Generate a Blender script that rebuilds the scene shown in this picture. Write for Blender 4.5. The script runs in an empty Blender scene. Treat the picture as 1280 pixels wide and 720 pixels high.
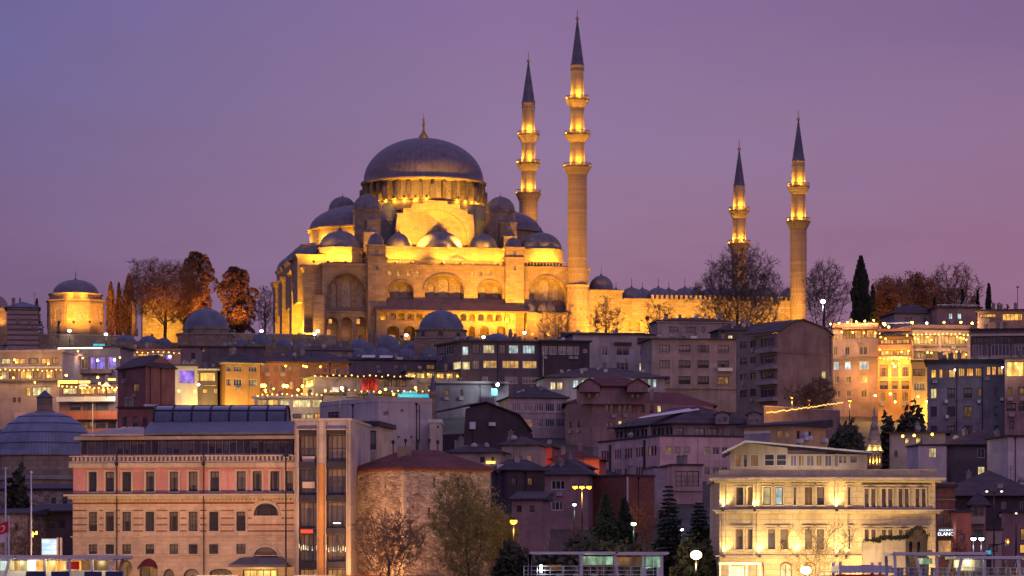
import bpy, math, random
from math import sin, cos, pi, radians, sqrt, atan2
from mathutils import Vector, Matrix
from mathutils.geometry import tessellate_polygon
sc = bpy.context.scene
col = sc.collection
random.seed(11)
# ------------------------------------------------------------------ camera
F, CZ, HY = 4240.0, 4.0, 725.0          # focal length in px of the 1280 px frame, eye height, horizon row
cam_d = bpy.data.cameras.new('camera')
cam = bpy.data.objects.new('camera', cam_d); col.objects.link(cam)
cam.location = (0, 0, CZ); cam.rotation_euler = (pi/2, 0, 0)
cam_d.sensor_width = 36; cam_d.lens = F/1280*36
cam_d.shift_y = (HY-360)/1280
cam_d.clip_start = 1; cam_d.clip_end = 20000
sc.camera = cam
# ------------------------------------------------------------------ sky and light
w = bpy.data.worlds.new('World'); sc.world = w; w.use_nodes = True
nt = w.node_tree; nt.nodes.clear(); N = nt.nodes.new; L = nt.links.new
def srgb(r, g, b):
    return tuple(((c/255)/12.92 if c/255 <= .04045 else ((c/255+.055)/1.055)**2.4) for c in (r, g, b)) + (1,)
SKY_ELEV = radians(1.0); SUN_AZ = radians(165)
out = N('ShaderNodeOutputWorld'); addsh = N('ShaderNodeAddShader')
bg = N('ShaderNodeBackground'); bgn = N('ShaderNodeBackground')
tc = N('ShaderNodeTexCoord'); sep = N('ShaderNodeSeparateXYZ'); L(tc.outputs['Generated'], sep.inputs[0])
def ramp(stops):
    r = N('ShaderNodeValToRGB'); e = r.color_ramp.elements
    e[0].position, e[0].color = stops[0]; e[1].position, e[1].color = stops[-1]
    for p, c in stops[1:-1]:
        x = e.new(p); x.color = c
    for x in e:                                # dusty air: a little greyer than pure twilight
        c = x.color; l = .3*c[0]+.5*c[1]+.2*c[2]; x.color = [v+(l-v)*.10 for v in c[:3]]+[1]
    return r
# elevation ramps: pinker to the right of the view, bluer to the left
UP = [(.35, srgb(150, 128, 194)), (1.0, srgb(146, 138, 210))]
rl = ramp([(0.0, srgb(108, 80, 118)), (.065, srgb(112, 84, 126)), (.10, srgb(121, 92, 137)), (.133, srgb(110, 95, 148)), (.172, srgb(103, 96, 156))]+UP)
rc = ramp([(0.0, srgb(136, 96, 130)), (.065, srgb(140, 102, 138)), (.10, srgb(147, 113, 150)), (.133, srgb(142, 113, 157)), (.172, srgb(135, 103, 155))]+UP)
rr = ramp([(0.0, srgb(144, 94, 126)), (.065, srgb(147, 98, 133)), (.10, srgb(148, 103, 141)), (.133, srgb(142, 107, 149)), (.172, srgb(124, 93, 143))]+UP)
mp = N('ShaderNodeMapping'); mp.inputs['Scale'].default_value = (7, 7, 26)
L(tc.outputs['Generated'], mp.inputs['Vector'])
nz = N('ShaderNodeTexNoise'); nz.inputs['Scale'].default_value = 1.3; nz.inputs['Detail'].default_value = 5
nz.inputs['Roughness'].default_value = .6
L(mp.outputs[0], nz.inputs['Vector'])
def math_node(op, a, b=None, clamp=False):
    m = N('ShaderNodeMath'); m.operation = op; m.use_clamp = clamp
    for i, v in enumerate((a, b)):
        if v is None: continue
        if isinstance(v, (int, float)): m.inputs[i].default_value = v
        else: L(v, m.inputs[i])
    return m.outputs[0]
wob = math_node('MULTIPLY', math_node('SUBTRACT', nz.outputs['Fac'], .5), .075)
el = math_node('ADD', sep.outputs[2], wob)
L(el, rl.inputs[0]); L(el, rc.inputs[0]); L(el, rr.inputs[0])
def mixc(f, a, b):
    m = N('ShaderNodeMix'); m.data_type = 'RGBA'; L(f, m.inputs[0]); L(a, m.inputs[6]); L(b, m.inputs[7]); return m.outputs[2]
ms = N('ShaderNodeMath'); ms.operation = 'MULTIPLY'; L(sep.outputs[0], ms.inputs[0]); ms.inputs[1].default_value = 6.5
side_r = math_node('MULTIPLY', ms.outputs[0], 1.0, True); side_l = math_node('ADD', ms.outputs[0], 1.0, True)
L(mixc(side_r, mixc(side_l, rl.outputs[0], rc.outputs[0]), rr.outputs[0]), bg.inputs[0]); bg.inputs[1].default_value = 1.0
L(math_node('ADD', math_node('MULTIPLY', nz.outputs['Fac'], .22), .89), bg.inputs[1])     # faint bands of cloud
sk = N('ShaderNodeTexSky'); sk.sky_type = 'NISHITA'; sk.sun_disc = False
sk.sun_elevation = SKY_ELEV; sk.sun_rotation = SUN_AZ
L(sk.outputs[0], bgn.inputs[0]); bgn.inputs[1].default_value = 0.01
L(bg.outputs[0], addsh.inputs[0]); L(bgn.outputs[0], addsh.inputs[1]); L(addsh.outputs[0], out.inputs[0])
sd = bpy.data.lights.new('dusk_sun', 'SUN'); sd.energy = .34; sd.angle = radians(45); sd.color = (1, .60, .66)
so = bpy.data.objects.new('dusk_sun', sd); col.objects.link(so)
so.rotation_euler = (radians(72), 0, radians(22))
sc.view_settings.view_transform = 'Standard'; sc.view_settings.look = 'None'
sc.view_settings.exposure = 0; sc.view_settings.gamma = 1
sc.render.engine = 'CYCLES'
cy = sc.cycles
cy.use_denoising = True
try: cy.denoiser = 'OPENIMAGEDENOISE'
except Exception: pass
cy.max_bounces = 4; cy.diffuse_bounces = 2; cy.glossy_bounces = 2; cy.transmission_bounces = 2
cy.sample_clamp_indirect = 2.0; cy.sample_clamp_direct = 0; cy.caustics_reflective = False; cy.caustics_refractive = False
try: cy.use_light_tree = True
except Exception: pass
# ------------------------------------------------------------------ picture row/column to place
def X(px, Y): return (px-640)/F*Y
def Z(py, Y): return CZ+(HY-py)/F*Y
GP = [(-100, 2), (335, 2), (348, 2.2), (400, 6.5), (420, 8.5), (460, 13.5), (520, 21.5), (600, 31), (650, 37), (680, 42.5), (692, 46.5), (712, 50.5), (735, 54.5), (763, 58.3), (800, 58.5), (900, 59), (1200, 50), (9000, 20)]
def ground(Y):
    for (a, b), (c, d) in zip(GP, GP[1:]):
        if Y <= c: return b+(d-b)*(Y-a)/(c-a)
    return GP[-1][1]
# ------------------------------------------------------------------ mesh collecting
HOUSES = []
EACH = set('string_light lattice_window spandrel canopy_post arch_infill arcade_back_wall awning balcony drainpipe fin pilaster air_unit wall_vent side_tarpaulin drum_window drum_buttress round_window gallery_window skylight dormer dormer_roof dormer_window ledge blind post concrete_band lit_window lead_hood roundel arch_moulding solar_panel pale_band seat lower_window side_arcade cyan_screen parasol_pole slit_window flower_box string_course bracket'.split())
class MB:
    def __init__(s): s.v = []; s.f = []; s.sm = []
    def add(s, vs, fs, smooth=False):
        o = len(s.v); s.v += [tuple(x) for x in vs]
        for f in fs: s.f.append(tuple(o+i for i in f)); s.sm.append(smooth)
    def box(s, x0, x1, y0, y1, z0, z1):
        s.add([(x0,y0,z0),(x1,y0,z0),(x1,y1,z0),(x0,y1,z0),(x0,y0,z1),(x1,y0,z1),(x1,y1,z1),(x0,y1,z1)],
              [(0,3,2,1),(4,5,6,7),(0,1,5,4),(1,2,6,5),(2,3,7,6),(3,0,4,7)])
    def prism(s, poly, z0, z1, top=None):
        n = len(poly); top = top or poly
        s.add([(p[0],p[1],z0) for p in poly]+[(p[0],p[1],z1) for p in top],
              [tuple(range(n-1,-1,-1)), tuple(range(n,2*n))]+[(i,(i+1)%n,n+(i+1)%n,n+i) for i in range(n)])
    def slab(s, poly, y0, y1):            # polygon in x,z swept along y
        n = len(poly)
        s.add([(p[0],y0,p[1]) for p in poly]+[(p[0],y1,p[1]) for p in poly],
              [tuple(range(n)), tuple(range(2*n-1,n-1,-1))]+[(i,n+i,n+(i+1)%n,(i+1)%n) for i in range(n)])
    def lathe(s, prof, cx=0, cy=0, n=24, a0=0, a1=2*pi, smooth=True, flute=0, nf=0):
        full = abs(a1-a0-2*pi) < 1e-6; m = n if full else n+1
        vs = []
        for r, z in prof:
            for i in range(m):
                a = a0+(a1-a0)*i/n
                rr = r*(1+flute*abs(sin(a*nf/2))) if flute else r
                vs.append((cx+rr*cos(a), cy+rr*sin(a), z))
        fs = []
        for j in range(len(prof)-1):
            for i in range(n):
                i2 = (i+1) % m
                fs.append((j*m+i, j*m+i2, (j+1)*m+i2, (j+1)*m+i))
        s.add(vs, fs, smooth)
    def tube(s, a, b, r0, r1=None, n=5, smooth=True):
        r1 = r0 if r1 is None else r1
        a = Vector(a); b = Vector(b); d = b-a
        if d.length < 1e-6: return
        d.normalize(); u = d.orthogonal().normalized(); w_ = d.cross(u)
        vs = [a+(u*cos(2*pi*i/n)+w_*sin(2*pi*i/n))*r0 for i in range(n)]+[b+(u*cos(2*pi*i/n)+w_*sin(2*pi*i/n))*r1 for i in range(n)]
        fs = [(i,(i+1)%n,n+(i+1)%n,n+i) for i in range(n)]
        if n > 3: fs += [tuple(range(n-1,-1,-1)), tuple(range(n,2*n))]
        s.add(vs, fs, smooth)
    def ball(s, c, r, n=10, m=6, sz=1):
        s.lathe([(r*sin(pi*j/m)+1e-4, c[2]-sz*r*cos(pi*j/m)) for j in range(m+1)], c[0], c[1], n)
    def dome(s, cx, cy, z, r, h, n=32, m=9, a0=0, a1=2*pi, flute=0, nf=0, lip=.04, power=1.0):
        prof = [(r*(1+lip), z-.02*r), (r*(1+lip), z+.01*r)] if lip else []
        for j in range(m+1):
            t = pi/2*j/m
            prof.append((max(r*cos(t)**power, 1e-3), z+.01*r+h*sin(t)))
        s.lathe(prof, cx, cy, n, a0, a1, True, flute, nf)
    def finial(s, cx, cy, z, h, r):
        s.lathe([(r,z-.1*r),(r*1.05,z+.5*r),(r*.5,z+1.3*r),(r*.22,z+1.9*r),(r*.2,z+.5*h),(r*.32,z+.58*h),(r*.15,z+.66*h),(r*.26,z+.74*h),(r*.1,z+.8*h),(r*.02,z+h)], cx, cy, 10)
    def tri(s, poly, holes, fn, smooth=False):
        pls = [[Vector((p[0],p[1],0)) for p in poly]]+[[Vector((p[0],p[1],0)) for p in h] for h in holes]
        flat = [p for l in pls for p in l]
        tr = tessellate_polygon(pls)
        fs = []
        for t in tr:
            a, b, c = (flat[i] for i in t)
            ar = (b.x-a.x)*(c.y-a.y)-(c.x-a.x)*(b.y-a.y)
            if abs(ar) < 1e-9: continue
            fs.append(tuple(t) if ar > 0 else (t[0],t[2],t[1]))
        s.add([fn(p.x,p.y,0) for p in flat], fs)
    def panel(s, poly, holes, fn, depth=.25):   # a wall face with real openings; fn(u, z, inward) gives the point
        s.tri(poly, holes, fn)
        for h in holes:
            n = len(h)
            s.add([fn(p[0],p[1],0) for p in h]+[fn(p[0],p[1],depth) for p in h], [(i,n+i,n+(i+1)%n,(i+1)%n) for i in range(n)])
    def pieces(s):
        par = list(range(len(s.v)))
        def fd(a):
            while par[a] != a: par[a] = par[par[a]]; a = par[a]
            return a
        for f in s.f:
            r = fd(f[0])
            for q in f[1:]: par[fd(q)] = r
        gr = {}
        for f, sm in zip(s.f, s.sm): gr.setdefault(fd(f[0]), []).append((f, sm))
        for fs in gr.values():
            m = MB(); ix = {}
            for f, sm in fs:
                for q in f:
                    if q not in ix: ix[q] = len(m.v); m.v.append(s.v[q])
                m.f.append(tuple(ix[q] for q in f)); m.sm.append(sm)
            yield m
    def build(s, name, mat, parent=None, origin=None, xf=None):
        if name in EACH and parent is not None:
            ps = list(s.pieces())
            if 1 < len(ps) <= 100:
                for p in ps: o = p._build(name, mat, parent, origin, xf)
                return o
        return s._build(name, mat, parent, origin, xf)
    def _build(s, name, mat, parent=None, origin=None, xf=None):
        me = bpy.data.meshes.new(name)
        vs = s.v
        if xf is not None: vs = [tuple(xf @ Vector(v)) for v in vs]
        me.from_pydata(vs, [], s.f); me.polygons.foreach_set('use_smooth', s.sm)
        me.materials.append(mat); me.update()
        o = bpy.data.objects.new(name, me); col.objects.link(o)
        if parent is not None: o.parent = parent
        if origin is not None: o.location = origin
        return o
def tag(o, label=None, cat=None, group=None, kind=None):
    if label: o['label'] = label
    if cat: o['category'] = cat
    if group: o['group'] = group
    if kind: o['kind'] = kind
    return o
def thing(name, label, cat, loc=(0,0,0), rz=0, group=None):
    o = bpy.data.objects.new(name, None); col.objects.link(o); o.empty_display_size = .3
    o.location = loc; o.rotation_euler = (0, 0, rz)
    return tag(o, label, cat, group)
def copy_tree(o, parent=None):
    c = o.copy(); col.objects.link(c)
    if parent is not None: c.parent = parent
    for ch in list(o.children): copy_tree(ch, c)
    return c
def lamp(parent, loc, power, colr, radius=.15, kind='POINT', aim=None, cone=120, blend=1.0, name='lamp_light'):
    d = bpy.data.lights.new(name, kind); d.energy = power; d.color = colr; d.shadow_soft_size = radius
    o = bpy.data.objects.new(name, d); col.objects.link(o)
    if parent is not None: o.parent = parent
    o.location = loc
    if kind == 'SPOT':
        d.spot_size = radians(cone); d.spot_blend = blend
        o.rotation_euler = Vector(aim).to_track_quat('-Z', 'Y').to_euler()
    return o
# ------------------------------------------------------------------ materials
class Mt:
    def __init__(s, name):
        s.m = bpy.data.materials.new(name); s.m.use_nodes = True
        s.t = s.m.node_tree; s.b = s.t.nodes['Principled BSDF']; s.o = s.t.nodes['Material Output']
        s.tc = s.n('ShaderNodeTexCoord'); s.obj = s.tc.outputs['Object']
    def n(s, k, **kw):
        x = s.t.nodes.new(k)
        for a, v in kw.items():
            if a in x.inputs: s.i(x, a, v)
            else: setattr(x, a, v)
        return x
    def i(s, node, a, v):
        if isinstance(v, bpy.types.NodeSocket): s.t.links.new(v, node.inputs[a])
        else: node.inputs[a].default_value = v
    def math(s, op, a, b=0.0, clamp=False):
        x = s.n('ShaderNodeMath', operation=op, use_clamp=clamp); s.i(x, 0, a); s.i(x, 1, b); return x.outputs[0]
    def mix(s, f, a, b, mode='MIX'):
        x = s.n('ShaderNodeMix', data_type='RGBA', blend_type=mode); s.i(x, 0, f); s.i(x, 6, a); s.i(x, 7, b); return x.outputs[2]
    def noise(s, scale, vec=None, detail=4, rough=.6, sc3=None):
        if sc3:
            m = s.n('ShaderNodeMapping'); s.i(m, 'Vector', vec or s.obj); m.inputs['Scale'].default_value = sc3; vec = m.outputs[0]
        x = s.n('ShaderNodeTexNoise', Scale=scale, Detail=detail, Roughness=rough); s.i(x, 'Vector', vec or s.obj); return x.outputs['Fac']
    def remap(s, v, a, b, c=0.0, d=1.0):
        x = s.n('ShaderNodeMapRange', clamp=True)
        for k, q in zip(range(5), (v, a, b, c, d)): s.i(x, k, q)
        return x.outputs[0]
    def uvz(s):          # runs along any upright wall, whichever way it faces: sideways, then up
        p = s.n('ShaderNodeSeparateXYZ'); s.i(p, 0, s.obj); q = s.n('ShaderNodeSeparateXYZ'); s.i(q, 0, s.tc.outputs['Normal']); c = s.n('ShaderNodeCombineXYZ')
        s.i(c, 0, s.math('SUBTRACT', s.math('MULTIPLY', p.outputs[1], q.outputs[0]), s.math('MULTIPLY', p.outputs[0], q.outputs[1]))); s.i(c, 1, p.outputs[2]); return c.outputs[0]
    def bump(s, h, st=.3, dist=.1):
        x = s.n('ShaderNodeBump', Strength=st, Distance=dist); s.i(x, 'Height', h); s.i(s.b, 'Normal', x.outputs[0])
    def base(s, c, rough=.85, metal=0.0, spec=.3):
        s.i(s.b, 'Base Color', c); s.b.inputs['Roughness'].default_value = rough; s.b.inputs['Metallic'].default_value = metal
        s.b.inputs['Specular IOR Level'].default_value = spec; return s.m
def sca(c, k): return tuple(min(1, x*k) for x in c[:3])+(1,)
_mc = {}
def plaster(name, c, var=.5, scale=.35, streak=.65, patch=.5):
    if name in _mc: return _mc[name]
    c = tuple(c)+(1,)
    m = Mt(name)
    a = m.remap(m.noise(scale, detail=6), .3, .72)
    s_ = m.remap(m.noise(1.0, sc3=(1.6, 1.6, .12)), .5, .75)
    f = m.noise(3.0, detail=5)
    k = m.mix(a, sca(c, 1-var), sca(c, 1.12))
    pb = m.n('ShaderNodeTexBrick', Scale=1.0); m.i(pb, 'Vector', m.uvz())          # patches of newer and older render
    pb.inputs['Color1'].default_value = (0, 0, 0, 1); pb.inputs['Color2'].default_value = (1, 1, 1, 1); pb.inputs['Mortar'].default_value = (.4, .4, .4, 1); pb.inputs['Mortar Size'].default_value = .0
    pb.inputs['Brick Width'].default_value = 3.7; pb.inputs['Row Height'].default_value = 2.3; pb.offset = .37
    k = m.mix(m.math('MULTIPLY', m.remap(pb.outputs['Color'], .55, 1), patch), k, sca(c, .62)); k = m.mix(m.math('MULTIPLY', m.remap(pb.outputs['Color'], .3, 0), patch*.6), k, sca(c, 1.35))
    k = m.mix(m.math('MULTIPLY', s_, streak), k, sca(c, .4))
    k = m.mix(m.remap(f, .35, .7, 0, .35), k, sca(c, .7))
    m.bump(f, .25, .06)
    _mc[name] = m.base(k); return m.m
def stone(name, c, bw=1.1, bh=.5, var=.35, mortar=.6, big=.35, rough_wall=0.0):
    if name in _mc: return _mc[name]
    c = tuple(c)+(1,)
    m = Mt(name); uv = m.uvz()
    b = m.n('ShaderNodeTexBrick', Scale=1.0); m.i(b, 'Vector', uv)
    if rough_wall:
        wv = m.n('ShaderNodeTexNoise', Scale=1.1, Detail=3.0); m.i(wv, 'Vector', m.obj); av = m.n('ShaderNodeVectorMath', operation='MULTIPLY_ADD'); m.i(av, 0, wv.outputs['Color']); av.inputs[1].default_value = (rough_wall*.9,)*3; m.i(av, 2, uv); m.i(b, 'Vector', av.outputs[0])
    b.inputs['Color1'].default_value = sca(c, 1.1); b.inputs['Color2'].default_value = sca(c, 1-var); b.inputs['Mortar'].default_value = sca(c, mortar)
    b.inputs['Brick Width'].default_value = bw; b.inputs['Row Height'].default_value = bh; b.inputs['Mortar Size'].default_value = .035; b.inputs['Mortar Smooth'].default_value = .3
    a = m.remap(m.noise(.12, detail=6), .38, .68)
    k = m.mix(m.math('MULTIPLY', a, big), b.outputs['Color'], sca(c, .5))
    st = m.remap(m.noise(1.0, sc3=(.8, .8, .07)), .5, .72)
    k = m.mix(m.math('MULTIPLY', st, .45), k, sca(c, .45))
    fn = m.noise(1.6, detail=6)
    k = m.mix(m.remap(fn, .4, .75, 0, .3+rough_wall), k, sca(c, .45))
    m.bump(m.math('ADD', b.outputs['Fac'], m.math('MULTIPLY', fn, -1.2)), .35, .08)
    _mc[name] = m.base(k, .9); return m.m
def rubble(name, c, sc=1.9, light=(.42, .35, .29)):
    if name in _mc: return _mc[name]
    c = tuple(c)+(1,); m = Mt(name); uv = m.uvz()
    wv = m.n('ShaderNodeTexNoise', Scale=.9, Detail=4.0); m.i(wv, 'Vector', m.obj); av = m.n('ShaderNodeVectorMath', operation='MULTIPLY_ADD'); m.i(av, 0, wv.outputs['Color']); av.inputs[1].default_value = (.5,)*3; m.i(av, 2, uv)
    mp_ = m.n('ShaderNodeMapping'); m.i(mp_, 'Vector', av.outputs[0]); mp_.inputs['Scale'].default_value = (1, 1.75, 1)
    v1 = m.n('ShaderNodeTexVoronoi', Scale=sc); m.i(v1, 'Vector', mp_.outputs[0]); v2 = m.n('ShaderNodeTexVoronoi', Scale=sc, feature='DISTANCE_TO_EDGE'); m.i(v2, 'Vector', mp_.outputs[0])
    q = m.n('ShaderNodeSeparateColor'); m.i(q, 0, v1.outputs['Color'])
    k = m.mix(m.remap(q.outputs[0], 0, 1), sca(c, .42), sca(c, 1.35))
    k = m.mix(m.remap(q.outputs[1], .75, 1, 0, .6), k, (.23, .11, .08, 1))
    lime = m.remap(m.noise(.28, detail=6), .42, .62)
    k = m.mix(m.math('MULTIPLY', lime, m.remap(v2.outputs['Distance'], .05, .22, 1, .25)), k, tuple(light)+(1,))
    k = m.mix(m.remap(v2.outputs['Distance'], .0, .05, .75, 0), k, sca(c, .3))
    pit = m.noise(1.0, sc3=(1.2, 1.2, 2.4), detail=7); k = m.mix(m.remap(pit, .56, .68, 0, .8), k, sca(c, .22))
    soot = m.remap(m.noise(1.0, sc3=(.35, .35, .09), detail=5), .5, .68); k = m.mix(m.math('MULTIPLY', soot, .55), k, sca(c, .35))
    m.bump(m.math('ADD', m.math('MULTIPLY', v2.outputs['Distance'], 2), m.math('MULTIPLY', pit, -1)), .7, .12)
    _mc[name] = m.base(k, .95); return m.m
def tiles(name, c):
    if name in _mc: return _mc[name]
    c = tuple(c)+(1,); m = Mt(name)
    q = m.n('ShaderNodeSeparateXYZ'); m.i(q, 0, m.obj)
    w1 = m.math('SINE', m.math('MULTIPLY', q.outputs[2], 9.0)); w2 = m.math('SINE', m.math('MULTIPLY', m.math('ADD', q.outputs[0], q.outputs[1]), 11.0))
    n1 = m.noise(.5, detail=6); n2 = m.noise(4.0)
    k = m.mix(m.remap(n1, .3, .7), sca(c, .55), sca(c, 1.15)); k = m.mix(m.remap(n2, .4, .7, 0, .5), k, sca(c, .5))
    k = m.mix(m.remap(w1, .2, 1, 0, .4), k, sca(c, .45))
    m.bump(m.math('ADD', w1, m.math('ADD', w2, n2)), .5, .08)
    _mc[name] = m.base(k, .85); return m.m
def lead(name, c=(.125, .14, .18), ribs=40, rough=.55):
    if name in _mc: return _mc[name]
    c = tuple(c)+(1,); m = Mt(name)
    q = m.n('ShaderNodeSeparateXYZ'); m.i(q, 0, m.obj)
    an = m.math('ARCTAN2', q.outputs[1], q.outputs[0])
    r = m.math('POWER', m.math('ABSOLUTE', m.math('SINE', m.math('MULTIPLY', an, ribs/2))), .35)
    n1 = m.noise(.6, detail=6); n2 = m.noise(1.0, sc3=(1, 1, .15))
    k = m.mix(m.remap(n1, .3, .7), sca(c, .7), sca(c, 1.25)); k = m.mix(m.remap(n2, .45, .75, 0, .4), k, sca((.2, .16, .13), .9))
    k = m.mix(m.remap(r, .3, .7, .55, 0), k, sca(c, .4))
    m.bump(m.math('ADD', r, m.math('MULTIPLY', n1, .5)), .5, .12)
    _mc[name] = m.base(k, rough, .15, .4); return m.m
def sheet(name, c, rough=.5, metal=.0, var=.35):
    if name in _mc: return _mc[name]
    c = tuple(c)+(1,); m = Mt(name); n1 = m.noise(.7, detail=6); n2 = m.noise(5.0)
    k = m.mix(m.remap(n1, .3, .7), sca(c, 1-var), sca(c, 1.1)); k = m.mix(m.remap(n2, .45, .75, 0, .3), k, sca(c, .6))
    m.bump(n2, .15, .03)
    _mc[name] = m.base(k, rough, metal); return m.m
def glass(name, c=(.035, .035, .055), curtain=.25):
    m = Mt(name); oi = m.n('ShaderNodeObjectInfo'); n1 = m.noise(1.2, sc3=(2.5, 2.5, .4))
    ran = oi.outputs['Random']
    k = m.mix(m.remap(ran, .6, 1.0, 0, 1), tuple(c)+(1,), tuple(x+curtain*.35 for x in c)+(1,))
    k = m.mix(m.remap(n1, .45, .6, 0, .5), k, sca(c, .4))
    g_ = m.n('ShaderNodeSeparateXYZ'); m.i(g_, 0, m.tc.outputs['Generated']); r2 = m.math('FRACT', m.math('MULTIPLY', ran, 17.3)); r3 = m.math('FRACT', m.math('MULTIPLY', ran, 41.7))
    bl = m.math('MULTIPLY', m.math('GREATER_THAN', g_.outputs[2], m.math('ADD', r2, .28)), .8)                      # a blind drawn part of the way down
    sd_ = m.math('MULTIPLY', m.math('GREATER_THAN', m.math('ABSOLUTE', m.math('SUBTRACT', g_.outputs[0], .5)), m.math('ADD', m.math('MULTIPLY', r3, .5), .12)), .6)
    k = m.mix(bl, k, (.20, .17, .155, 1)); k = m.mix(sd_, k, (.15, .12, .115, 1))
    return m.base(k, .12, 0, .6)
def emit(name, c, s):
    m = Mt(name); m.i(m.b, 'Base Color', tuple(c)+(1,)); m.i(m.b, 'Emission Color', tuple(c)+(1,)); m.b.inputs['Emission Strength'].default_value = s
    return m.m
def litpane(name, c1, c2, s, scale=1.0, dark=.35):     # a lit room seen through its window
    m = Mt(name); oi = m.n('ShaderNodeObjectInfo')
    ad = m.n('ShaderNodeVectorMath', operation='ADD'); m.i(ad, 0, m.obj); m.i(ad, 1, oi.outputs['Location'])
    v = m.n('ShaderNodeTexVoronoi', Scale=scale); m.i(v, 'Vector', ad.outputs[0])
    n1 = m.noise(scale*.8, ad.outputs[0], 5); n2 = m.noise(1.0, ad.outputs[0], sc3=(scale*1.8, scale*1.8, .35))
    k = m.mix(m.remap(n1, .35, .65), tuple(c2)+(1,), tuple(c1)+(1,))
    d = m.math('MULTIPLY', m.remap(n2, .38, .6, dark, 1), m.remap(v.outputs['Distance'], .1, .7, 1.25, .55))
    d = m.math('MULTIPLY', d, m.remap(oi.outputs['Random'], 0, 1, .65, 1.2))
    m.i(m.b, 'Base Color', (.05, .04, .03, 1)); m.i(m.b, 'Emission Color', k); m.i(m.b, 'Emission Strength', m.math('MULTIPLY', d, s))
    m.b.inputs['Roughness'].default_value = .3
    return m.m
M = dict(
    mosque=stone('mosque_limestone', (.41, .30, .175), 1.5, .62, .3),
    mosque_dark=stone('mosque_weathered_and_shaded_stone', (.31, .24, .17), 1.3, .6, .35, .6, .5),  # weathered stone, also used to paint shade into the arch niches
    lead=lead('lead_sheet', (.14, .13, .155)), lead_big=lead('dome_lead', (.13, .11, .135), ribs=64), lead_flat=sheet('lead_roofing', (.11, .115, .15), .55, .1, .4),
    lead_blue=lead('blue_grey_lead', (.105, .12, .165), 44),
    gold=sheet('gilded_copper', (.5, .3, .08), .35, .9), iron=sheet('dark_iron', (.03, .03, .035), .5, .4),
    glass=glass('window_glass'), glass_blue=glass('bluish_glass', (.07, .075, .12)), grille=None,
    white=sheet('white_painted_metal', (.6, .6, .6), .5, 0, .25), frame_dark=sheet('dark_window_frame', (.05, .035, .03), .6),
    frame_white=sheet('white_window_frame', (.55, .53, .52), .5, 0, .2), frame_brown=sheet('brown_window_frame', (.16, .06, .03), .6),
    dull_white=sheet('dull_white_metal', (.30, .28, .28), .6, 0, .4), stone_trim=plaster('stone_trim', (.5, .42, .33), .25), concrete=plaster('bare_concrete', (.3, .27, .25)),  # first entry is white metal in a duller tone
    tile_red=tiles('red_roof_tiles', (.17, .055, .05)), tile_brown=tiles('brown_roof_tiles', (.10, .07, .075)), tile_grey=tiles('grey_roof_tiles', (.075, .062, .072)),
    asphalt_roof=sheet('bitumen_roof', (.06, .05, .055), .9), bark=None,
    warm=litpane('lit_room_warm', (1, .55, .12), (1, .32, .04), 1.5, 1.0), yellow=litpane('lit_room_yellow', (1, .66, .18), (1, .45, .06), 1.7, .8),
    cool=litpane('lit_room_cool', (.75, .95, 1), (.55, .85, .75), 1.15, 1.1, .5), cream=litpane('lit_room_cream', (1, .86, .42), (.9, .65, .22), 1.3, 1.0, .5),
    dimwarm=litpane('dim_room_warm', (.6, .3, .08), (.3, .12, .04), .6, 1.2), purple=litpane('violet_stage_light', (.5, .2, 1), (.15, .15, .9), 1.4, 1.0),
    bulb_warm=emit('warm_bulb', (1, .55, .10), 2.3), bulb_orange=emit('sodium_bulb', (1, .42, .03), 2.8), bulb_white=emit('white_bulb', (.95, 1, .95), 3),
    strip_warm=emit('warm_light_strip', (1, .58, .10), 2.6), strip_white=emit('white_light_strip', (1, .86, .62), 1.6), cyan=emit('cyan_light', (.05, .5, .65), .55),
)
def grille_mat():
    m = Mt('lattice_window'); uv = m.uvz()
    v = m.n('ShaderNodeTexVoronoi', Scale=4.5); m.i(v, 'Vector', uv)
    k = m.mix(m.remap(v.outputs['Distance'], .25, .45), (.10, .085, .075, 1), (.33, .28, .22, 1)); m.bump(v.outputs['Distance'], .6, .1)
    return m.base(k, .8)
M['grille'] = grille_mat()
def bark_mat(name, c):
    m = Mt(name); n1 = m.noise(2.0, sc3=(3, 3, .6)); return m.base(m.mix(n1, sca(c, .6), sca(c, 1.3)), .95)
M['bark'] = bark_mat('bark', (.075, .055, .045, 1)); M['twig'] = bark_mat('twigs', (.14, .095, .08, 1))
def leaf_mat(name, c, c2):
    m = Mt(name); n1 = m.noise(.5, detail=5); n2 = m.noise(6.0)
    k = m.mix(m.remap(n1, .35, .65), tuple(c)+(1,), tuple(c2)+(1,)); k = m.mix(m.remap(n2, .3, .7, 0, .5), k, sca(c, .6))
    return m.base(k, .8)
M['conifer'] = leaf_mat('conifer_needles', (.03, .045, .03), (.055, .075, .045)); M['cypress'] = leaf_mat('cypress_scales', (.03, .04, .03), (.06, .065, .04))
M['spring'] = leaf_mat('young_leaves', (.17, .15, .045), (.26, .21, .06)); M['rust'] = leaf_mat('rusty_leaves', (.24, .12, .05), (.17, .09, .045))
M['shrub'] = leaf_mat('dark_shrub_leaves', (.035, .045, .025), (.06, .06, .03)); M['budding'] = leaf_mat('budding_twigs', (.10, .07, .045), (.14, .09, .05))
M['ivy'] = leaf_mat('dry_ivy', (.10, .08, .045), (.06, .05, .03))
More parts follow.
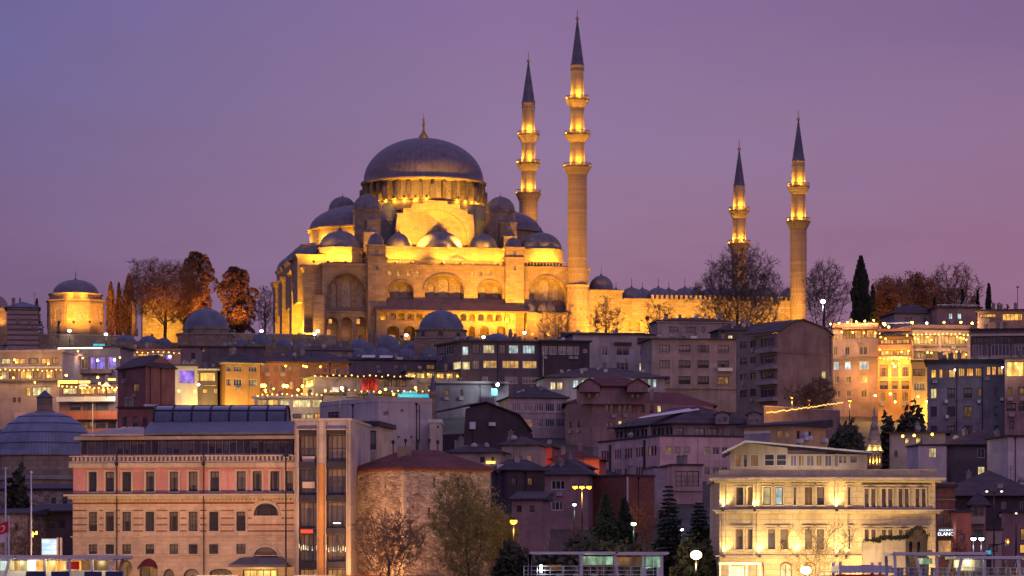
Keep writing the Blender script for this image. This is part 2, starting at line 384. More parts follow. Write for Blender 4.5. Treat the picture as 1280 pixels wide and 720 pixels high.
# ------------------------------------------------------------------ buildings
def arch_poly(x0, x1, z0, zs, zt, n=10):      # opening with pointed/round head: sill z0, springing zs, crown zt
    p = [(x0, z0), (x1, z0)]
    c = (x0+x1)/2; h = (x1-x0)/2
    for i in range(n+1):
        a = pi*i/n
        p.append((c+h*cos(a), zs+(zt-zs)*sin(a)**.9))
    return p
_wm = {}; WR = random.Random(77)
def window_meshes(wd, ht, style, frame, nx, ny, arch=0):
    key = (round(wd, 2), round(ht, 2), style, frame, nx, ny, arch)
    if key in _wm: return _wm[key]
    p = MB()
    def tmp(mb, name, mat):
        o = mb.build(name, mat); me = o.data; bpy.data.objects.remove(o); return me
    if arch: poly = arch_poly(-wd/2, wd/2, 0, ht*(1-arch), ht)
    else: poly = [(-wd/2, 0), (wd/2, 0), (wd/2, ht), (-wd/2, ht)]
    p.tri(poly, [], lambda u, z, i: (u, 0, z))
    f = MB(); t = min(.1, wd*.09)
    if not arch:
        f.box(-wd/2, -wd/2+t, -.07, .03, 0, ht); f.box(wd/2-t, wd/2, -.07, .03, 0, ht)
        f.box(-wd/2+t, wd/2-t, -.07, .03, 0, t); f.box(-wd/2+t, wd/2-t, -.07, .03, ht-t, ht)
    else:
        q = poly; n = len(q); cx, cz = 0, ht*.45
        inn = [(cx+(a-cx)*(1-2*t/wd), cz+(b-cz)*(1-2*t/wd)) for a, b in q]
        f.add([(a, -.05, b) for a, b in q]+[(a, -.05, b) for a, b in inn], [(i, (i+1) % n, n+(i+1) % n, n+i) for i in range(n)])
    for i in range(1, nx):
        x = -wd/2+wd*i/nx; f.box(x-t*.35, x+t*.35, -.045, .02, t, ht*(1-arch*.5)-t)
    for j in range(1, ny):
        z = ht*j/ny; f.box(-wd/2+t, wd/2-t, -.05, .015, z-t*.3, z+t*.3)
    r = (tmp(p, 'window', M[style]), tmp(f, 'frame', M[frame]))
    _wm[key] = r; return r
def put(name, me, parent, mtx):
    o = bpy.data.objects.new(name, me); col.objects.link(o)
    if parent is not None: o.parent = parent
    o.matrix_local = mtx
    return o
def rng(s):
    r = []
    for q in s.split():
        a, b = q.split('-'); r.append((float(a), float(b)))
    return r
class Face:
    def __init__(s, a, b):
        s.a = Vector(a); s.b = Vector(b); s.d = (s.b-s.a).normalized(); s.n = Vector((s.d.y, -s.d.x)); s.len = (s.b-s.a).length
    def hit(s, px):          # along-wall distance and depth where a picture column meets this wall
        k = (px-640)/F
        # a.x+t d.x = k (a.y+t d.y)
        t = (k*s.a.y-s.a.x)/(s.d.x-k*s.d.y)
        return t, s.a.y+t*s.d.y
    def pt(s, u, z, inward=0, o=(0, 0, 0)):
        q = s.a+s.d*u-s.n*inward
        return (q.x-o[0], q.y-o[1], z-o[2])
    def mtx(s, u, z, inward, o):
        p = s.pt(u, z, inward, o)
        return Matrix.Translation(p) @ Matrix.Rotation(atan2(s.d.y, s.d.x), 4, 'Z')
class House:
    """chain: picture columns and depths of the visible ground-plan corners, left to right."""
    def __init__(s, name, label, chain, ytop, depth, wall, cat='building', group=None, ybot=None, zbase=None, name_wall='wall', back=None):
        if len(chain) == 2:             # keep one-fronted houses near parallel to the quay
            (pa, Ya), (pb, Yb) = chain; lim = .14*abs(pb-pa)*Ya/F
            if abs(Yb-Ya) > lim: chain = [(pa, Ya), (pb, Ya+(lim if Yb > Ya else -lim))]
        s.pts = [Vector((X(p, Y), Y)) for p, Y in chain]; s.px = [c[0] for c in chain]
        i0 = min(range(len(chain)), key=lambda i: chain[i][1])
        yref = chain[i0][1]
        s.zt = Z(ytop, yref)
        g = min(ground(Y) for _, Y in chain)-.6
        s.zb = zbase if zbase is not None else (Z(ybot, yref) if ybot is not None else min(g, s.zt-2.5))
        s.faces = [Face(a, b) for a, b in zip(s.pts, s.pts[1:])]
        if len(s.pts) == 2:
            n = s.faces[0].n; s.quad = [s.pts[0], s.pts[1], s.pts[1]-n*depth, s.pts[0]-n*depth]
        elif len(s.pts) == 3:
            s.quad = [s.pts[0], s.pts[1], s.pts[2], s.pts[0]+s.pts[2]-s.pts[1]]
        else: s.quad = s.pts[:]
        c = sum(s.pts, Vector((0, 0)))/len(s.pts)
        s.o = (s.pts[len(s.pts)//2].x, s.pts[len(s.pts)//2].y, max(s.zb, min(ground(s.pts[0].y), s.zt-1)))
        s.root = thing(name, label, cat, s.o, 0, group)
        s.wall = wall; s.holes = [[] for _ in s.faces]; s.apex = {}; s.tops = {}
        s.name_wall = name_wall; s.wins = []; HOUSES.append(s); s.wobjs = []; s.recs = {}; s.arched = {}
    def face_of(s, px):
        for i in range(len(s.faces)):
            if s.px[i]-.5 <= px <= s.px[i+1]+.5: return i
        return 0 if px < s.px[0] else len(s.faces)-1
    def zz(s, py, px, fi=None):
        fi = s.face_of(px) if fi is None else fi
        return Z(py, s.faces[fi].hit(px)[1])
    def w(s, y0, y1, xs, style='glass', frame='frame_white', nx=2, ny=1, arch=0, rec=.18, y1s=None):
        """one row of windows; rows follow the wall's own perspective from their first column"""
        L_ = rng(xs) if isinstance(xs, str) else xs
        for k, (x0, x1) in enumerate(L_):
            c = (x0+x1)/2; fi = s.face_of(c); fc = s.faces[fi]
            ref = getattr(s, 'ref', None)
            Yr = fc.hit(ref if ref is not None else (L_[0][0]))[1]
            za, zb = Z(y1, Yr), Z(y0, Yr)
            u0, u1 = fc.hit(x0)[0], fc.hit(x1)[0]
            if u0 < .02: u0 = .02
            if u1 > fc.len-.02: u1 = fc.len-.02
            if u1-u0 < .15 or za < s.zb+.12 or (zb > s.zt-.05 and fi not in s.apex): continue
            wd, ht = round(u1-u0, 2), round(zb-za, 2)
            u = (u0+u1)/2
            if arch: poly = arch_poly(u-wd/2, u+wd/2, za, za+ht*(1-arch), za+ht)
            else: poly = [(u-wd/2, za), (u+wd/2, za), (u+wd/2, za+ht), (u-wd/2, za+ht)]
            s.holes[fi].append(poly)
            st = style if isinstance(style, str) else style[k % len(style)]
            if st == 'glass' and s.pts[0].y > 400 and WR.random() < .085: st = WR.choice(('dimwarm', 'dimwarm', 'warm', 'cream'))  # some dark panes lit at random, added for more scattered glow
            me = window_meshes(wd, ht, st, frame, nx, ny, arch)
            o = put('window', me[0], s.root, fc.mtx(u, za, rec, s.o))
            fr = put('frame', me[1], o, Matrix())
            s.wins.append((fi, u, za, wd, ht)); s.wobjs.append(o); s.recs[o.name] = rec; s.arched[o.name] = arch
        return s
    def grid(s, x0, x1, n, frac, rows, **k):
        wd = (x1-x0)/n
        for y0, y1 in rows:
            s.w(y0, y1, [(x0+wd*(i+.5-frac/2), x0+wd*(i+.5+frac/2)) for i in range(n)], **k)
        return s
    def sills(s, mat, prot=.12):
        for (fi, u, z, wd, ht), o in zip(s.wins, s.wobjs):
            k = ('sill', wd, prot, o.get('rec', .18), mat.name)
            if k not in _wm:
                m = MB(); m.box(-wd/2-.1, wd/2+.1, -s.recs[o.name]-prot, -s.recs[o.name]-.004, -.14, -.02); q = m._build('window_sill', mat); _wm[k] = q.data; bpy.data.objects.remove(q)
            put('window_sill', _wm[k], o, Matrix())
    def surrounds(s, mat, t=.2, prot=.08, rows=None):
        for (fi, u, z, wd, ht), o in zip(s.wins, s.wobjs):
            if s.arched[o.name]: continue
            r = s.recs[o.name]; k = ('surround', wd, ht, t, prot, r, mat.name)
            if k not in _wm:
                m = MB(); y0, y1 = -r-prot, -r-.003; a, b = wd/2, wd/2+t
                o8 = [(-b, -t), (b, -t), (b, ht+t), (-b, ht+t)]; i8 = [(-a-.005, -.005), (a+.005, -.005), (a+.005, ht+.005), (-a-.005, ht+.005)]
                m.add([(x, y, zz) for y in (y0, y1) for q in (o8, i8) for x, zz in q], [f for i in range(4) for j in ((i+1) % 4,) for f in ((i, j, 4+j, 4+i), (8+j, 8+i, 12+i, 12+j), (i, 8+i, 8+j, j), (4+i, 4+j, 12+j, 12+i))])
                q = m._build('window_surround', mat); _wm[k] = q.data; bpy.data.objects.remove(q)
            put('window_surround', _wm[k], o, Matrix())
    def fbox(s, mb, fi, u0, u1, z0, z1, i0, i1):     # box on a face: inward range i0..i1 (negative = proud of the wall)
        fc = s.faces[fi]; o = s.o
        v = [fc.pt(u, z, i, o) for z in (z0, z1) for u, i in ((u0, i0), (u1, i0), (u1, i1), (u0, i1))]
        mb.add(v, [(0,3,2,1),(4,5,6,7),(0,1,5,4),(1,2,6,5),(2,3,7,6),(3,0,4,7)])
    def pbox(s, mb, x0, x1, y0, y1, i0, i1, fi=None):     # the same, from picture columns and rows
        fi = s.face_of((x0+x1)/2) if fi is None else fi
        fc = s.faces[fi]; Y = fc.hit((x0+x1)/2)[1]
        s.fbox(mb, fi, fc.hit(x0)[0], fc.hit(x1)[0], Z(y1, Y), Z(y0, Y), i0, i1)
    def band(s, y0, y1, prot, mat, name='cornice', faces=None, ends=True):
        m = MB()
        for fi, fc in enumerate(s.faces):
            if faces is not None and fi not in faces: continue
            Yr = min(p.y for p in s.pts)
            s.fbox(m, fi, -prot if ends else .01, fc.len+(prot if ends else -.01), Z(y1, Yr), Z(y0, Yr), -prot, -.004)
        return m.build(name, mat, s.root)
    def walls(s):
        m = MB(); o = s.o
        for fi, fc in enumerate(s.faces):
            outer = [(0, s.zb), (fc.len, s.zb), (fc.len, s.zt)]
            if fi in s.apex:
                ap = s.apex[fi]
                outer += [(fc.hit(p)[0], Z(y, fc.hit(p)[1])) for p, y in ap]
            outer += [(0, s.zt)]
            m.panel(outer, s.holes[fi], lambda u, z, i, fc=fc: fc.pt(u, z, i, o), .3)
        q = s.quad; n = len(q)
        nf = len(s.faces)
        for k in range(nf, n):
            a, b = q[k], q[(k+1) % n]
            m.add([(a.x-o[0], a.y-o[1], s.zb-o[2]), (b.x-o[0], b.y-o[1], s.zb-o[2]), (b.x-o[0], b.y-o[1], s.zt-o[2]), (a.x-o[0], a.y-o[1], s.zt-o[2])], [(0,1,2,3)])
        # floor slab just under the roof keeps the shell closed
        m.add([(p.x-o[0], p.y-o[1], s.zt-.05-o[2]) for p in q], [tuple(range(n))])
        s.wobj = m.build(s.name_wall, s.wall, s.root)
        return s
    def big(s, over):
        c = sum(s.quad, Vector((0, 0)))/len(s.quad)
        r = []
        n = len(s.quad)
        for i, p in enumerate(s.quad):
            d1 = (p-s.quad[i-1]).normalized(); d2 = (p-s.quad[(i+1) % n]).normalized()
            r.append(p+(d1+d2)*over)
        return r
    def flat(s, over=.25, th=.3, mat=None, name='roof', z=None):
        z = s.zt if z is None else z
        m = MB(); m.prism([(p.x, p.y) for p in s.big(over)], z+.01, z+th)
        s.robj = m.build(name, mat or M['asphalt_roof'], s.root, None, Matrix.Translation((-s.o[0], -s.o[1], -s.o[2]))); return s
    def parapet(s, h=.8, t=.25, mat=None, over=0.0):
        m = MB(); q = s.big(over); n = len(q); z = s.zt+.02
        inn = s.big(over-t)
        for i in range(n):
            a, b = q[i], q[(i+1) % n]; c, d = inn[(i+1) % n], inn[i]
            m.prism([(a.x, a.y), (b.x, b.y), (c.x, c.y), (d.x, d.y)], z, z+h)
        m.build('parapet', mat or s.wall, s.root, None, Matrix.Translation((-s.o[0], -s.o[1], -s.o[2]))); return s
    def hip(s, h, over=.5, frac=.5, axis=None, mat=None, shift=0.0):
        q = s.big(over); a, b, c, d = [Vector((p.x, p.y)) for p in q]
        z = s.zt+.012
        if axis is None: axis = 0 if (b-a).length >= (c-b).length else 1
        if axis == 0: m1, m2 = (a+d)/2, (b+c)/2
        else: m1, m2 = (a+b)/2, (c+d)/2
        r1 = m1+(m2-m1)*frac*.5; r2 = m2+(m1-m2)*frac*.5
        th = .14
        vs = [(p.x, p.y, z) for p in (a, b, c, d)]+[(p.x, p.y, z+th) for p in (a, b, c, d)]+[(r1.x, r1.y, z+h), (r2.x, r2.y, z+h)]
        fs = [(0,3,2,1), (0,1,5,4), (1,2,6,5), (2,3,7,6), (3,0,4,7)]
        if axis == 0: fs += [(4,5,9,8), (5,6,9), (6,7,8,9), (7,4,8)]
        else: fs += [(4,5,8), (5,6,9,8), (6,7,9), (7,4,8,9)]
        m = MB(); m.add(vs, fs)
        s.robj = m.build('roof', mat or M['tile_brown'], s.root, None, Matrix.Translation((-s.o[0], -s.o[1], -s.o[2]))); s.ridge = (r1, r2, z+h); return s
    def shed(s, hfront, hback, over=.4, mat=None):
        q = s.big(over); z = s.zt+.01; m = MB()
        hs = [hfront, hfront, hback, hback]
        m.add([(p.x, p.y, z) for p in q]+[(p.x, p.y, z+.15+h) for p, h in zip(q, hs)], [(0,3,2,1),(4,5,6,7),(0,1,5,4),(1,2,6,5),(2,3,7,6),(3,0,4,7)])
        s.robj = m.build('roof', mat or M['asphalt_roof'], s.root, None, Matrix.Translation((-s.o[0], -s.o[1], -s.o[2]))); return s
    def onroof(s, n=3, seed=0, kinds=('chimney', 'satellite_dish', 'antenna', 'vent_box')):
        r = random.Random(seed*7+1)
        a, b, c, d = s.quad[:4]
        ztop = s.zt+.2
        rise = getattr(s, 'ridge', (0, 0, s.zt))[2]-s.zt
        for i in range(n):
            u, v = r.uniform(.1, .9), r.uniform(.05, .5)
            p = a+(b-a)*u+(d-a)*v; k = kinds[r.randrange(len(kinds))]; m = MB()
            zz = ztop+rise*min(v, 1-v, u, 1-u)*1.2
            x, y = p.x-s.o[0], p.y-s.o[1]; z = zz-s.o[2]-.3
            if k == 'chimney':
                h = r.uniform(.9, 1.7); m.box(x-.3, x+.3, y-.25, y+.25, z-.3, z+h); m.box(x-.38, x+.38, y-.33, y+.33, z+h+.002, z+h+.12); mt = M['concrete']
            elif k == 'satellite_dish':
                m.tube((x, y, z-.2), (x, y, z+.8), .04); 
                mm = MB(); mm.lathe([(.02, .12), (.25, .08), (.45, 0)], 0, 0, 12)
                R_ = Matrix.Translation((x, y-.1, z+.9)) @ Matrix.Rotation(radians(-60), 4, 'X') @ Matrix.Rotation(pi, 4, 'X')
                m.add([tuple(R_ @ Vector(q)) for q in mm.v], mm.f, True); mt = M['white']
            elif k == 'antenna':
                h = r.uniform(2, 3.6); m.tube((x, y, z-.3), (x, y, z+h), .03)
                for j in range(4): m.tube((x-.4+.05*j, y, z+h-.15*j), (x+.4-.05*j, y, z+h-.15*j), .015, n=4)
                mt = M['iron']
            else:
                m.box(x-.6, x+.6, y-.4, y+.4, z-.2, z+.8); m.box(x-.45, x+.45, y-.42, y-.402, z+.05, z+.6); mt = M['white']
            m.build(k, mt, s.root)
        return s
def bulbs(pts, label, group, power, colr, mat, r=.13, cat='lamp', name='hanging_bulb', light=True, every=1):
    """round lamps; each one a thing of its own with its light"""
    me = None
    for i, p in enumerate(pts):
        if me is None:
            r *= .85; g = MB(); g.ball((0, 0, 0), r, 10, 6)
            o = g.build(name, mat); me = o.data
        else:
            o = bpy.data.objects.new(name, me); col.objects.link(o)
        o.location = p
        tag(o, label, cat, group)
        if light and i % every == 0: lamp(o, (0, -r-.35, -.05), power*every*1.8, colr, .25)
def row(x0, x1, n, py, Y, py1=None):
    py1 = py if py1 is None else py1
    return [(X(x0+(x1-x0)*i/max(1, n-1), Y), Y, Z(py+(py1-py)*i/max(1, n-1), Y)) for i in range(n)]
WARM = (1, .6, .2); YEL = (1, .66, .12); ORA = (1, .45, .08); COOL = (.85, 1, .95)

def clutter():
    """the pipes, air boxes, dishes and aerials that gather on old town houses"""
    r = random.Random(19); cache = {}
    def mesh(name, mb, mat):
        if name not in cache: q = mb()._build(name, mat); cache[name] = q.data; bpy.data.objects.remove(q)
        return cache[name]
    def ac():
        m = MB(); m.box(-.42, .42, -.36, -.01, 0, .58); m.lathe([(.001, 0), (.2, 0)], 0, 0, 10); m.v = m.v[:8]+[(v[0]-.1, -.365, .3+v[1]) for v in m.v[8:]]; return m
    def pipe():
        m = MB(); m.tube((0, -.09, 0), (0, -.09, -7), .055, n=5); m.box(-.14, .14, -.2, -.01, -.02, .2); return m
    def aer():
        m = MB(); m.tube((0, 0, -.4), (0, 0, 2.6), .028, n=4)
        for j in range(4): m.tube((-.45+.06*j, 0, 2.5-.16*j), (.45-.06*j, 0, 2.5-.16*j), .016, n=3)
        return m
    def tank():
        m = MB(); m.lathe([(.001, 1.0), (.36, .95), (.4, .3), (.001, .28)], 0, 0, 12); [m.box(x-.04, x+.04, y-.04, y+.04, -.3, .3) for x in (-.35, .35) for y in (-.35, .35)]; return m
    def chim():
        m = MB(); m.box(-.28, .28, -.28, .28, -.6, 1.1); m.box(-.36, .36, -.36, .36, 1.102, 1.22); m.lathe([(.12, 1.22), (.1, 1.5)], 0, 0, 8); return m
    def dish():
        m = MB(); m.tube((0, 0, -.3), (0, 0, .55), .03, n=4); m.tube((0, -.05, .55), (0, -.42, .72), .014, n=3)
        q = MB(); q.lathe([(.001, .10), (.2, .07), (.38, 0)], 0, 0, 12); R_ = Matrix.Translation((0, -.05, .6)) @ Matrix.Rotation(radians(62), 4, 'X') @ Matrix.Rotation(pi, 4, 'X')
        m.add([tuple(R_ @ Vector(v)) for v in q.v], q.f, True); return m
    for h in HOUSES:
        try: h.root.name
        except ReferenceError: continue
        if h.pts[0].y < 395 or h.zt-h.zb < 3 or not hasattr(h, 'wobj'): continue
        for fi, fc in enumerate(h.faces):
            if fc.len < 4: continue
            ws = [w_ for w_ in h.wins if w_[0] == fi]
            for k in range(r.choice((0, 1, 1, 2))):
                u = r.uniform(.3, fc.len-.3)
                if any(abs(u-w_[1]) < w_[3]/2+.25 for w_ in ws): continue
                put('drainpipe', mesh('drainpipe', pipe, M['iron']), h.root, fc.mtx(u, h.zt-.25, 0, h.o))
            r.shuffle(ws)
            for w_ in ws[:r.choice((0, 1, 2, 3))]:
                if w_[3] > 5: continue
                u = w_[1]+r.uniform(-.2, .2); z = w_[2]-.85
                if any(abs(u-q[1]) < q[3]/2+.45 and q[2]-.6 < z < q[2]+q[4] for q in ws) or z < h.zb+2: continue
                put('air_unit', mesh('air_unit', ac, M['dull_white']), h.root, fc.mtx(u, z, 0, h.o))
        q = h.quad[:4]; rise = getattr(h, 'ridge', (0, 0, h.zt))[2]-h.zt
        if h.apex: continue
        ax, ay = (q[1]-q[0]), (q[3]-q[0])
        for k in range(min(6, 1+int(ax.length/3.2))):
            u, v = r.uniform(.12, .88), r.uniform(.06, .4); p = q[0]+ax*u+ay*v
            z = h.zt+.3+rise*max(0, min(v/.5, (1-v)/.5, u/.35, (1-u)/.35, 1))*.85
            nm, fn, mt = r.choice((('antenna', aer, 'iron'), ('antenna', aer, 'iron'), ('chimney', chim, 'concrete'), ('satellite_dish', dish, 'dull_white'), ('chimney', chim, 'concrete'), ('water_tank', tank, 'dull_white')))
            put(nm, mesh(nm, fn, M[mt]), h.root, Matrix.Translation((p.x-h.o[0], p.y-h.o[1], z-h.o[2])) @ Matrix.Rotation(r.uniform(-.6, .6), 4, 'Z'))
# ------------------------------------------------------------------ the floodlit mosque
TH = radians(10); MX0, MY0 = X(403, 780), 780.0; MZ0 = 58.5
class Loc:                          # a frame standing on the ground, turned about the vertical
    def __init__(s, ox, oy, oz, th): s.ox, s.oy, s.oz, s.th = ox, oy, oz, th
    def x(s, px, d=0.0):
        k = (px-640)/F
        # ox + x c - d s = k (oy + x s + d c)
        c, n = cos(s.th), sin(s.th)
        return (k*(s.oy+d*c)-s.ox+d*n)/(c-k*n)
    def Y(s, px, d=0.0): return s.oy+s.x(px, d)*sin(s.th)+d*cos(s.th)
    def z(s, py, px, d=0.0): return Z(py, s.Y(px, d))-s.oz
    def w(s, x, d, z=0): return (s.ox+x*cos(s.th)-d*sin(s.th), s.oy+x*sin(s.th)+d*cos(s.th), s.oz+z)
Q = Loc(MX0, MY0, MZ0, TH)
mos = thing('mosque', 'huge floodlit domed stone mosque crowning the hill', 'mosque', (MX0, MY0, MZ0), TH)
def xp(x, z, y): return (x, y, z)
FL = (1, .47, .035); FL2 = (1, .42, .03)
def flood(parent, x, y, z, power, aim=(0, .3, 1), cone=150, colr=FL, radius=.25):
    lamp(parent, (x, y, z), power, colr, radius, 'SPOT', aim, cone, .8, 'floodlight_beam')
lampbox = MB(); lampbox.box(-.3, .3, -.2, .2, -.25, .15); lampbox.box(-.08, .08, -.08, .08, -.6, -.24)
_lb = lampbox.build('floodlight', M['iron'], mos); LBM = _lb.data; bpy.data.objects.remove(_lb)
def fixture(parent, x, y, z):
    o = bpy.data.objects.new('floodlight', LBM); col.objects.link(o); o.parent = parent; o.location = (x, y, z); return o
zt = Q.z(334.5, 560)                                # wall top of the long side
xL, xR = 0.0, Q.x(736); xw1, xw2 = Q.x(460), Q.x(483); xw3, xw4 = Q.x(632), Q.x(655)
DEP = 58.0
def niche_win(name, parent, poly, y, mat):
    m = MB(); m.tri(poly, [], lambda u, z, i: (u, y, z)); return m.build(name, mat, parent)
def qarch(p0, p1, ysill, yspring, yapex, d=0.0, n=12):
    return arch_poly(Q.x(p0, d), Q.x(p1, d), Q.z(ysill, p0, d), Q.z(yspring, p0, d), Q.z(yapex, p0, d), n)
front = MB(); holes = []; niches = []
for a in [(408, 459, 389, 372, 341), (487, 517, 374, 366, 351), (531, 580, 374, 364, 343), (597, 628, 374, 366, 351), (661, 707, 389, 372, 345)]:
    holes.append(qarch(*a)); niches.append(a)
low = [(407, 423, 426, 404, 396), (426, 441, 426, 404, 396), (445, 459, 426, 404, 396), (657, 668, 428, 408, 399), (672, 692, 428, 406, 396), (694, 706, 428, 408, 399)]
for a in low: holes.append(qarch(*a))
rounds = [487.5, 499, 511, 522.5, 590, 600.5, 612]
for p in rounds:
    c = Q.x(p); z = Q.z(341.5, p); holes.append([(c+.45*cos(2*pi*i/10), z+.75*sin(2*pi*i/10)) for i in range(10)])
front.panel([(xL, -3), (xR, -3), (xR, zt), (xL, zt)], holes, lambda u, z, i: (u, i, z), 1.9)
front.add([(xL, 0, -3), (xL, DEP, -3), (xL, DEP, zt), (xL, 0, zt)], [(0, 1, 2, 3)])
front.add([(xR, 0, -3), (xR, DEP, -3), (xR, DEP, zt), (xR, 0, zt)], [(0, 3, 2, 1)])
front.add([(xL, DEP, -3), (xR, DEP, -3), (xR, DEP, zt), (xL, DEP, zt)], [(0, 1, 2, 3)])
front.build('wall', M['mosque'], mos)
top = MB(); top.box(xL-.35, xR+.35, -.35, DEP+.35, zt+.005, zt+.6); top.build('cornice', M['mosque'], mos)
deck = MB(); deck.box(xL+.4, xR-.4, .4, DEP-.4, zt+.605, zt+.8); deck.build('roof_deck', M['lead_flat'], mos)
# niches: recessed back walls with their lattice windows
wins = {0: [(414, 421, 384, 352), (427, 439, 384, 348), (446, 453, 384, 352)], 1: [(492, 499, 372, 358), (503, 510, 372, 358)],
        2: [(535, 543, 372, 355), (548, 561, 372, 348), (568, 576, 372, 355)], 3: [(600, 607, 372, 358), (616, 623, 372, 358)],
        4: [(663, 669, 376, 357), (674, 686, 376, 350), (691, 698, 376, 357)]}
for i, a in enumerate(niches):
    hs = []; bk = MB()
    for p0, p1, ys, ya in wins[i]:
        w_ = qarch(p0, p1, ys, ya+(ys-ya)*.25, ya, 1.9, 8); hs.append(w_)
        niche_win('lattice_window', mos, w_, 2.2, M['grille'])
    bk.panel(qarch(*a), hs, lambda u, z, i_: (u, 1.9+i_, z), .35); bk._build('arch_infill', M['mosque_dark'], mos)  # darker stone paints the niche shade onto the back wall
vd = MB()
for a in low: vd.tri(qarch(*a), [], lambda u, z, i: (u, 1.9, z))
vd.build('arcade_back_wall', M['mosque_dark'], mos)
for p0, p1, y0, y1 in [(410, 414, 411, 424), (412, 416, 398, 404), (447, 451, 398, 404)]:
    m = MB(); m.tri([(Q.x(p0), Q.z(y1, p0)), (Q.x(p1), Q.z(y1, p0)), (Q.x(p1), Q.z(y0, p0)), (Q.x(p0), Q.z(y0, p0))], [], lambda u, z, i: (u, 1.8, z)); m.build('lit_window', M['warm'], mos)
rw = MB()
for p in rounds:
    c = Q.x(p); z = Q.z(341.5, p); rw.tri([(c+.45*cos(2*pi*i/10), z+.75*sin(2*pi*i/10)) for i in range(10)], [], lambda u, z, i: (u, .6, z))
rw.build('round_window', M['warm'], mos)  # panes glow in place of light caught in the reveals
st = MB()                                     # string courses and arch hoods on the long side
for a, b in ((xL, xw1), (xw2, xw3), (xw4, Q.x(711))): st.box(a, b, -.22, -.003, Q.z(391, 480), Q.z(389.5, 480))
st.build('string_course', M['mosque'], mos)
hood = MB()
for a in niches:
    po = qarch(*a)[2:]; c = (po[0][0]+po[-1][0])/2
    ou = [(c+(p[0]-c)*1.07, p[1]+.35) for p in po]
    n = len(po)
    hood.add([(p[0], -.18, p[1]) for p in po]+[(p[0], -.18, p[1]) for p in ou]+[(p[0], -.003, p[1]) for p in ou], [(i, i+1, n+i+1, n+i) for i in range(n-1)]+[(n+i, n+i+1, 2*n+i+1, 2*n+i) for i in range(n-1)])
hood.build('arch_moulding', M['mosque_dark'], mos)  # darker stone copy deepens arch shade by colour
# balustrades
ba = MB(); cnt = 0
zb0 = zt+.6
for a, b in ((xw2, xw3), (xw4, Q.x(711))):
    ba.box(a, b, -.15, .1, zb0+.95, zb0+1.15); ba.box(a, b, -.15, .1, zb0, zb0+.12)
    n = int((b-a)/.72)
    for i in range(n+1):
        x = a+(b-a)*i/n; ba.box(x-.13, x+.13, -.12, .07, zb0+.121, zb0+.949)
ba.build('balustrade', M['mosque'], mos)
# buttress towers with small domes on the long side
def tower(p0, p1, yb, y_block, y_dome, name='buttress_tower'):
    x0, x1 = Q.x(p0, -1.6), Q.x(p1, -1.6)
    z1 = Q.z(yb, p0); z2 = Q.z(y_block, p0); zd = Q.z(y_dome, p0); c = (x0+x1)/2; h = (x1-x0)/2
    m = MB(); m.box(x0, x1, -1.6, 3.2, -3, z1); m.box(x0-.25, x1+.25, -1.85, 3.4, z1+.003, z1+.35)
    m.box(x0+.1, x1-.1, -1.5, 3.0, z1+.353, z2); m.box(x0-.2, x1+.2, -1.8, 3.3, z2+.003, z2+.3)
    t = m.build(name, M['mosque'], mos)
    wn = MB()
    for zz_ in (z1-2.2, (z1+z2)/2-.2, Q.z(391, p0)-.5): wn.box(c-.28, c+.28, -1.68, -1.62 if zz_ < z1-1 else -1.52, zz_-.55, zz_+.55)
    wn.build('slit_window', M['glass'], t)
    d = MB(); d.dome(0, 0, 0, h*.92, zd-z2-.3, 24, 7); d.finial(0, 0, zd-z2-.35, 1.6, .18)
    d.build('dome', M['lead'], t, (c, .75, z2+.31))
tower(460, 483, 323, 308, 291); tower(632, 655, 324, 311, 297)
# sloping porch roof and gallery between the towers
gx0, gx1 = Q.x(469, -4), Q.x(645, -4)
zr0, zr1 = Q.z(386, 480, -4), Q.z(374, 480)
pr = MB(); pr.slab([(gx0, 0), (gx1, 0), (gx1, 1), (gx0, 1)], 0, 1)
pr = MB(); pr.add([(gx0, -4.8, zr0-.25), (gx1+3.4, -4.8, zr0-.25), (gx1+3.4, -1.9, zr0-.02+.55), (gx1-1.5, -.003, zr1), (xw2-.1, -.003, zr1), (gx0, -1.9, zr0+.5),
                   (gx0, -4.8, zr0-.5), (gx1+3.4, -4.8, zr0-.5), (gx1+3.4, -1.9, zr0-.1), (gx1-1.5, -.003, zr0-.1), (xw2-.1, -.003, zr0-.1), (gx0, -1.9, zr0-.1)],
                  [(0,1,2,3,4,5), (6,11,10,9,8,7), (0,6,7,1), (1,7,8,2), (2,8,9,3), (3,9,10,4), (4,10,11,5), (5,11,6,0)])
pr.build('porch_roof', sheet('warm_lit_porch_lead', (.22, .13, .10), .6), mos)  # brown colour stands in for warm floodlight on grey lead
zg0, zg1 = Q.z(400, 480, -4), zr0-.55
gal = MB(); gh = []
n = 15
for i in range(n):
    a = gx0+1.0+(gx1-gx0-2)*i/n; b = a+(gx1-gx0-2)/n
    gh.append([(a+.28, zg0+.1), (b-.28, zg0+.1), (b-.28, zg1-1.0), ((a+b)/2+.5, zg1-.35), ((a+b)/2, zg1-.2), ((a+b)/2-.5, zg1-.35), (a+.28, zg1-1.0)])
for p0, p1 in ((484, 499), (505, 519), (586, 594), (600, 611), (621, 632)):
    gh.append(qarch(p0, p1, 426, 413, 407.5, -4))
gal.panel([(gx0+.3, -3), (gx1, -3), (gx1, zg1), (gx0+.3, zg1)], gh, lambda u, z, i: (u, -4+i, z), .5)
gal.add([(gx0+.3, -4, -3), (gx0+.3, 0, -3), (gx0+.3, 0, zg1), (gx0+.3, -4, zg1)], [(0,1,2,3)])
gal.add([(gx1, -4, -3), (gx1, -1.6, -3), (gx1, -1.6, zg1), (gx1, -4, zg1)], [(0,3,2,1)])
gal.add([(gx0+.4, -3.5, zg0), (gx1, -3.5, zg0), (gx1, 0, zg0), (gx0+.4, 0, zg0)], [(0,1,2,3)])
gal.build('gallery', M['mosque'], mos)
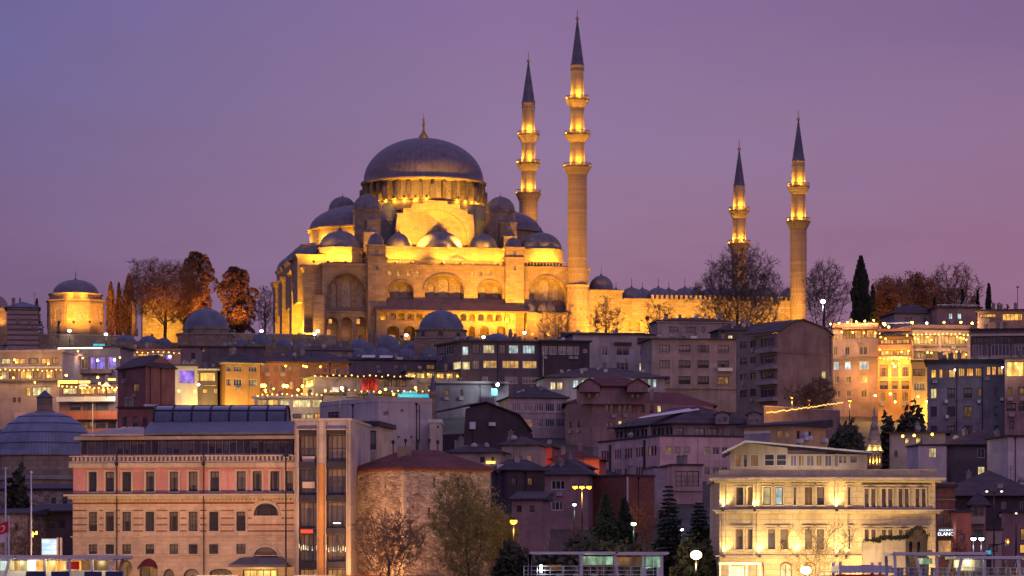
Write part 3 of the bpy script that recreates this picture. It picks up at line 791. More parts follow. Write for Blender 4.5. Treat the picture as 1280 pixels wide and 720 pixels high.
gs = MB(); gs.box(gx0+.25, gx1+.1, -4.2, -4.003, zg0-.35, zg0-.05); gs.build('gallery_ledge', M['mosque'], mos)
gw = MB()
for p in (489, 508, 572, 580, 601, 619):
    c = Q.x(p); gw.box(c-.5, c+.5, -.1, -.01, zg0+.2, zg0+2.1)
gw.build('gallery_window', M['dimwarm'], mos)
for p in (491.5, 510): 
    c = Q.x(p, -2); m = MB(); m.box(c-.7, c+.7, -.3, -.02, Q.z(425, p), Q.z(419, p)); m.build('lit_window', M['warm'], mos)
# the two small domed annexes low in front of the right bay, and the flat one on the left
m = MB(); m.box(xw4+.1, Q.x(709, -3), -3.2, -.01, -3, Q.z(391, 660, -3)); m.box(xw4+.1, Q.x(709, -3)+.3, -3.5, -3.203, Q.z(392.5, 660, -3), Q.z(390.5, 660, -3))
side_arc = []
m2 = MB(); m2.panel([(xw4+.12, -3), (Q.x(709, -3)-.02, -3), (Q.x(709, -3)-.02, Q.z(392.6, 660, -3)), (xw4+.12, Q.z(392.6, 660, -3))], [qarch(*a, d=-3.3) for a in low[3:]], lambda u, z, i: (u, -3.3+i, z), .09)
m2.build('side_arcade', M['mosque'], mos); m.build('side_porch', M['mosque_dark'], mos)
for c, r, h in ((663, 1.3, 2.4), (683, 2.3, 2.6)):
    d = MB(); d.dome(0, 0, 0, r, h, 24, 7); d.finial(0, 0, h, 1.4, .15); d.build('dome', M['lead'], mos, (Q.x(c, -2), -1.75, Q.z(390.5, 660, -3)))
m = MB(); m.box(Q.x(392, -2.2), Q.x(405.5, -2.2), -2.2, -.01, -3, Q.z(370, 398, -2)); m.box(Q.x(391.5, -2.2), Q.x(406, -2.2), -2.4, -.02, Q.z(370, 398, -2)+.003, Q.z(369, 398, -2)); m.build('corner_pier', M['mosque'], mos)
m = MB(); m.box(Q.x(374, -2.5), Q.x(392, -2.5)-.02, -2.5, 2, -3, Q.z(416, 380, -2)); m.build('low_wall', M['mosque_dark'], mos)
# buttresses on the prayer-wall side
for p, d0, yt, lit in ((377.5, 2.5, 331, 0), (362, 15, 337, 1), (350, 32, 346, 0), (341.5, 49, 352, 0)):
    x0 = Q.x(p, d0); z1 = Q.z(yt, p, d0)
    m = MB(); m.box(x0+.5, -.01, d0, d0+5, -3, z1-1.6)
    m.prism([(x0+.5, d0), (-.01, d0), (-.01, d0+5), (x0+.5, d0+5)], z1-1.6, z1-.6, [(x0, d0-.35), (-.01, d0-.35), (-.01, d0+5.3), (x0, d0+5.3)])
    m.box(x0-.1, -.01, d0-.45, d0+5.4, z1-.598, z1)
    m.build('buttress', M['mosque'], mos)
# upper stage of the prayer-wall side
m = MB(); z1 = Q.z(318, 395, 6)
m.box(Q.x(372, 6)-0, Q.x(396, 6)+4, 6, DEP-6, zt-8, z1-1); m.prism([(Q.x(372, 6), 6), (Q.x(396, 6)+4, 6), (Q.x(396, 6)+4, DEP-6), (Q.x(372, 6), DEP-6)], z1-1+.002, z1, [(Q.x(371, 6)-.3, 5.6), (Q.x(396, 6)+4, 5.6), (Q.x(396, 6)+4, DEP-5.6), (Q.x(371, 6)-.3, DEP-5.6)])
m.box(Q.x(377, 12), Q.x(396, 12)+6, 12, DEP-12, z1+.003, Q.z(305, 385, 12))
m.build('upper_wall', M['mosque'], mos)
# ---- roof level: aisle band, domes
zd1 = Q.z(311, 560, 4)
m = MB(); m.box(xw2+.05, xw3-.05, 4, 17, zt+.81, zd1); m.box(xw2+.05, xw3-.05, 3.7, 17, zd1+.003, zd1+.4); m.build('aisle_wall', M['mosque'], mos)
m = MB()                                             # lead gable-like hood over each side of the middle window
for a, b, c in ((521, 532, 553), (566, 576, 586)):
    pass
for p0, pm, p1 in ((523, 540, 553), (561, 572, 584)):
    za, zb_ = Q.z(325, p0, 3.6), Q.z(321.3, p0, 3.6)
    m.slab([(Q.x(p0, 3), za), (Q.x(p1, 3), za-.1), (Q.x(pm, 3), zb_)], 3.1, 3.99)
m.build('lead_hood', M['lead_flat'], mos)
m = MB(); c = Q.x(556, 4); m.tri(arch_poly(c-1, c+1, zt+.9, zt+2.2, zt+3.2), [], lambda u, z, i: (u, 3.98, z)); m.build('lattice_window', M['grille'], mos)
def qdome(pc, hw, ybase, ytop, d, mat='lead', drum=None, fin=1.6, flute=0, nf=0, n=36):
    x = Q.x(pc, d); r = Q.x(pc+hw, d)-x; zb_ = Q.z(ybase, pc, d); h = Q.z(ytop, pc, d)-zb_
    if drum:
        dr = MB(); zd = Q.z(drum[0], pc, d); rr = Q.x(pc+drum[1], d)-x
        poly = [(x+rr*cos(2*pi*(i+.5)/8), d+rr*sin(2*pi*(i+.5)/8)) for i in range(8)] if drum[2] == 8 else [(x+rr*cos(2*pi*i/32), d+rr*sin(2*pi*i/32)) for i in range(32)]
        dr.prism(poly, zd, zb_-.35)
        big = [(x+(p[0]-x)*1.05, d+(p[1]-d)*1.05) for p in poly]
        dr.prism(big, zb_-.348, zb_)
        dr.build('drum', M['mosque'], mos)
    m = MB(); m.dome(0, 0, 0, r, h, n if not flute else 96, 10, flute=flute, nf=nf)
    if fin: m.finial(0, 0, h-.05, fin, .09*r+.1)
    return m.build('dome', M[mat], mos, (x, d, zb_+.003)), x, r
qdome(549, 28.5, 310, 290, 9.6); qdome(498.5, 16, 310, 292, 8); qdome(604, 17, 310, 292, 8)
qdome(425, 26, 311, 289, 9, drum=(330, 29, 8), fin=3); qdome(676, 26, 313, 291, 9, drum=(330, 28, 8), fin=1.6)
# left: sloping lead roof beneath the corner drum
# ---- the core block, stepped tympanum and great drum
cx0, cx1 = Q.x(472, 18), Q.x(614, 18); cd0, cd1 = 18.0, 44.0
zc = Q.z(253, 544, 18); zmid = Q.z(275, 544, 18)
m = MB()
m.prism([(cx0-2, cd0+.5), (cx1+2, cd0+.5), (cx1+2, cd1), (cx0-2, cd1)], zt+.81, zmid)
m.prism([(cx0-2, cd0+.5), (cx1+2, cd0+.5), (cx1+2, cd1), (cx0-2, cd1)], zmid+.003, zc, [(cx0+2, cd0+2.5), (cx1-2, cd0+2.5), (cx1-2, cd1-2), (cx0+2, cd1-2)])
m.build('core_roof', M['lead_flat'], mos)
dT = 16.0
ty = [(493, 306), (596, 306), (592.5, 274), (584, 274), (584, 268), (574.5, 268), (574.5, 261), (559, 261), (559, 254.5), (559, 250.5), (530, 250.5), (530, 254.5), (514, 254.5), (514, 260.5), (504, 260.5), (504, 266.5), (496.5, 266.5)]
ty = [(493, 306), (594, 306), (592, 267), (584.5, 267), (584.5, 261), (574.8, 261), (574.8, 254.8), (559, 254.8), (559, 250.6), (529.8, 250.6), (529.8, 254.8), (514, 254.8), (514, 260.8), (504, 260.8), (504, 266.8), (496.5, 266.8)]
poly = [(Q.x(p, dT), Q.z(y, 544, dT)) for p, y in ty]
ac = Q.x(544, dT); zsp = Q.z(300, 544, dT); zap = Q.z(262, 544, dT); hw = Q.x(584, dT)-ac
archp = arch_poly(ac-hw, ac+hw, Q.z(305.5, 544, dT), zsp, zap, 20)
m = MB(); m.panel(poly, [archp], lambda u, z, i: (u, dT+i, z), .7)
n = len(poly); m.add([(p[0], dT, p[1]) for p in poly]+[(p[0], dT+3, p[1]) for p in poly], [(i, n+i, n+(i+1) % n, (i+1) % n) for i in range(1, n)])
m.build('stepped_gable', M['mosque'], mos)
hs = []
for p0, p1, ys, ya in ((521, 525, 287, 277), (529, 534, 287, 276), (541, 547, 287, 274), (554, 559, 287, 276), (563, 567, 287, 277)):
    w_ = arch_poly(Q.x(p0, dT+.7), Q.x(p1, dT+.7), Q.z(ys, 544, dT), Q.z(ya+3, 544, dT), Q.z(ya, 544, dT), 8); hs.append(w_)
    niche_win('lattice_window', mos, w_, dT+.95, M['grille'])
m = MB(); m.panel(archp, hs, lambda u, z, i: (u, dT+.7+i, z), .25); m.build('tympanum', M['mosque'], mos)
m = MB()
for p in (520, 573):
    c = Q.x(p, dT); z = Q.z(285 if p == 573 else 286, 544, dT); m.lathe([(.05, 0), (.7, 0)], 0, 0, 14); m.v = m.v[:-28]+[(c+v[0], dT+.66, z+v[1]) for v in m.v[-28:]]
m.build('roundel', M['mosque_dark'], mos)
# great drum
DX, DD = Q.x(529.5, 30), 30.0
Rd = Q.x(603, 30)-DX; zd0, zdt = Q.z(253, 529, 16)-1.5, Q.z(222.5, 529, 16)
m = MB(); nw = 32; inner = Rd*.93
hs = []
circ = 2*pi*inner
def cyl(u, z, i): a = u/inner; return (DX+(inner-i)*cos(a), DD+(inner-i)*sin(a), z)
zbut = Q.z(247.5, 529, 16); zw0, zw1 = zbut+.5, zdt-.8
for k in range(nw):
    a0 = circ*k/nw; c = a0+circ/nw/2; ww = .75
    for seg in range(4):
        u0, u1 = a0+circ/nw*seg/4, a0+circ/nw*(seg+1)/4
        m.add([cyl(u0, zd0, 0), cyl(u1, zd0, 0), cyl(u1, zdt, 0), cyl(u0, zdt, 0)], [(0, 1, 2, 3)])
m.build('drum', M['mosque'], mos)
dw = MB(); db = MB()
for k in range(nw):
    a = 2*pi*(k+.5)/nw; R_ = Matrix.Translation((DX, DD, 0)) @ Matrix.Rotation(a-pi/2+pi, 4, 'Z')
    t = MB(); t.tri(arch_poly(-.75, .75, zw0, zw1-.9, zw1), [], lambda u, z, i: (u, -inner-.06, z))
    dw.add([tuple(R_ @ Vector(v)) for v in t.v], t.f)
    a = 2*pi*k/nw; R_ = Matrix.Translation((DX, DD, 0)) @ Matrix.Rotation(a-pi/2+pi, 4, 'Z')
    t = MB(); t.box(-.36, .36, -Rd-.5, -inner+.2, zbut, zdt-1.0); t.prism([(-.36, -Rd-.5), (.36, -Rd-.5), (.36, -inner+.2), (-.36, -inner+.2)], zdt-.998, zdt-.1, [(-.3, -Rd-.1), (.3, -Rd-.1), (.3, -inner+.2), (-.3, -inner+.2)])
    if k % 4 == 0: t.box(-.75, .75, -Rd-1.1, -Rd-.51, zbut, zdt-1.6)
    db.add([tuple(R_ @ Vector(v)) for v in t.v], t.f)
m = MB(); m.lathe([(inner-.8, zd0-3), (inner-.8, zbut-.6), (inner+.3, zbut-.3), (inner-.1, zbut)], DX, DD, 64); m.build('drum_base', M['lead_flat'], mos)
dw.build('drum_window', M['grille'], mos); db.build('drum_buttress', stone('shaded_drum_buttress_stone', (.19, .145, .12), 1.3, .6), mos)  # buttress stone darkened: shade between the lit windows put into its colour
m = MB(); m.lathe([(inner-.2, zdt-.4), (Rd+.75, zdt-.15), (Rd+.8, zdt+.35), (Rd-.4, zdt+.7)], DX, DD, 64); m.build('drum_cornice', M['mosque'], mos)
zdome = Q.z(174, 529, 30)-(zdt+.5)
m = MB(); m.dome(0, 0, 0, Rd+.1, zdome, 72, 16, lip=.015, power=1.0); m.build('main_dome', M['lead_big'], mos, (DX, DD, zdt+.55))
m = MB(); m.finial(0, 0, 0, Q.z(142, 529, 30)-Q.z(175, 529, 30), 1.15); m.build('finial', M['gold'], mos, (DX, DD, zdt+.5+zdome))
# corner turrets of the core with fluted caps
for pc, d, yb, yt, hwp, ybody in ((459, 15, 262, 243.5, 18, 303), (625.5, 15, 264, 246, 18, 306), (428, 45, 262, 246, 17, 300), (594, 45, 262, 246, 17, 300)):
    x = Q.x(pc, d); r = Q.x(pc+hwp, d)-x; z0, z1, z2 = zt+.81, Q.z(yb, pc, d), Q.z(yt, pc, d)
    m = MB(); poly = [(x+r*cos(2*pi*(i+.5)/8), d+r*sin(2*pi*(i+.5)/8)) for i in range(8)]
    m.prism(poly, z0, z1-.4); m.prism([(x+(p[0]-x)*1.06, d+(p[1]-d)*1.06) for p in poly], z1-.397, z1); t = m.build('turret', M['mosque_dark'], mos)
    m = MB(); m.dome(0, 0, 0, r*.93, z2-z1, 96, 9, flute=.07, nf=24); m.finial(0, 0, z2-z1, 1.2, .2); m.build('dome', M['lead'], t, (x, d, z1+.005))
# small lit blocks with lead caps stepping up beside the core
for p0, p1, yb, yt, d in ((460, 475, 292, 275.5, 9), (455, 472, 306, 291, 6), (626, 646, 300, 279, 10), (630, 646, 312, 296, 6.5)):
    x0, x1 = Q.x(p0, d), Q.x(p1, d); z0, z1 = Q.z(yb, p0, d)-1.5, Q.z(yt, p0, d)
    m = MB(); m.box(x0, x1, d, d+3.5, max(zt+.81, z0), z1); m.box(x0-.15, x1+.15, d-.15, d+3.6, z1+.002, z1+.22); t = m.build('weight_block', M['mosque'], mos)
    m = MB(); m.dome(0, 0, 0, (x1-x0)*.52, .9, 20, 4); m.build('cap', M['lead'], t, ((x0+x1)/2, d+1.75, z1+.23))
# half domes on the prayer side and the entrance side
for sgn, xc, yb, yt, px_, rr in ((-1, cx0-1.5, 288, 257, 440, 13.2), (1, cx1+1.5, 291, 262, 640, 12.5)):
    zb_ = Q.z(yb, px_, 30); h = Q.z(yt, px_, 30)-zb_
    a0 = pi/2 if sgn < 0 else -pi/2
    m = MB(); m.dome(0, 0, 0, rr, h, 40, 10, a0, a0+pi, lip=.03); m.build('half_dome', M['lead_big'], mos, (xc, 30, zb_+.02))
    m = MB(); m.lathe([(rr*.99, zt+.81), (rr*.99, zb_-.5), (rr*1.05, zb_-.3), (rr*1.05, zb_)], xc, 30, 40, a0, a0+pi, False); t = m.build('drum', M['mosque'], mos)
    m = MB()
    for k in range(9):
        a = a0+pi*(k+.5)/9; R_ = Matrix.Translation((xc, 30, 0)) @ Matrix.Rotation(a+pi/2, 4, 'Z')
        q = MB(); q.tri(arch_poly(-.7, .7, zb_-3.6, zb_-1.9, zb_-1.0), [], lambda u, z, i: (u, -rr*.99-.06, z)); m.add([tuple(R_ @ Vector(v)) for v in q.v], q.f)
    m.build('drum_window', M['grille'], t)
for d, rr in ((16, 6.0), (44, 6.0)):       # exedra quarter domes of the prayer side
    xc = Q.x(389, 16)+.8; zb_ = Q.z(318, 380, 16)
    m = MB(); m.dome(0, 0, 0, rr, 4.2, 28, 7, pi/2, 3*pi/2, lip=.03); m.build('half_dome', M['lead'], mos, (xc, d, z1+.02 if 0 else zb_-1.5))
# ---- floodlights of the mosque (fixtures on roofs and ground)
def fl(x, y, z, p, aim, cone=140, colr=FL): fixture(mos, x, y, z); flood(mos, x, y, z+.25, p, aim, cone, colr)
WL = 1.0
for p, pw in ((494, 1), (514, 1), (553, 1.1), (575, 1), (596, 1), (622, 1.2)):                       # roof edge behind the balustrade
    fl(Q.x(p, 1.2), 1.4, zt+1.2, 4600*pw*WL, (0, .75, 1), 160)
for p in (392, 410, 432): fl(Q.x(p, 2), 2.0, zt+1.2, 6000*WL, (.1, .8, 1), 160)
for p in (664, 684, 702): fl(Q.x(p, 2), 2.0, zt+1.2, 6000*WL, (-.1, .8, 1), 160)
for p, d, pw in ((472, 4.5, 3500), (640, 4.5, 6000)): fl(Q.x(p, d), d-2, zt+1.3, pw*WL, (.1, .5, 1), 150)
for p, d, pw in ((517.5, 5, 52000), (582, 5, 52000)): fl(Q.x(p, d), 4.7, zd1+.75, pw*WL, ((.55 if p < 550 else -.55), 1, .75), 120)   # on the aisle roof, at the stepped gable
for p, d, pw in ((494, 4.2, 330), (503, 4.2, 330), (599, 4.2, 380), (609, 4.2, 380), (536, 3.9, 300), (562, 3.9, 300)): lamp(mos, (Q.x(p, d), d-.1, zd1+.75), pw*WL, FL, .2, name='floodlight_beam')
for k in range(26, 56):                                                          # foot of the great drum, front half
    if k % 1: continue
    a = 2*pi*((k % 32)+.5)/32
    if sin(a) > .2: continue
    x, y = DX+(inner+.5)*cos(a), DD+(inner+.5)*sin(a)
    lamp(mos, (x, y, zd0+2.2), 230*WL, FL, .12, name='floodlight_beam'); fixture(mos, x, y, zbut+.55)
for a in range(5): 
    an = pi/2+pi*(a+.5)/5; lamp(mos, (cx0-1.5+15.0*cos(an), 30+15.0*sin(an), Q.z(304, 400, 30)), 1800*WL, FL, .2, name='floodlight_beam')
for d0, pw in ((13.6, 60000), (31, 20000), (48, 20000), (1.5, 3500)):                              # between the prayer-side buttresses
    p = {13.6: 371, 31: 357, 48: 346, 1.5: 384}[d0]
    fl(Q.x(p, d0), d0-9 if d0 > 2 else -4, 0.6, pw*WL, (.1, 1, 1.6), 140)
# ground floodlights along the long side, stronger towards the right as in the evening view
for p, d, pw in ((413, -13, 220), (450, -13, 260), (478, -13, 600), (502, -14, 3200), (530, -14, 7000), (558, -14, 12500), (586, -14, 20000), (614, -14, 30000), (642, -14, 33000), (670, -14, 20000), (700, -14, 8000), (727, -14, 13000)):
    fl(Q.x(p, d), d, 0.8, pw*WL, (.12, 1, 1.25), 115, FL2)
for i in range(15):
    x = gx0+1.0+(gx1-gx0-2)*(i+.5)/15
    if i % 2 == 0: lamp(mos, (x, -2.0, zg0+.5), 60+26*i, FL, .1, name='gallery_lamp')
for a in low[:3]: lamp(mos, ((Q.x(a[0])+Q.x(a[1]))/2, .5, 2.4), 60, FL2, .1, name='arcade_lamp')
for a in low[3:]: lamp(mos, ((Q.x(a[0])+Q.x(a[1]))/2, -3.26, 2.4), 40, FL2, .1, name='arcade_lamp')
# ------------------------------------------------------------------ minarets
def minaret(label, pc, Y, tip, cone, hwc, balc, hwm, base, flare=None, pw=900):
    x0 = X(pc, Y); s = Y/F; zb = 58.5
    zz = lambda py: Z(py, Y)-zb
    r = thing('minaret', label, 'minaret', (x0, Y, zb), TH, 'minarets at the corners of the mosque court')
    m = MB(); NS = 16
    m.lathe([(hwm*s, -2), (hwm*s, zz(balc[-1][0]+14))], 0, 0, NS, smooth=False)
    if flare:
        m.lathe([(flare[1]*s, -3), (flare[1]*s, zz(flare[0]+18)), (hwm*s*1.12, zz(flare[0]-20)), (hwm*s*1.08, zz(flare[0]-36)), (hwm*s, zz(flare[0]-40))], 0, 0, 12, pi/12, 2*pi+pi/12, smooth=False)
        m.lathe([(hwm*s*1.1, zz(359)), (hwm*s*1.22, zz(358)), (hwm*s*1.22, zz(356.5)), (hwm*s*1.05, zz(356))], 0, 0, NS, smooth=False)
    m.build('shaft', M['mosque'], r)
    tops = [cone]+[b[0] for b in balc]
    for i, (yb, hw, hs) in enumerate(balc):
        ytop = cone if i == 0 else balc[i-1][0]+12
        m = MB(); m.lathe([(hs*s, zz(yb+12)), (hs*s*.97, zz(ytop))], 0, 0, NS, smooth=False); m.build('upper_shaft', M['mosque'], r)
        nr = (balc[i+1][2] if i+1 < len(balc) else hwm)
        prof = [(nr*s, zz(yb+15))]
        for k in range(5):                                       # stalactite corbel rings
            t = (k+1)/5; q = nr+(hw-nr)*t
            prof += [(q*s-.15, zz(yb+15-8.5*(t-.12))), (q*s, zz(yb+15-8.5*t))]
        prof += [((hw+.6)*s, zz(yb+6)), ((hw+.6)*s, zz(yb+5)), (hs*s, zz(yb+5))]
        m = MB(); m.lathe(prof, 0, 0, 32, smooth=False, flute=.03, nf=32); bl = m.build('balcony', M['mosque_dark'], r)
        m = MB()
        for k in range(24):
            a = 2*pi*(k+.5)/24; b_ = 2*pi*(k-.5)/24; R_ = hw*s
            ca, cb = (R_*cos(a), R_*sin(a)), (R_*cos(b_), R_*sin(b_))
            m.tube((cb[0], cb[1], zz(yb+5)), (cb[0], cb[1], zz(yb)), .09, n=4)
            for f0, f1 in ((5, 3.9), (3.1, 2.6), (1.0, .1)):
                m.add([(cb[0], cb[1], zz(yb+f0)), (ca[0], ca[1], zz(yb+f0)), (ca[0], ca[1], zz(yb+f1)), (cb[0], cb[1], zz(yb+f1)),
                       (cb[0]*.98, cb[1]*.98, zz(yb+f0)), (ca[0]*.98, ca[1]*.98, zz(yb+f0)), (ca[0]*.98, ca[1]*.98, zz(yb+f1)), (cb[0]*.98, cb[1]*.98, zz(yb+f1))], [(0,1,2,3), (7,6,5,4), (3,2,6,7), (0,4,5,1)])
        m.build('parapet', M['mosque_dark'], bl)
        for a in (-pi/2, -pi/2-1.35, -pi/2+1.35):
            rr = (hs+(hw-hs)*.86)*s
            lamp(r, (rr*cos(a), rr*sin(a), zz(yb+3.6)), pw*.3, FL, .15, name='balcony_floodlight'); r2 = (hs+(hw-hs)*.5)*s; lamp(r, (r2*cos(a), r2*sin(a), zz(yb+3)), pw*2.2, FL, .15, 'SPOT', (-.10*cos(a), -.10*sin(a), 1), 120, 1.0, 'balcony_floodlight')
    zl = max(zz(base), 4)
    lamp(r, (2.5, -11, zl), 9000, FL2, .3, 'SPOT', (-.25, 1.1, 1.5), 90, .9, 'floodlight_beam')
    m = MB(); m.lathe([(hwc*s*.98, zz(cone+4)), (hwc*s*1.1, zz(cone+1.5)), (hwc*s*1.1, zz(cone))], 0, 0, NS, smooth=False); m.build('cap_cornice', M['mosque'], r)
    m = MB()
    for k in range(16):
        a = 2*pi*k/16; m.box(hwc*s*cos(a)-.12, hwc*s*cos(a)+.12, hwc*s*sin(a)-.12, hwc*s*sin(a)+.12, zz(cone+7), zz(cone+4.2))
    m.build('cap_frieze', M['glass'], r)
    m = MB(); m.lathe([(hwc*s*1.12, zz(cone)), (hwc*s*.98, zz(cone-3)), (.12, zz(tip+14))], 0, 0, NS); m.build('lead_cap', M['lead_flat'], r)
    m = MB(); m.finial(0, 0, zz(tip+14), zz(tip)-zz(tip+14), .42); m.build('finial', M['gold'], r)
    return r
minaret('tallest-looking slim stone minaret rising from the near corner of the mosque, three balconies', 721.7, Q.Y(722, -1), 10, 81.5, 8.0,
        [(120, 14.4, 8.4), (163.5, 15.6, 9.0), (204, 17, 9.6)], 12.2, 420, (395, 17.5), 1500)
minaret('slim three-balcony minaret just right of the main dome, its foot hidden by the mosque', 660.5, Q.Y(722, -1)+57, 63, 128.5, 8.0,
        [(164, 13.3, 8.2), (200, 14.3, 8.8), (237.5, 15.5, 9.3)], 11.6, 300, None, 1500)
minaret('two-balcony minaret at the far right corner of the court, full shaft visible beside the trees', 998, Q.Y(998, 0), 136, 201, 7.6,
        [(229, 13.4, 8.4), (272.5, 14.6, 9.2)], 10.4, 420, None, 1500)
minaret('two-balcony minaret rising behind the broad bare tree, the shortest in view', 924, Q.Y(998, 0)+53, 173, 232.5, 6.8,
        [(259, 12.4, 7.6), (300.5, 13.6, 8.4)], 9.6, 372, None, 1500)
# ------------------------------------------------------------------ court wall with its row of small domes
cw = thing('courtyard_arcade', 'bright yellow floodlit court wall topped by a row of small lead domes', 'building', (MX0, MY0, MZ0), TH)
x0, x1, x2 = Q.x(736.5), Q.x(778), Q.x(1004)
z1, z2 = Q.z(363, 760), Q.z(373.5, 790)
hs = [qarch(786, 800, 414, 405, 401)]
for p in range(830, 985, 24): hs.append(qarch(p, p+12, 412, 400, 394))
m = MB(); m.panel([(x0, -3), (x2, -3), (x2, z2), (x1, z2), (x1, z1), (x0, z1)], hs, lambda u, z, i: (u, i, z), .9)
m.add([(x2, 0, -3), (x2, 44, -3), (x2, 44, z2), (x2, 0, z2)], [(0,3,2,1)])
m.add([(x0, .02, z1), (x1, .02, z1), (x1, 9, z1), (x0, 9, z1)], [(0,1,2,3)]); m.add([(x1, .02, z2), (x2, .02, z2), (x2, 44, z2), (x1, 44, z2)], [(0,1,2,3)])
m.add([(x1, 0, z2), (x1, 9, z2), (x1, 9, z1), (x1, 0, z1)], [(0,1,2,3)])
m.build('wall', M['mosque'], cw)
m = MB()
for h in hs: m.tri(h, [], lambda u, z, i: (u, .9, z))
m.build('arch_infill', M['mosque'], cw)
m = MB(); m.box(x0, x1+.3, -.3, -.003, z1-.4, z1+.1); m.box(x1+.31, x2+.3, -.3, -.003, z2-.4, z2+.1); m.build('cornice', M['mosque'], cw)
m = MB(); a = Q.x(814)
i = 0
while a+i*1.15 < x2: m.box(a+i*1.15, a+i*1.15+.6, -.25, .2, z2+.102, z2+1.0); i += 1
m.build('cresting', M['mosque'], cw)
def cdome(pc, hwp, yb, yt, d, fin=2.6):
    x = Q.x(pc, d); r = Q.x(pc+hwp, d)-x; z = Q.z(yb, pc, d); h = Q.z(yt, pc, d)-z
    m = MB(); m.dome(0, 0, 0, r, h, 28, 8, lip=.06); m.lathe([(r*1.02, -2.5), (r*1.02, -.02)], 0, 0, 16, smooth=False); m.finial(0, 0, h, fin, .28); m.build('dome', M['lead'], cw, (x, d, z))
cdome(751.5, 15, 362, 344.5, 4)
for k in range(7): cdome(789.5+33.6*k-k*.3, 15.2, 374, 359.5, 3.4)
for k in range(6): cdome(770+33*k, 13.5, 374, 361, 40, 2)
for p, pw in ((742, 6000), (757, 9000), (772, 9000), (789, 9000), (806, 9000), (825, 9000), (846, 9000), (868, 9000), (890, 9000), (912, 9000), (936, 9000), (960, 9000), (984, 9000), (1000, 7000)):
    x = Q.x(p, -7); fixture(cw, x, -7, 1.5); flood(cw, x, -7, 1.8, pw*.55, (0, 1, 1.1), 150)
# ------------------------------------------------------------------ trees
def leafcards(m, pts, n, size, jit, r, squash=.7):
    for p in pts:
        for _ in range(n):
            c = p+Vector((r.gauss(0, jit), r.gauss(0, jit), r.gauss(0, jit*.8)))
            a = Vector((r.uniform(-1, 1), r.uniform(-1, 1), r.uniform(-1, 1))).normalized(); b = a.orthogonal().normalized()
            s = size*r.uniform(.5, 1.3)
            m.v += [tuple(c-a*s), tuple(c+b*s*squash), tuple(c+a*s), tuple(c-b*s*squash)]
            o = len(m.v)-4; m.f.append((o, o+1, o+2, o+3)); m.sm.append(False)
from mathutils.kdtree import KDTree
def grown(seed, H, W, base=.22, n=850, twigs=3, tw=.055, r0=None, lift=.0, vase=1.0, tr=.034):
    """branches grown towards points scattered through the crown's volume, with fans of fine twigs at their ends"""
    r = random.Random(seed); pts = []
    lob = [(r.uniform(0, 2*pi), r.uniform(-.9, 1), r.choice((.55, .7, .9, 1.12, 1.18))) for _ in range(18)]
    zc, zr = H*(base+1)/2, H*(1-base)/2
    while len(pts) < n:
        a = r.uniform(0, 2*pi); c = r.uniform(-1, 1); q = r.random()**.42
        s_ = sqrt(1-c*c); k = 1.0
        for la, lc, lk in lob:
            da = abs((a-la+pi) % (2*pi)-pi)
            if da < .6 and abs(c-lc) < .38: k = lk
        z = c*q*k
        if z > 1: continue
        pts.append(Vector((W/2*s_*q*k*cos(a)*(1-.28*max(0, -z)*vase), W/2*s_*q*k*sin(a)*(1-.28*max(0, -z)*vase), zc+zr*z)))
    D = H/30.0; node = [Vector((0, 0, -.3)), Vector((0, 0, 0))]; par = [-1, 0]
    top = H*(base+.03); kx = r.uniform(-.03, .03)
    while node[-1].z < top: node.append(node[-1]+Vector((kx*D*2+r.uniform(-.06, .06)*D, r.uniform(-.1, .1)*D, D))); par.append(len(node)-2)
    live = pts
    for it in range(60):
        kd = KDTree(len(node))
        for i, p in enumerate(node): kd.insert(p, i)
        kd.balance(); pull = {}; keep = []
        for p in live:
            co, i, d = kd.find(p)
            if d < D*1.25: continue
            keep.append(p); v = (p-co).normalized()
            pull[i] = pull[i]+v if i in pull else v.copy()
        live = keep
        if not pull: break
        for i, v in pull.items():
            d = (v.normalized()+Vector((r.uniform(-.25, .25), r.uniform(-.25, .25), r.uniform(-.2, .25)))).normalized()
            node.append(node[i]+d*D); par.append(i)
    cnt = [0.0]*len(node); kids = [0]*len(node)
    for i in range(len(node)-1, 0, -1):
        if kids[i] == 0: cnt[i] = 1.0
        cnt[par[i]] += cnt[i]; kids[par[i]] += 1
    r0 = r0 or H*.02; mxc = cnt[1]
    rad = [max(.016, r0*(c/mxc)**.5) for c in cnt]
    big, fine, tips = MB(), MB(), []
    for i in range(1, len(node)):
        p = par[i]; m = big if cnt[i] > mxc*.035 else fine
        m.tube(node[p], node[i], rad[p] if kids[p] < 3 or p < 3 else min(rad[p], rad[i]*1.35), rad[i], 7 if cnt[i] > mxc*.2 else (4 if m is big else 3))
        if cnt[i] < 7:
            tips.append(node[i]); d0 = (node[i]-node[p]).normalized()
            for _ in range(twigs):
                d = (d0*.8+Vector((r.gauss(0, .6), r.gauss(0, .6), r.gauss(.25+lift, .45)))).normalized(); ln = H*tw*r.uniform(.5, 1.3); e = node[i]+d*ln
                fine.tube(node[i], e, tr, tr*.6, 3)
                for _k in range(2):
                    d2 = (d+Vector((r.gauss(0, .5), r.gauss(0, .5), r.gauss(.1, .4)))).normalized(); s0 = node[i]+d*ln*r.uniform(.3, .9); fine.tube(s0, s0+d2*ln*.6, tr*.7, tr*.4, 3)
                tips.append(e)
    return big, fine, tips
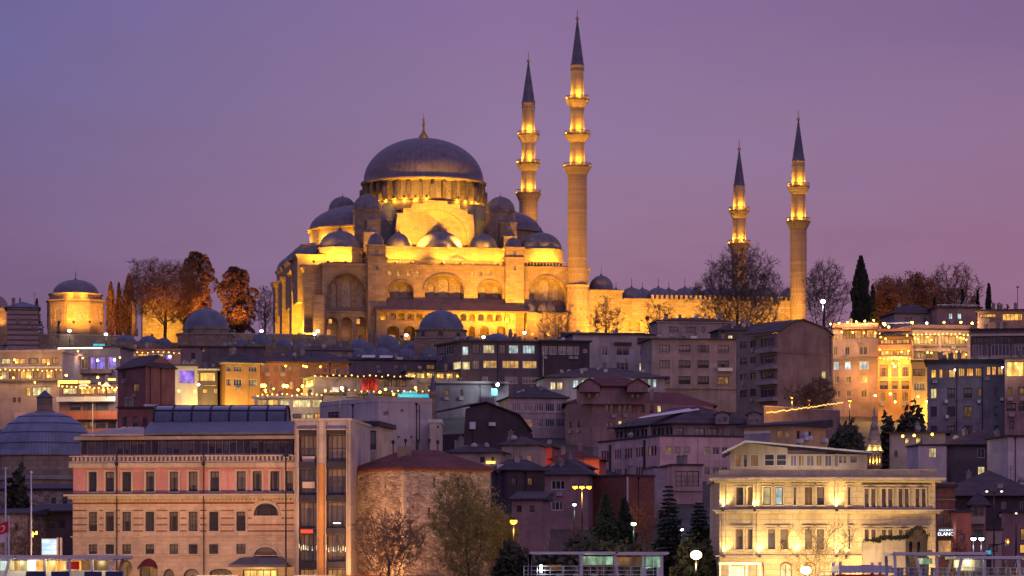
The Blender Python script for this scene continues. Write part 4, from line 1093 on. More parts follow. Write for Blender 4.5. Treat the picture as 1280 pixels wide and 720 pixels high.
def tree(name, label, px, Y, ytop, wpx, kind='bare', seed=1, group=None, zb=None, leaf=.1, density=1.0, ybase=None, mat=None, **k):
    zb = ground(Y) if zb is None else zb
    if ybase is not None: zb = Z(ybase, Y)
    H = Z(ytop, Y)-zb; W = wpx*Y/F
    root = thing(name, label, 'tree', (X(px, Y), Y, zb), 0, group)
    r = random.Random(seed)
    big, crown, tips = grown(seed, H*.97, W*.96, **k)
    if kind == 'leafy': leafcards(crown, tips, max(1, int(2*density)), leaf, H*.018, r)
    if kind == 'budding':
        r.shuffle(tips); leafcards(crown, tips[:int(len(tips)*.5*density)], 1, leaf, H*.01, r)
    big.build('trunk', M['bark'], root); crown.build('crown', M[mat or {'bare': 'twig', 'leafy': 'spring', 'budding': 'budding'}[kind]], root)
    return root
leaf_tree = tree
def evergreen(name, label, px, Y, ytop, wpx, shape='cypress', seed=1, mat='cypress', group=None, zb=None, n=2600, ybase=None, cat='tree'):
    zb = ground(Y) if zb is None else zb
    if ybase is not None: zb = Z(ybase, Y)
    H = Z(ytop, Y)-zb; W = wpx*Y/F/2
    root = thing(name, label, cat, (X(px, Y), Y, zb), 0, group)
    r = random.Random(seed); m = MB(); t = MB()
    t.tube((0, 0, -.5), (0, 0, H*.9), max(.06, W*.09), .03, 6)
    lum = [(r.uniform(0, 2*pi), r.uniform(.05, .95), r.uniform(.55, 1.1)) for _ in range(26)]
    if shape == 'lobed':
        lobes = []
        for j in range(34):
            h = .06+.9*(j/34)**.95; R_ = W*sin(pi*min(1, h*.86+.12))**.6; a = j*2.4+r.uniform(-.5, .5); q = r.uniform(.35, .85)
            lobes.append((Vector((R_*q*cos(a), R_*q*sin(a), h*H)), W*r.uniform(.26, .42)))
        for i in range(n*3):
            c0, lr = lobes[r.randrange(len(lobes))]; d = Vector((r.gauss(0, 1), r.gauss(0, 1), r.gauss(.35, .9))).normalized()
            c = c0+d*lr*r.uniform(.75, 1.05); c.z = min(c.z, H); u = d.orthogonal().normalized(); v2 = d.cross(u); ph = r.uniform(0, pi); e1 = u*cos(ph)+v2*sin(ph); lf = (.13+W*.026)*r.uniform(.6, 1.4)
            m.v += [tuple(c-e1*lf*.7), tuple(c-d*lf*.5), tuple(c+e1*lf*.7), tuple(c+d*lf)]; o = len(m.v)-4; m.f.append((o, o+1, o+2, o+3)); m.sm.append(False)
    elif shape in ('cypress', 'cone'):
        for i in range(n):
            h = r.random()**(.8 if shape != 'cone' else 1.25)
            a = r.uniform(0, 2*pi)
            if shape == 'cypress': R_ = sin(pi*min(1, h*.93+.08))**.65*(1-.35*h)
            elif shape == 'cone': R_ = (1-h)**.85*(.82+.3*sin(h*42+a*2)*(.4))+.03
            else: R_ = sin(pi*min(1, h*.9+.09))**.5
            bump_ = 0
            for la, lh, ls in lum:
                da = abs((a-la+pi) % (2*pi)-pi); dh = (h-lh)*(H/max(W, .1))*.5
                bump_ = max(bump_, ls*math.exp(-(da*da*2.2+dh*dh*3.5)))
            R_ *= (.62+.5*bump_) if shape != 'cone' else (.8+.3*bump_)
            rr = W*R_*(r.random()**.35)
            c = Vector((rr*cos(a), rr*sin(a), .03*H+h*H*.95))
            leaf = (H*.022+W*.05)*r.uniform(.6, 1.4)
            up = Vector((cos(a)*.5, sin(a)*.5, 1.0 if shape != 'cone' else -.25)).normalized()
            sd_ = Vector((r.uniform(-1, 1), r.uniform(-1, 1), r.uniform(-.5, .5))).normalized()
            m.v += [tuple(c-sd_*leaf*.55), tuple(c+up*leaf*.3), tuple(c+sd_*leaf*.55), tuple(c-up*leaf*.9)] if shape == 'cone' else [tuple(c-sd_*leaf*.5), tuple(c-up*leaf*.5), tuple(c+sd_*leaf*.5), tuple(c+up*leaf)]
            o = len(m.v)-4; m.f.append((o, o+1, o+2, o+3)); m.sm.append(False)
    elif shape == 'fir':                            # tiers of drooping boughs
        tiers = 26
        for j in range(tiers):
            h = .08+.9*(j/tiers); L_ = W*(1-h)**.8*r.uniform(.85, 1.15)+.1; nb = 11
            for b in range(nb):
                a = 2*pi*(b+r.random())/nb; ln = L_*r.uniform(.7, 1.15); rise = r.uniform(-.05, .22)
                steps = 9
                t.tube((0, 0, h*H), (ln*cos(a)*.8, ln*sin(a)*.8, h*H+ln*rise*.8), .04, .015, 3)
                for q in range(steps):
                    f = (q+.6)/steps; c = Vector((ln*f*cos(a), ln*f*sin(a), h*H+ln*f*rise-.18*ln*f*f))
                    for s_ in range(3):
                        d = Vector((cos(a+r.uniform(-1.2, 1.2)), sin(a+r.uniform(-1.2, 1.2)), r.uniform(-.6, .25))).normalized(); e = d.orthogonal().normalized(); lf = ln*.2*r.uniform(.7, 1.3)+.14
                        m.v += [tuple(c-e*lf*.42), tuple(c+d*lf), tuple(c+e*lf*.42), tuple(c-d*lf*.25)]; o = len(m.v)-4; m.f.append((o, o+1, o+2, o+3)); m.sm.append(False)
    elif shape == 'bush':
        for i in range(n):
            a = r.uniform(0, 2*pi); e = math.asin(r.random()); bump_ = 0
            for la, lh, ls in lum:
                da = abs((a-la+pi) % (2*pi)-pi); dh = (e/(pi/2)-lh)*2.2; bump_ = max(bump_, ls*math.exp(-(da*da*2.2+dh*dh*2.5)))
            rr = (.58+.45*bump_)*(r.random()**.3)
            c = Vector((W*rr*cos(a)*cos(e), W*rr*sin(a)*cos(e), H*rr*sin(e)))
            lf = (H+W)*.035*r.uniform(.6, 1.4); d = Vector((r.uniform(-1, 1), r.uniform(-1, 1), r.uniform(-.6, 1))).normalized(); q = d.orthogonal().normalized()
            m.v += [tuple(c-q*lf*.6), tuple(c+d*lf), tuple(c+q*lf*.6), tuple(c-d*lf)]; o = len(m.v)-4; m.f.append((o, o+1, o+2, o+3)); m.sm.append(False)
        t = MB(); t.tube((0, 0, -.3), (0, 0, H*.6), .07, .03, 5)
    t.build('trunk' if shape != 'bush' else 'stem', M['bark'], root); m.build('crown' if shape != 'bush' else 'foliage', M[mat], root)
    return root
M['brown_conifer'] = leaf_mat('brown_conifer_needles', (.15, .075, .045), (.19, .10, .055))
# hilltop, left of the mosque
tree('bare_tree', 'broad bare tree silhouetted before the lit yellow ruin, left of the mosque', 206, 735, 322, 116, kind='leafy', mat='rust', leaf=.12, seed=4, density=.5, base=.26, n=2400, twigs=4)
evergreen('conifer_tree', 'tall dark conifer with a rounded top, highest of the trees left of the mosque', 247, 745, 316, 50, 'lobed', 5, 'brown_conifer', n=5200, zb=57)
evergreen('conifer_tree', 'rusty-lit broad conifer between the tall dark conifer and the mosque buttresses', 297, 742, 335, 52, 'lobed', 9, 'brown_conifer', n=5200, zb=57)
tree('bare_tree', 'small pale bare tree tucked against the mosque buttresses', 331, 752, 356, 34, seed=8, base=.1, n=600)
evergreen('cypress_tree', 'slim cypress nearest the domed tomb', 138.5, 742, 352, 17, 'cypress', 3, 'brown_conifer', n=1800)
evergreen('cypress_tree', 'slim cypress second from the domed tomb', 148.5, 745, 352.5, 14, 'cypress', 13, 'brown_conifer', n=1600)
evergreen('cypress_tree', 'taller cypress beside the lit column end of the ruin wall', 161, 746, 342, 22, 'cypress', 23, 'brown_conifer', n=2000)
evergreen('fir_tree', 'dark fir peeping over the striped house at the left', 46, 748, 372, 26, 'cone', 6, 'conifer', n=900)
evergreen('fir_tree', 'small dark fir left of the striped house roof', 25, 750, 372, 16, 'cone', 7, 'conifer', n=700)
evergreen('cypress_tree', 'small dark cypress in front of the floodlit domed tomb', 73, 700, 402, 7, 'cypress', 4, n=500, ybase=424)
# in front of the court wall
tree('bare_tree', 'wide bare plane tree screening the shortest minaret', 922, 722, 304, 130, seed=21, base=.1, n=2600, twigs=4)
tree('bare_tree', 'bare tree behind the white floodlight at the far right minaret', 1031, 735, 321, 60, seed=17, base=.1, n=1700, twigs=4)
tree('bare_tree', 'small bare tree before the lit court wall, beside the tall minaret foot', 756, 716, 366, 50, seed=31, base=.2, n=420, twigs=2)
tree('bare_tree', 'sparse small tree with the lit court wall showing through, left of the small white house', 824, 716, 374, 54, seed=33, base=.12, n=420, twigs=2)
tree('bare_tree', 'thin bare tree in front of the right-hand mosque arch', 697, 714, 372, 50, seed=37, base=.12, n=480, twigs=2)
# right-hand hilltop
evergreen('cypress_tree', 'tall pointed dark cypress standing out against the sky at the right', 1076, 690, 320, 34, 'cypress', 41, n=4200)
evergreen('cypress_tree', 'shorter cypress touching the tall pointed one', 1091, 692, 356, 20, 'cypress', 43, n=1500)
leaf_tree('autumn_tree', 'rusty-leaved tree lit orange beside the shorter cypress', 1112, 700, 344, 56, kind='leafy', seed=45, mat='rust', base=.1, leaf=.2, n=1600, density=3)
leaf_tree('autumn_tree', 'pale brown tree in the middle of the right-hand hilltop', 1146, 706, 338, 62, kind='leafy', seed=46, mat='rust', base=.1, n=1500, leaf=.2, density=3)
tree('bare_tree', 'twiggy bare tree with a rounded crown, highest on the right-hand hilltop', 1188, 712, 329, 78, kind='leafy', density=.5, mat='rust', leaf=.14, seed=47, base=.1, n=2200, twigs=4)
leaf_tree('autumn_tree', 'low dull tree behind the flat-roofed terrace house', 1140, 722, 350, 84, kind='leafy', seed=48, mat='rust', base=.08, leaf=.2, n=1500, density=2)
evergreen('conifer_tree', 'small rounded dark conifer at the right edge of the hilltop', 1236, 690, 354, 15, 'cypress', 51, 'conifer', n=1400)
evergreen('fir_tree', 'dark pointed conifer below the twiggy crown on the right-hand hilltop', 1203, 692, 360, 24, 'cone', 53, 'conifer', n=1300)
evergreen('fir_tree', 'ragged dark conifer left of the small rounded one on the right', 1222, 694, 361, 22, 'cone', 54, 'conifer', n=1200)
evergreen('fir_tree', 'low dark conifer among the rooftops under the pale brown tree', 1168, 690, 370, 16, 'cone', 55, 'conifer', n=900)
evergreen('shrub', 'low dark bush at the far right skyline', 1255, 690, 374, 26, 'bush', 56, 'shrub', n=900, cat='bush')
# slope and foreground
tree('bare_tree', 'orange-lit bare tree in front of the tall brown windowless wall', 1015, 560, 468, 66, seed=61, base=.12, ybase=522, n=1000)
evergreen('shrub', 'dark leafy mass on the slope below the orange houses', 1140, 500, 500, 62, 'bush', 63, 'shrub', n=3200, cat='bush')
evergreen('shrub', 'dark bush beside the grey block on the slope', 1112, 490, 516, 44, 'bush', 64, 'shrub', n=2200, cat='bush')
evergreen('shrub', 'dark overgrown bank left of the stone spire', 1060, 480, 520, 70, 'bush', 65, 'shrub', n=2600, cat='bush')
tree('bare_tree', 'bare tree spreading in front of the orange-lit face of the stone tower', 487, 318, 634, 96, seed=71, base=.2, r0=.13, n=1100, tr=.022)
leaf_tree('leafy_tree', 'tall tree in young olive leaf before the grey face of the stone tower', 585, 316, 588, 96, kind='leafy', seed=73, base=.15, leaf=.085, mat='spring', n=1500, r0=.14, tr=.018, density=2)
leaf_tree('leafy_tree', 'thin yellowish tree next to the orange street lamp', 628, 330, 634, 46, kind='leafy', seed=74, base=.12, leaf=.085, mat='spring', r0=.08, tr=.018, n=800, density=2)
tree('bare_tree', 'fan of bare upright twigs below the three-headed lamp', 720, 322, 642, 74, seed=75, base=.08, lift=.6, n=500, r0=.09, tr=.012, twigs=2, tw=.09, vase=1.8)
evergreen('fir_tree', 'dark fir left of the pair below the brick wall', 757, 332, 616, 84, 'cone', 77, 'conifer', n=8000)
evergreen('fir_tree', 'dark fir right of the pair below the brick wall', 780, 335, 622, 76, 'cone', 78, 'conifer', n=7000)
evergreen('fir_tree', 'tiered fir standing before the grey concrete bay', 836, 326, 600, 56, 'fir', 79, 'conifer')
evergreen('fir_tree', 'broad dark fir beside the yellow mansion corner', 874, 330, 622, 60, 'fir', 80, 'conifer')
leaf_tree('autumn_tree', 'orange-lit leafy tree between the firs', 801, 345, 618, 52, kind='leafy', seed=81, base=.2, leaf=.07, mat='rust', r0=.1, tr=.012)
tree('bare_tree', 'leafless tree with seed pods in front of the yellow mansion', 1024, 297, 646, 108, kind='budding', seed=83, base=.1, lift=.3, r0=.07, leaf=.05, n=420, twigs=2, tr=.009, tw=.08, vase=1.8, density=.7)
tree('bare_tree', 'small dark bare tree by the neon sign right of the yellow mansion', 1200, 325, 655, 34, kind='budding', seed=85, base=.15, leaf=.06, n=300, tr=.01, r0=.06)
evergreen('shrub', 'dark green leafy tree mass below the great grey dome at the left', 24, 370, 578, 50, 'bush', 87, 'shrub', n=2600, cat='bush')
leaf_tree('autumn_tree', 'reddish leafless thicket behind the flagpoles', 30, 330, 652, 60, kind='budding', seed=89, base=.1, mat='budding', r0=.07, leaf=.04, tr=.01)
evergreen('shrub', 'dark hedge below the firs behind the open boat', 745, 315, 668, 190, 'bush', 90, 'shrub', n=4200, cat='bush')
evergreen('shrub', 'low dark bush below the leafy trees, left of the open boat', 640, 318, 672, 80, 'bush', 91, 'shrub', n=2400, cat='bush')
evergreen('shrub', 'dark planting at the foot of the fir beside the mansion', 868, 312, 668, 80, 'bush', 92, 'shrub', n=2400, cat='bush')

for nm, px, Y, pw, zz_ in (('conifer_tree.001', 296, 731, 17000, 3), ('conifer_tree', 256, 730, 13000, 4), ('cypress_tree.001', 143, 731, 8000, 2.0), ('autumn_tree', 1112, 684, 9000, 4.0), ('bare_tree', 200, 724, 9000, 5.0)):
    o = bpy.data.objects[nm]; v = Vector((o.location.x-X(px, Y), o.location.y-Y, 9)); lamp(o, (X(px, Y)-o.location.x, Y-o.location.y, zz_-1), pw, (1, .36, .05), .3, 'SPOT', v, 75, .8, 'tree_uplight')
# ------------------------------------------------------------------ ground
m = MB(); xs = [-900, -260]+[-240+16*i for i in range(31)]+[260, 900]; ys = [304, 320, 335, 348]+[360+14*i for i in range(46)]+[1100, 1400, 2000, 4000, 9000]
r_ = random.Random(3)
vs = [(x*(1 if y < 1200 else y/1000), y, ground(y)-(.35 if y > 348 else 0)+(r_.uniform(-.4, .3) if 355 < y < 690 else 0)) for y in ys for x in xs]
n = len(xs); m.add(vs, [(j*n+i, j*n+i+1, (j+1)*n+i+1, (j+1)*n+i) for j in range(len(ys)-1) for i in range(n-1)], True)
earth = plaster('hillside_earth', (.085, .075, .06), .6, .15)
tag(m.build('ground', earth), kind='structure')
m = MB(); m.box(-900, 900, 296, 304, -3, 2.0); tag(m.build('quay_wall', M['concrete']), kind='structure')
m = MB(); m.add([(-900, 304.1, 2.12), (900, 304.1, 2.12), (900, 309, 2.12), (-900, 309, 2.12)], [(0,1,2,3)]); m.add([(-900, 309, 2.12), (900, 309, 2.12), (900, 309, 2.004), (-900, 309, 2.004)], [(0,3,2,1)]); tag(m.build('pavement', M['stone_trim']), kind='structure')
m = MB(); m.add([(-900, 309.1, 2.006), (900, 309.1, 2.006), (900, 322, 2.006), (-900, 322, 2.006)], [(0,1,2,3)]); tag(m.build('road', sheet('asphalt', (.05, .05, .052), .9)), kind='structure')
wm = Mt('harbour_water'); nn = wm.noise(.25, sc3=(1, .5, 1), detail=6); wm.bump(nn, .5, .5)
m = MB(); m.add([(-1500, -300, 0), (1500, -300, 0), (1500, 299, 0), (-1500, 299, 0)], [(0,1,2,3)]); tag(m.build('water', wm.base((.01, .015, .025, 1), .12, 0, .5)), kind='structure')
def wall_run(name, label, p0, p1, Y0, Y1, ytop, mat, th=.6, cat='wall', h=None):
    a, b = Vector((X(p0, Y0), Y0)), Vector((X(p1, Y1), Y1)); zt_ = Z(ytop, min(Y0, Y1)); zb = min(ground(Y0), ground(Y1))-.6
    if h: zb = zt_-h
    d = (b-a).normalized(); nn = Vector((d.y, -d.x)); m = MB()
    o = (a.x, a.y, max(zb, ground(a.y)))
    q = [a, b, b-nn*th, a-nn*th]
    m.prism([(p.x-o[0], p.y-o[1]) for p in q], zb-o[2], zt_-o[2]); q2 = [a+nn*.06-d*.05, b+nn*.06+d*.05, b-nn*(th+.06)+d*.05, a-nn*(th+.06)-d*.05]
    t = thing(name, label, cat, o); m.build('masonry', mat, t)
    m = MB(); m.prism([(p.x-o[0], p.y-o[1]) for p in q2], zt_-o[2]+.003, zt_-o[2]+.14); m.build('coping', M['stone_trim'], t)
    return t
PL = lambda n, c, **k: plaster(n, c, **k)
W_ = dict(mauve=PL('mauve_plaster', (.31, .255, .27)), grey=PL('grey_plaster', (.35, .315, .33)), dark=PL('dark_plaster', (.15, .12, .135)), white=PL('pale_plaster', (.55, .49, .46), var=.3),
          pink=PL('pink_plaster', (.47, .34, .33)), red=PL('dull_red_plaster', (.30, .13, .11)), brown=PL('brown_render', (.28, .20, .18)), ochre=PL('ochre_plaster', (.52, .34, .14), var=.25),
          orange=PL('orange_plaster', (.5, .26, .10), var=.3), coral=PL('coral_plaster', (.50, .17, .11), var=.3), tan=PL('tan_plaster', (.40, .33, .29)), rose=PL('rose_brown_plaster', (.30, .19, .195)),
          brick=stone('red_brick', (.27, .11, .08), .45, .16, .35), rubble=rubble('rubble_masonry', (.33, .26, .22)), striped=None, cream=PL('cream_plaster', (.5, .43, .34), var=.3))
def striped_mat(name, c1, c2, pitch, frac=.35):
    m = Mt(name); q = m.n('ShaderNodeSeparateXYZ'); m.i(q, 0, m.obj)
    f = m.math('FRACT', m.math('MULTIPLY', q.outputs[2], 1/pitch)); f = m.math('LESS_THAN', f, frac)
    n1 = m.noise(.8, detail=6)
    k = m.mix(f, tuple(c1)+(1,), tuple(c2)+(1,)); k = m.mix(m.remap(n1, .35, .7, 0, .5), k, sca(c1, .5)); return m.base(k, .9)
W_['barn'] = PL('near_black_plaster', (.075, .055, .065)); W_['slate'] = PL('blue_grey_plaster', (.22, .20, .245)); W_['ash'] = PL('ash_plaster', (.42, .38, .38)); W_['lilac'] = PL('faded_lilac_plaster', (.50, .40, .41))  # barn walls take a near-black plaster tone
W_['striped'] = striped_mat('striped_masonry', (.34, .27, .24), (.14, .07, .06), 1.05)
# ------------------------------------------------------------------ left hilltop: tomb, striped house, ruin, domes
t = thing('domed_tomb', 'octagonal floodlit orange tomb under a grey dome at the far left', 'mausoleum', (X(94.5, 742), 742, 58.5), radians(13))
def zt_(py, Y, zb=58.5): return Z(py, Y)-zb
s_ = 742/F; R8 = 36.5*s_
m = MB(); poly = [(R8*cos(2*pi*(i+.5)/8), R8*sin(2*pi*(i+.5)/8)) for i in range(8)]; P8 = [Vector(p) for p in poly]
wm_ = MB(); fr = MB(); pn = MB()
for i in range(8):
    a, b = P8[i], P8[(i+1) % 8]; f = Face(a, b) if False else None
    d = (b-a).normalized(); nn = Vector((d.y, -d.x)); Ln = (b-a).length
    fn = lambda u, z, inw, a=a, d=d, nn=nn: (a.x+d.x*u-nn.x*inw, a.y+d.y*u-nn.y*inw, z)
    z1 = zt_(378, 742); h = arch_poly(Ln/2-1.0, Ln/2+1.0, z1*.28, z1*.62, z1*.72, 8)
    wm_.panel([(0, -3), (Ln, -3), (Ln, z1), (0, z1)], [h], fn, .4); pn.tri(h, [], lambda u, z, i_, fn=fn: fn(u, z, .35))
    for q in ((.35, Ln-.35, z1-.7, z1-.3), (.35, .7, .5, z1-.7), (Ln-.7, Ln-.35, .5, z1-.7)):
        v = [fn(u, z, i_) for z in (q[2], q[3]) for u, i_ in ((q[0], -.15), (q[1], -.15), (q[1], -.003), (q[0], -.003))]
        fr.add(v, [(0,3,2,1),(4,5,6,7),(0,1,5,4),(1,2,6,5),(2,3,7,6),(3,0,4,7)])
wm_.build('wall', M['mosque'], t); fr.build('wall_frame', M['mosque'], t); pn.build('lattice_window', M['grille'], t)
m = MB(); m.prism([(p[0]*1.06, p[1]*1.06) for p in poly], zt_(378, 742)+.003, zt_(376, 742)); m.lathe([(R8*.9, zt_(376, 742)), (R8*.9, zt_(370, 742)), (R8*.94, zt_(369, 742)), (R8*.94, zt_(368, 742))], 0, 0, 32, smooth=False); m.build('drum', M['mosque'], t)
m = MB(); m.dome(0, 0, 0, 28.5*s_, 18*s_, 36, 9); m.finial(0, 0, 18*s_, 2.2, .3); m.build('dome', M['lead'], t, (0, 0, zt_(368, 742)+.02))
for p, Y, pw in ((74, 731, 2600), (92, 731, 5200), (112, 731, 4200), (126, 735, 1500)):
    o = bpy.data.objects.new('floodlight', LBM); col.objects.link(o); o.parent = t
    v = Matrix.Rotation(-radians(13), 4, 'Z') @ Vector((X(p, Y)-X(94.5, 742), Y-742, 0)); o.location = (v.x, v.y, 1.2)
    a_ = -v; a_.z = 8; lamp(t, (v.x, v.y, 1.5), pw, (1, .42, .04), .2, 'SPOT', a_, 130, .8, 'floodlight_beam')
m = MB(); v = [lamp(t, (q[0], q[1], zt_(376.5, 742)+.6), 260, FL, .2, name='floodlight_beam') for q in ((-2.0, -6.3), (1.2, -6.5))]
t = thing('domed_tomb', 'second domed tomb cut off by the left edge of the picture', 'mausoleum', (X(-6, 745), 745, 58.5))
m = MB(); m.lathe([(3.1, -3), (3.1, zt_(387, 745)), (3.3, zt_(386, 745))], 0, 0, 12, smooth=False); m.build('wall', M['mosque'], t)
m = MB(); m.dome(0, 0, 0, 2.9, 3.0, 28, 8); m.finial(0, 0, 3, 1.6, .2); m.build('dome', M['lead'], t, (0, 0, zt_(386, 745)))
lamp(t, (2.4, -4.2, 1.5), 900, ORA, .2, 'SPOT', (-.4, .7, 1), 140, .8, 'floodlight_beam')
B = House('striped_house', 'small stone and brick banded house with a grey hipped roof at the far left', [(9, 700), (48, 703)], 384.5, 9, W_['striped'], 'house')
B.w(398, 405.5, '20-25 34-39', frame='frame_dark').walls().hip(1.6, .5, .9, mat=M['lead_flat'])
m = MB(); B.pbox(m, 9, 48, 385, 387, -.25, -.004); B.pbox(m, 9, 48, 408, 410, -.15, -.004); m.build('cornice', M['concrete'], B.root)
# lit ruin behind the bare tree
t = wall_run('lit_ruin_wall', 'bright yellow floodlit old wall behind the broad bare tree', 178, 256, 752, 757, 374, M['mosque'], 1.0)
for p, pw in ((190, 2600), (206, 5000), (222, 6000), (240, 5200)):
    o = bpy.data.objects.new('floodlight', LBM); col.objects.link(o); o.parent = t; o.location = (X(p, 745)-t.location.x, 745-t.location.y, 1.0)
    lamp(t, (X(p, 745)-t.location.x, 745-t.location.y, 1.3), pw*.8, (1, .5, .05), .2, 'SPOT', (0, 1, .9), 150, .8, 'floodlight_beam')
t = thing('stone_column', 'lone floodlit stone column with a capital left of the ruin wall', 'column', (X(168, 744), 744, 58.5))
m = MB(); m.lathe([(.8, -1), (.8, .6), (.55, .7), (.5, zt_(379, 744)), (1.0, zt_(376, 744)), (1.05, zt_(375, 744)), (.1, zt_(374.8, 744))], 0, 0, 14, smooth=False); m.build('shaft', M['mosque'], t)
lamp(t, (-.3, -2.2, .8), 260, FL, .15, 'SPOT', (.1, .8, 2.2), 90, .8, 'floodlight_beam')
wall_run('garden_wall', 'long low orange-lit garden wall under the domed tomb', 46, 150, 712, 716, 418, M['mosque_dark'], .6)
wall_run('garden_wall', 'low dark terrace wall between the blue-grey dome and the mosque', 285, 420, 716, 722, 417, M['mosque_dark'], .6)
def drum_house(name, label, pc, Y, hw, ybase, ytop, ydrum, hwd, ybody, body, mat='lead_blue', wallmat='mosque_dark', fin=2.0, oct_=True, th=0):
    s_ = Y/F; zb = ground(Y); t = thing(name, label, 'domed building', (X(pc, Y), Y, zb), th)
    z = lambda py: Z(py, Y)-zb
    m = MB(); m.box(-body*s_, body*s_, -body*s_*.9, body*s_*.9, -2, z(ybody)); m.build('wall', M[wallmat], t)
    m = MB(); m.box(-body*s_-.2, body*s_+.2, -body*s_*.9-.2, body*s_*.9+.2, z(ybody)+.002, z(ybody)+.25); m.build('cornice', M['concrete'], t)
    m = MB(); k = 8 if oct_ else 32
    m.lathe([(hwd*s_, z(ybody)+.26), (hwd*s_, z(ydrum)), (hwd*s_*1.05, z(ydrum)+.02), (hwd*s_*1.05, z(ydrum)+.3), (hw*s_, z(ydrum)+.35)], 0, 0, k, pi/8, 2*pi+pi/8, smooth=False); m.build('drum', M[wallmat], t)
    m = MB()
    for i in range(8):
        a = 2*pi*i/8-pi/2; R_ = Matrix.Rotation(a+pi/2, 4, 'Z'); q = MB(); q.tri(arch_poly(-.5, .5, z(ybody)+.5, z(ybody)+(z(ydrum)-z(ybody))*.6, z(ydrum)-.2), [], lambda u, zz_, i_: (u, -hwd*s_*(.925 if oct_ else 1)-.03, zz_)); m.add([tuple(R_ @ Vector(v)) for v in q.v], q.f)
    m.build('drum_window', M['glass'], t)
    m = MB(); m.dome(0, 0, 0, hw*s_, z(ytop)-z(ybase), 44, 10, lip=.05)
    if fin: m.finial(0, 0, z(ytop)-z(ybase), fin, .25)
    m.build('dome', M[mat], t, (0, 0, z(ybase))); return t
drum_house('domed_hall', 'blue-grey ribbed dome on a low drum in front of the lit ruin wall', 258, 695, 27.5, 411, 386, 413, 30, 420, 33, fin=1.2)
drum_house('domed_hall', 'dark plain dome with a tall finial standing in front of the mosque porch', 551.5, 692, 28, 413, 388, 414.5, 31, 425, 33, fin=2.6, oct_=False)
# madrasa domes: each cell under its own small dome
def cell(pc, Y, hw, ybase, ytop, label, grp='small lead domes of the madrasa roofs'):
    s_ = Y/F; zb = ground(Y); t = thing('domed_cell', label, 'dome', (X(pc, Y), Y, zb), TH, grp)
    z = lambda py: Z(py, Y)-zb
    m = MB(); w2 = hw*s_*1.08; m.box(-w2, w2, -w2, w2, min(-1.5, z(ybase)-4), z(ybase)); m.build('wall', M['mosque_dark'], t)
    m = MB(); m.dome(0, 0, 0, hw*s_, z(ytop)-z(ybase), 28, 8); m.finial(0, 0, z(ytop)-z(ybase), .7, .12); m.build('dome', M['lead_blue'], t, (0, 0, z(ybase)+.01))
DL = 'small blue-grey lead dome among the chimneys of the madrasa terraces below the mosque'
for a in ((327, 702, 13.5, 431, 416), (355, 706, 12, 434, 423), (302, 704, 10, 433, 423.5), (373, 700, 11, 438, 428), (392, 700, 11, 441, 431), (450, 704, 16, 437, 424), (484, 706, 17, 436, 419), (515, 700, 12, 440, 428), (447, 684, 11, 447, 435), (477, 683, 15, 449, 435), (508.5, 684, 13, 448, 435), (537, 685, 11, 447, 435.5), (462, 692, 9, 442, 431), (496, 693, 9, 442, 431), (523, 692, 9, 443, 432), (428, 690, 10, 444, 434), (622, 704, 18, 428, 417), (596, 700, 10, 431, 423), (645, 702, 10, 430, 422), (157, 700, 13, 428, 419), (186, 702, 13, 430, 420), (205, 702, 10, 432, 423)): cell(*a, DL)
for i, (p, y0) in enumerate(((369, 421), (387, 421), (397, 422), (464, 412), (470, 416), (638, 411), (644, 417), (650, 420), (437, 423), (501, 428), (342, 418), (312, 420))):
    Y = 696; h = Z(y0, Y)-ground(Y)
    t = thing('stone_chimney', 'round-capped stone chimney rising from the madrasa terraces', 'chimney', (X(p, Y), Y, ground(Y)), 0, 'madrasa chimneys')
    m = MB(); m.lathe([(.42, -1), (.4, h-1.3), (.5, h-1.25), (.5, h-1.05), (.38, h-1.0), (.36, h-.5), (.25, h-.15), (.03, h)], 0, 0, 8, smooth=False); m.build('stack', M['mosque_dark'], t)
# ------------------------------------------------------------------ the town on the slope, far rows first
LIT = 'frame_dark'
# --- right of the mosque, under the court wall
B = House('small_house', 'small pale house with a low hipped roof in front of the lit court wall', [(822, 688), (915, 694)], 401.5, 9, W_['tan'], 'house')
B.w(408.5, 415.5, '837-848 858.5-869.5 877-881', frame='frame_dark').walls().hip(1.1, .5, .7, mat=M['tile_grey']); B.band(400.5, 403, .35, M['stone_trim']); B.onroof(3, 4, ('chimney', 'chimney', 'satellite_dish'))
B = House('apartment_house', 'weathered grey block with mismatched window bays right of the lit offices', [(716, 668), (817, 676)], 418, 12, W_['ash'])
B.w(432, 444, '722-735 752-760 770-787 799-810', frame='frame_white', nx=2).w(453, 463, '728-736 752-758 770-786 799-809', nx=3).walls().shed(0, 1.2, .5, M['asphalt_roof'])
m = MB(); B.pbox(m, 768, 789, 428, 431.5, -.6, -.005); B.pbox(m, 797, 811, 428, 430, -.5, -.005); m.build('awning', M['asphalt_roof'], B.root); B.onroof(4, 5)
B = House('apartment_house', 'broad grey-mauve block with three rows of dark windows under the small pale house', [(815, 640), (921, 645)], 424, 12, W_['mauve'])
for y0, y1 in ((431, 440), (450, 459.5), (470, 480)): B.w(y0, y1, '824-837 848.5-863 872-886 897-911', frame='frame_dark', nx=3)
B.walls().shed(0, 1.0, .6, M['asphalt_roof']); B.sills(M['concrete']); B.onroof(4, 6)
m = MB(); B.pbox(m, 896.5, 914.5, 460, 463.5, -.9, -.01); B.pbox(m, 896.5, 914.5, 463.6, 464.2, -1.0, -.01); m.build('balcony', M['white'], B.root)
m = MB(); B.pbox(m, 815, 921, 485, 486.2, -.35, -.005); m.build('ledge', M['concrete'], B.root)
B = House('rooftop_house', 'dark low roofs with one small lit window beside the tall brown house', [(898, 662), (965, 668)], 413, 8, W_['dark'], 'house')
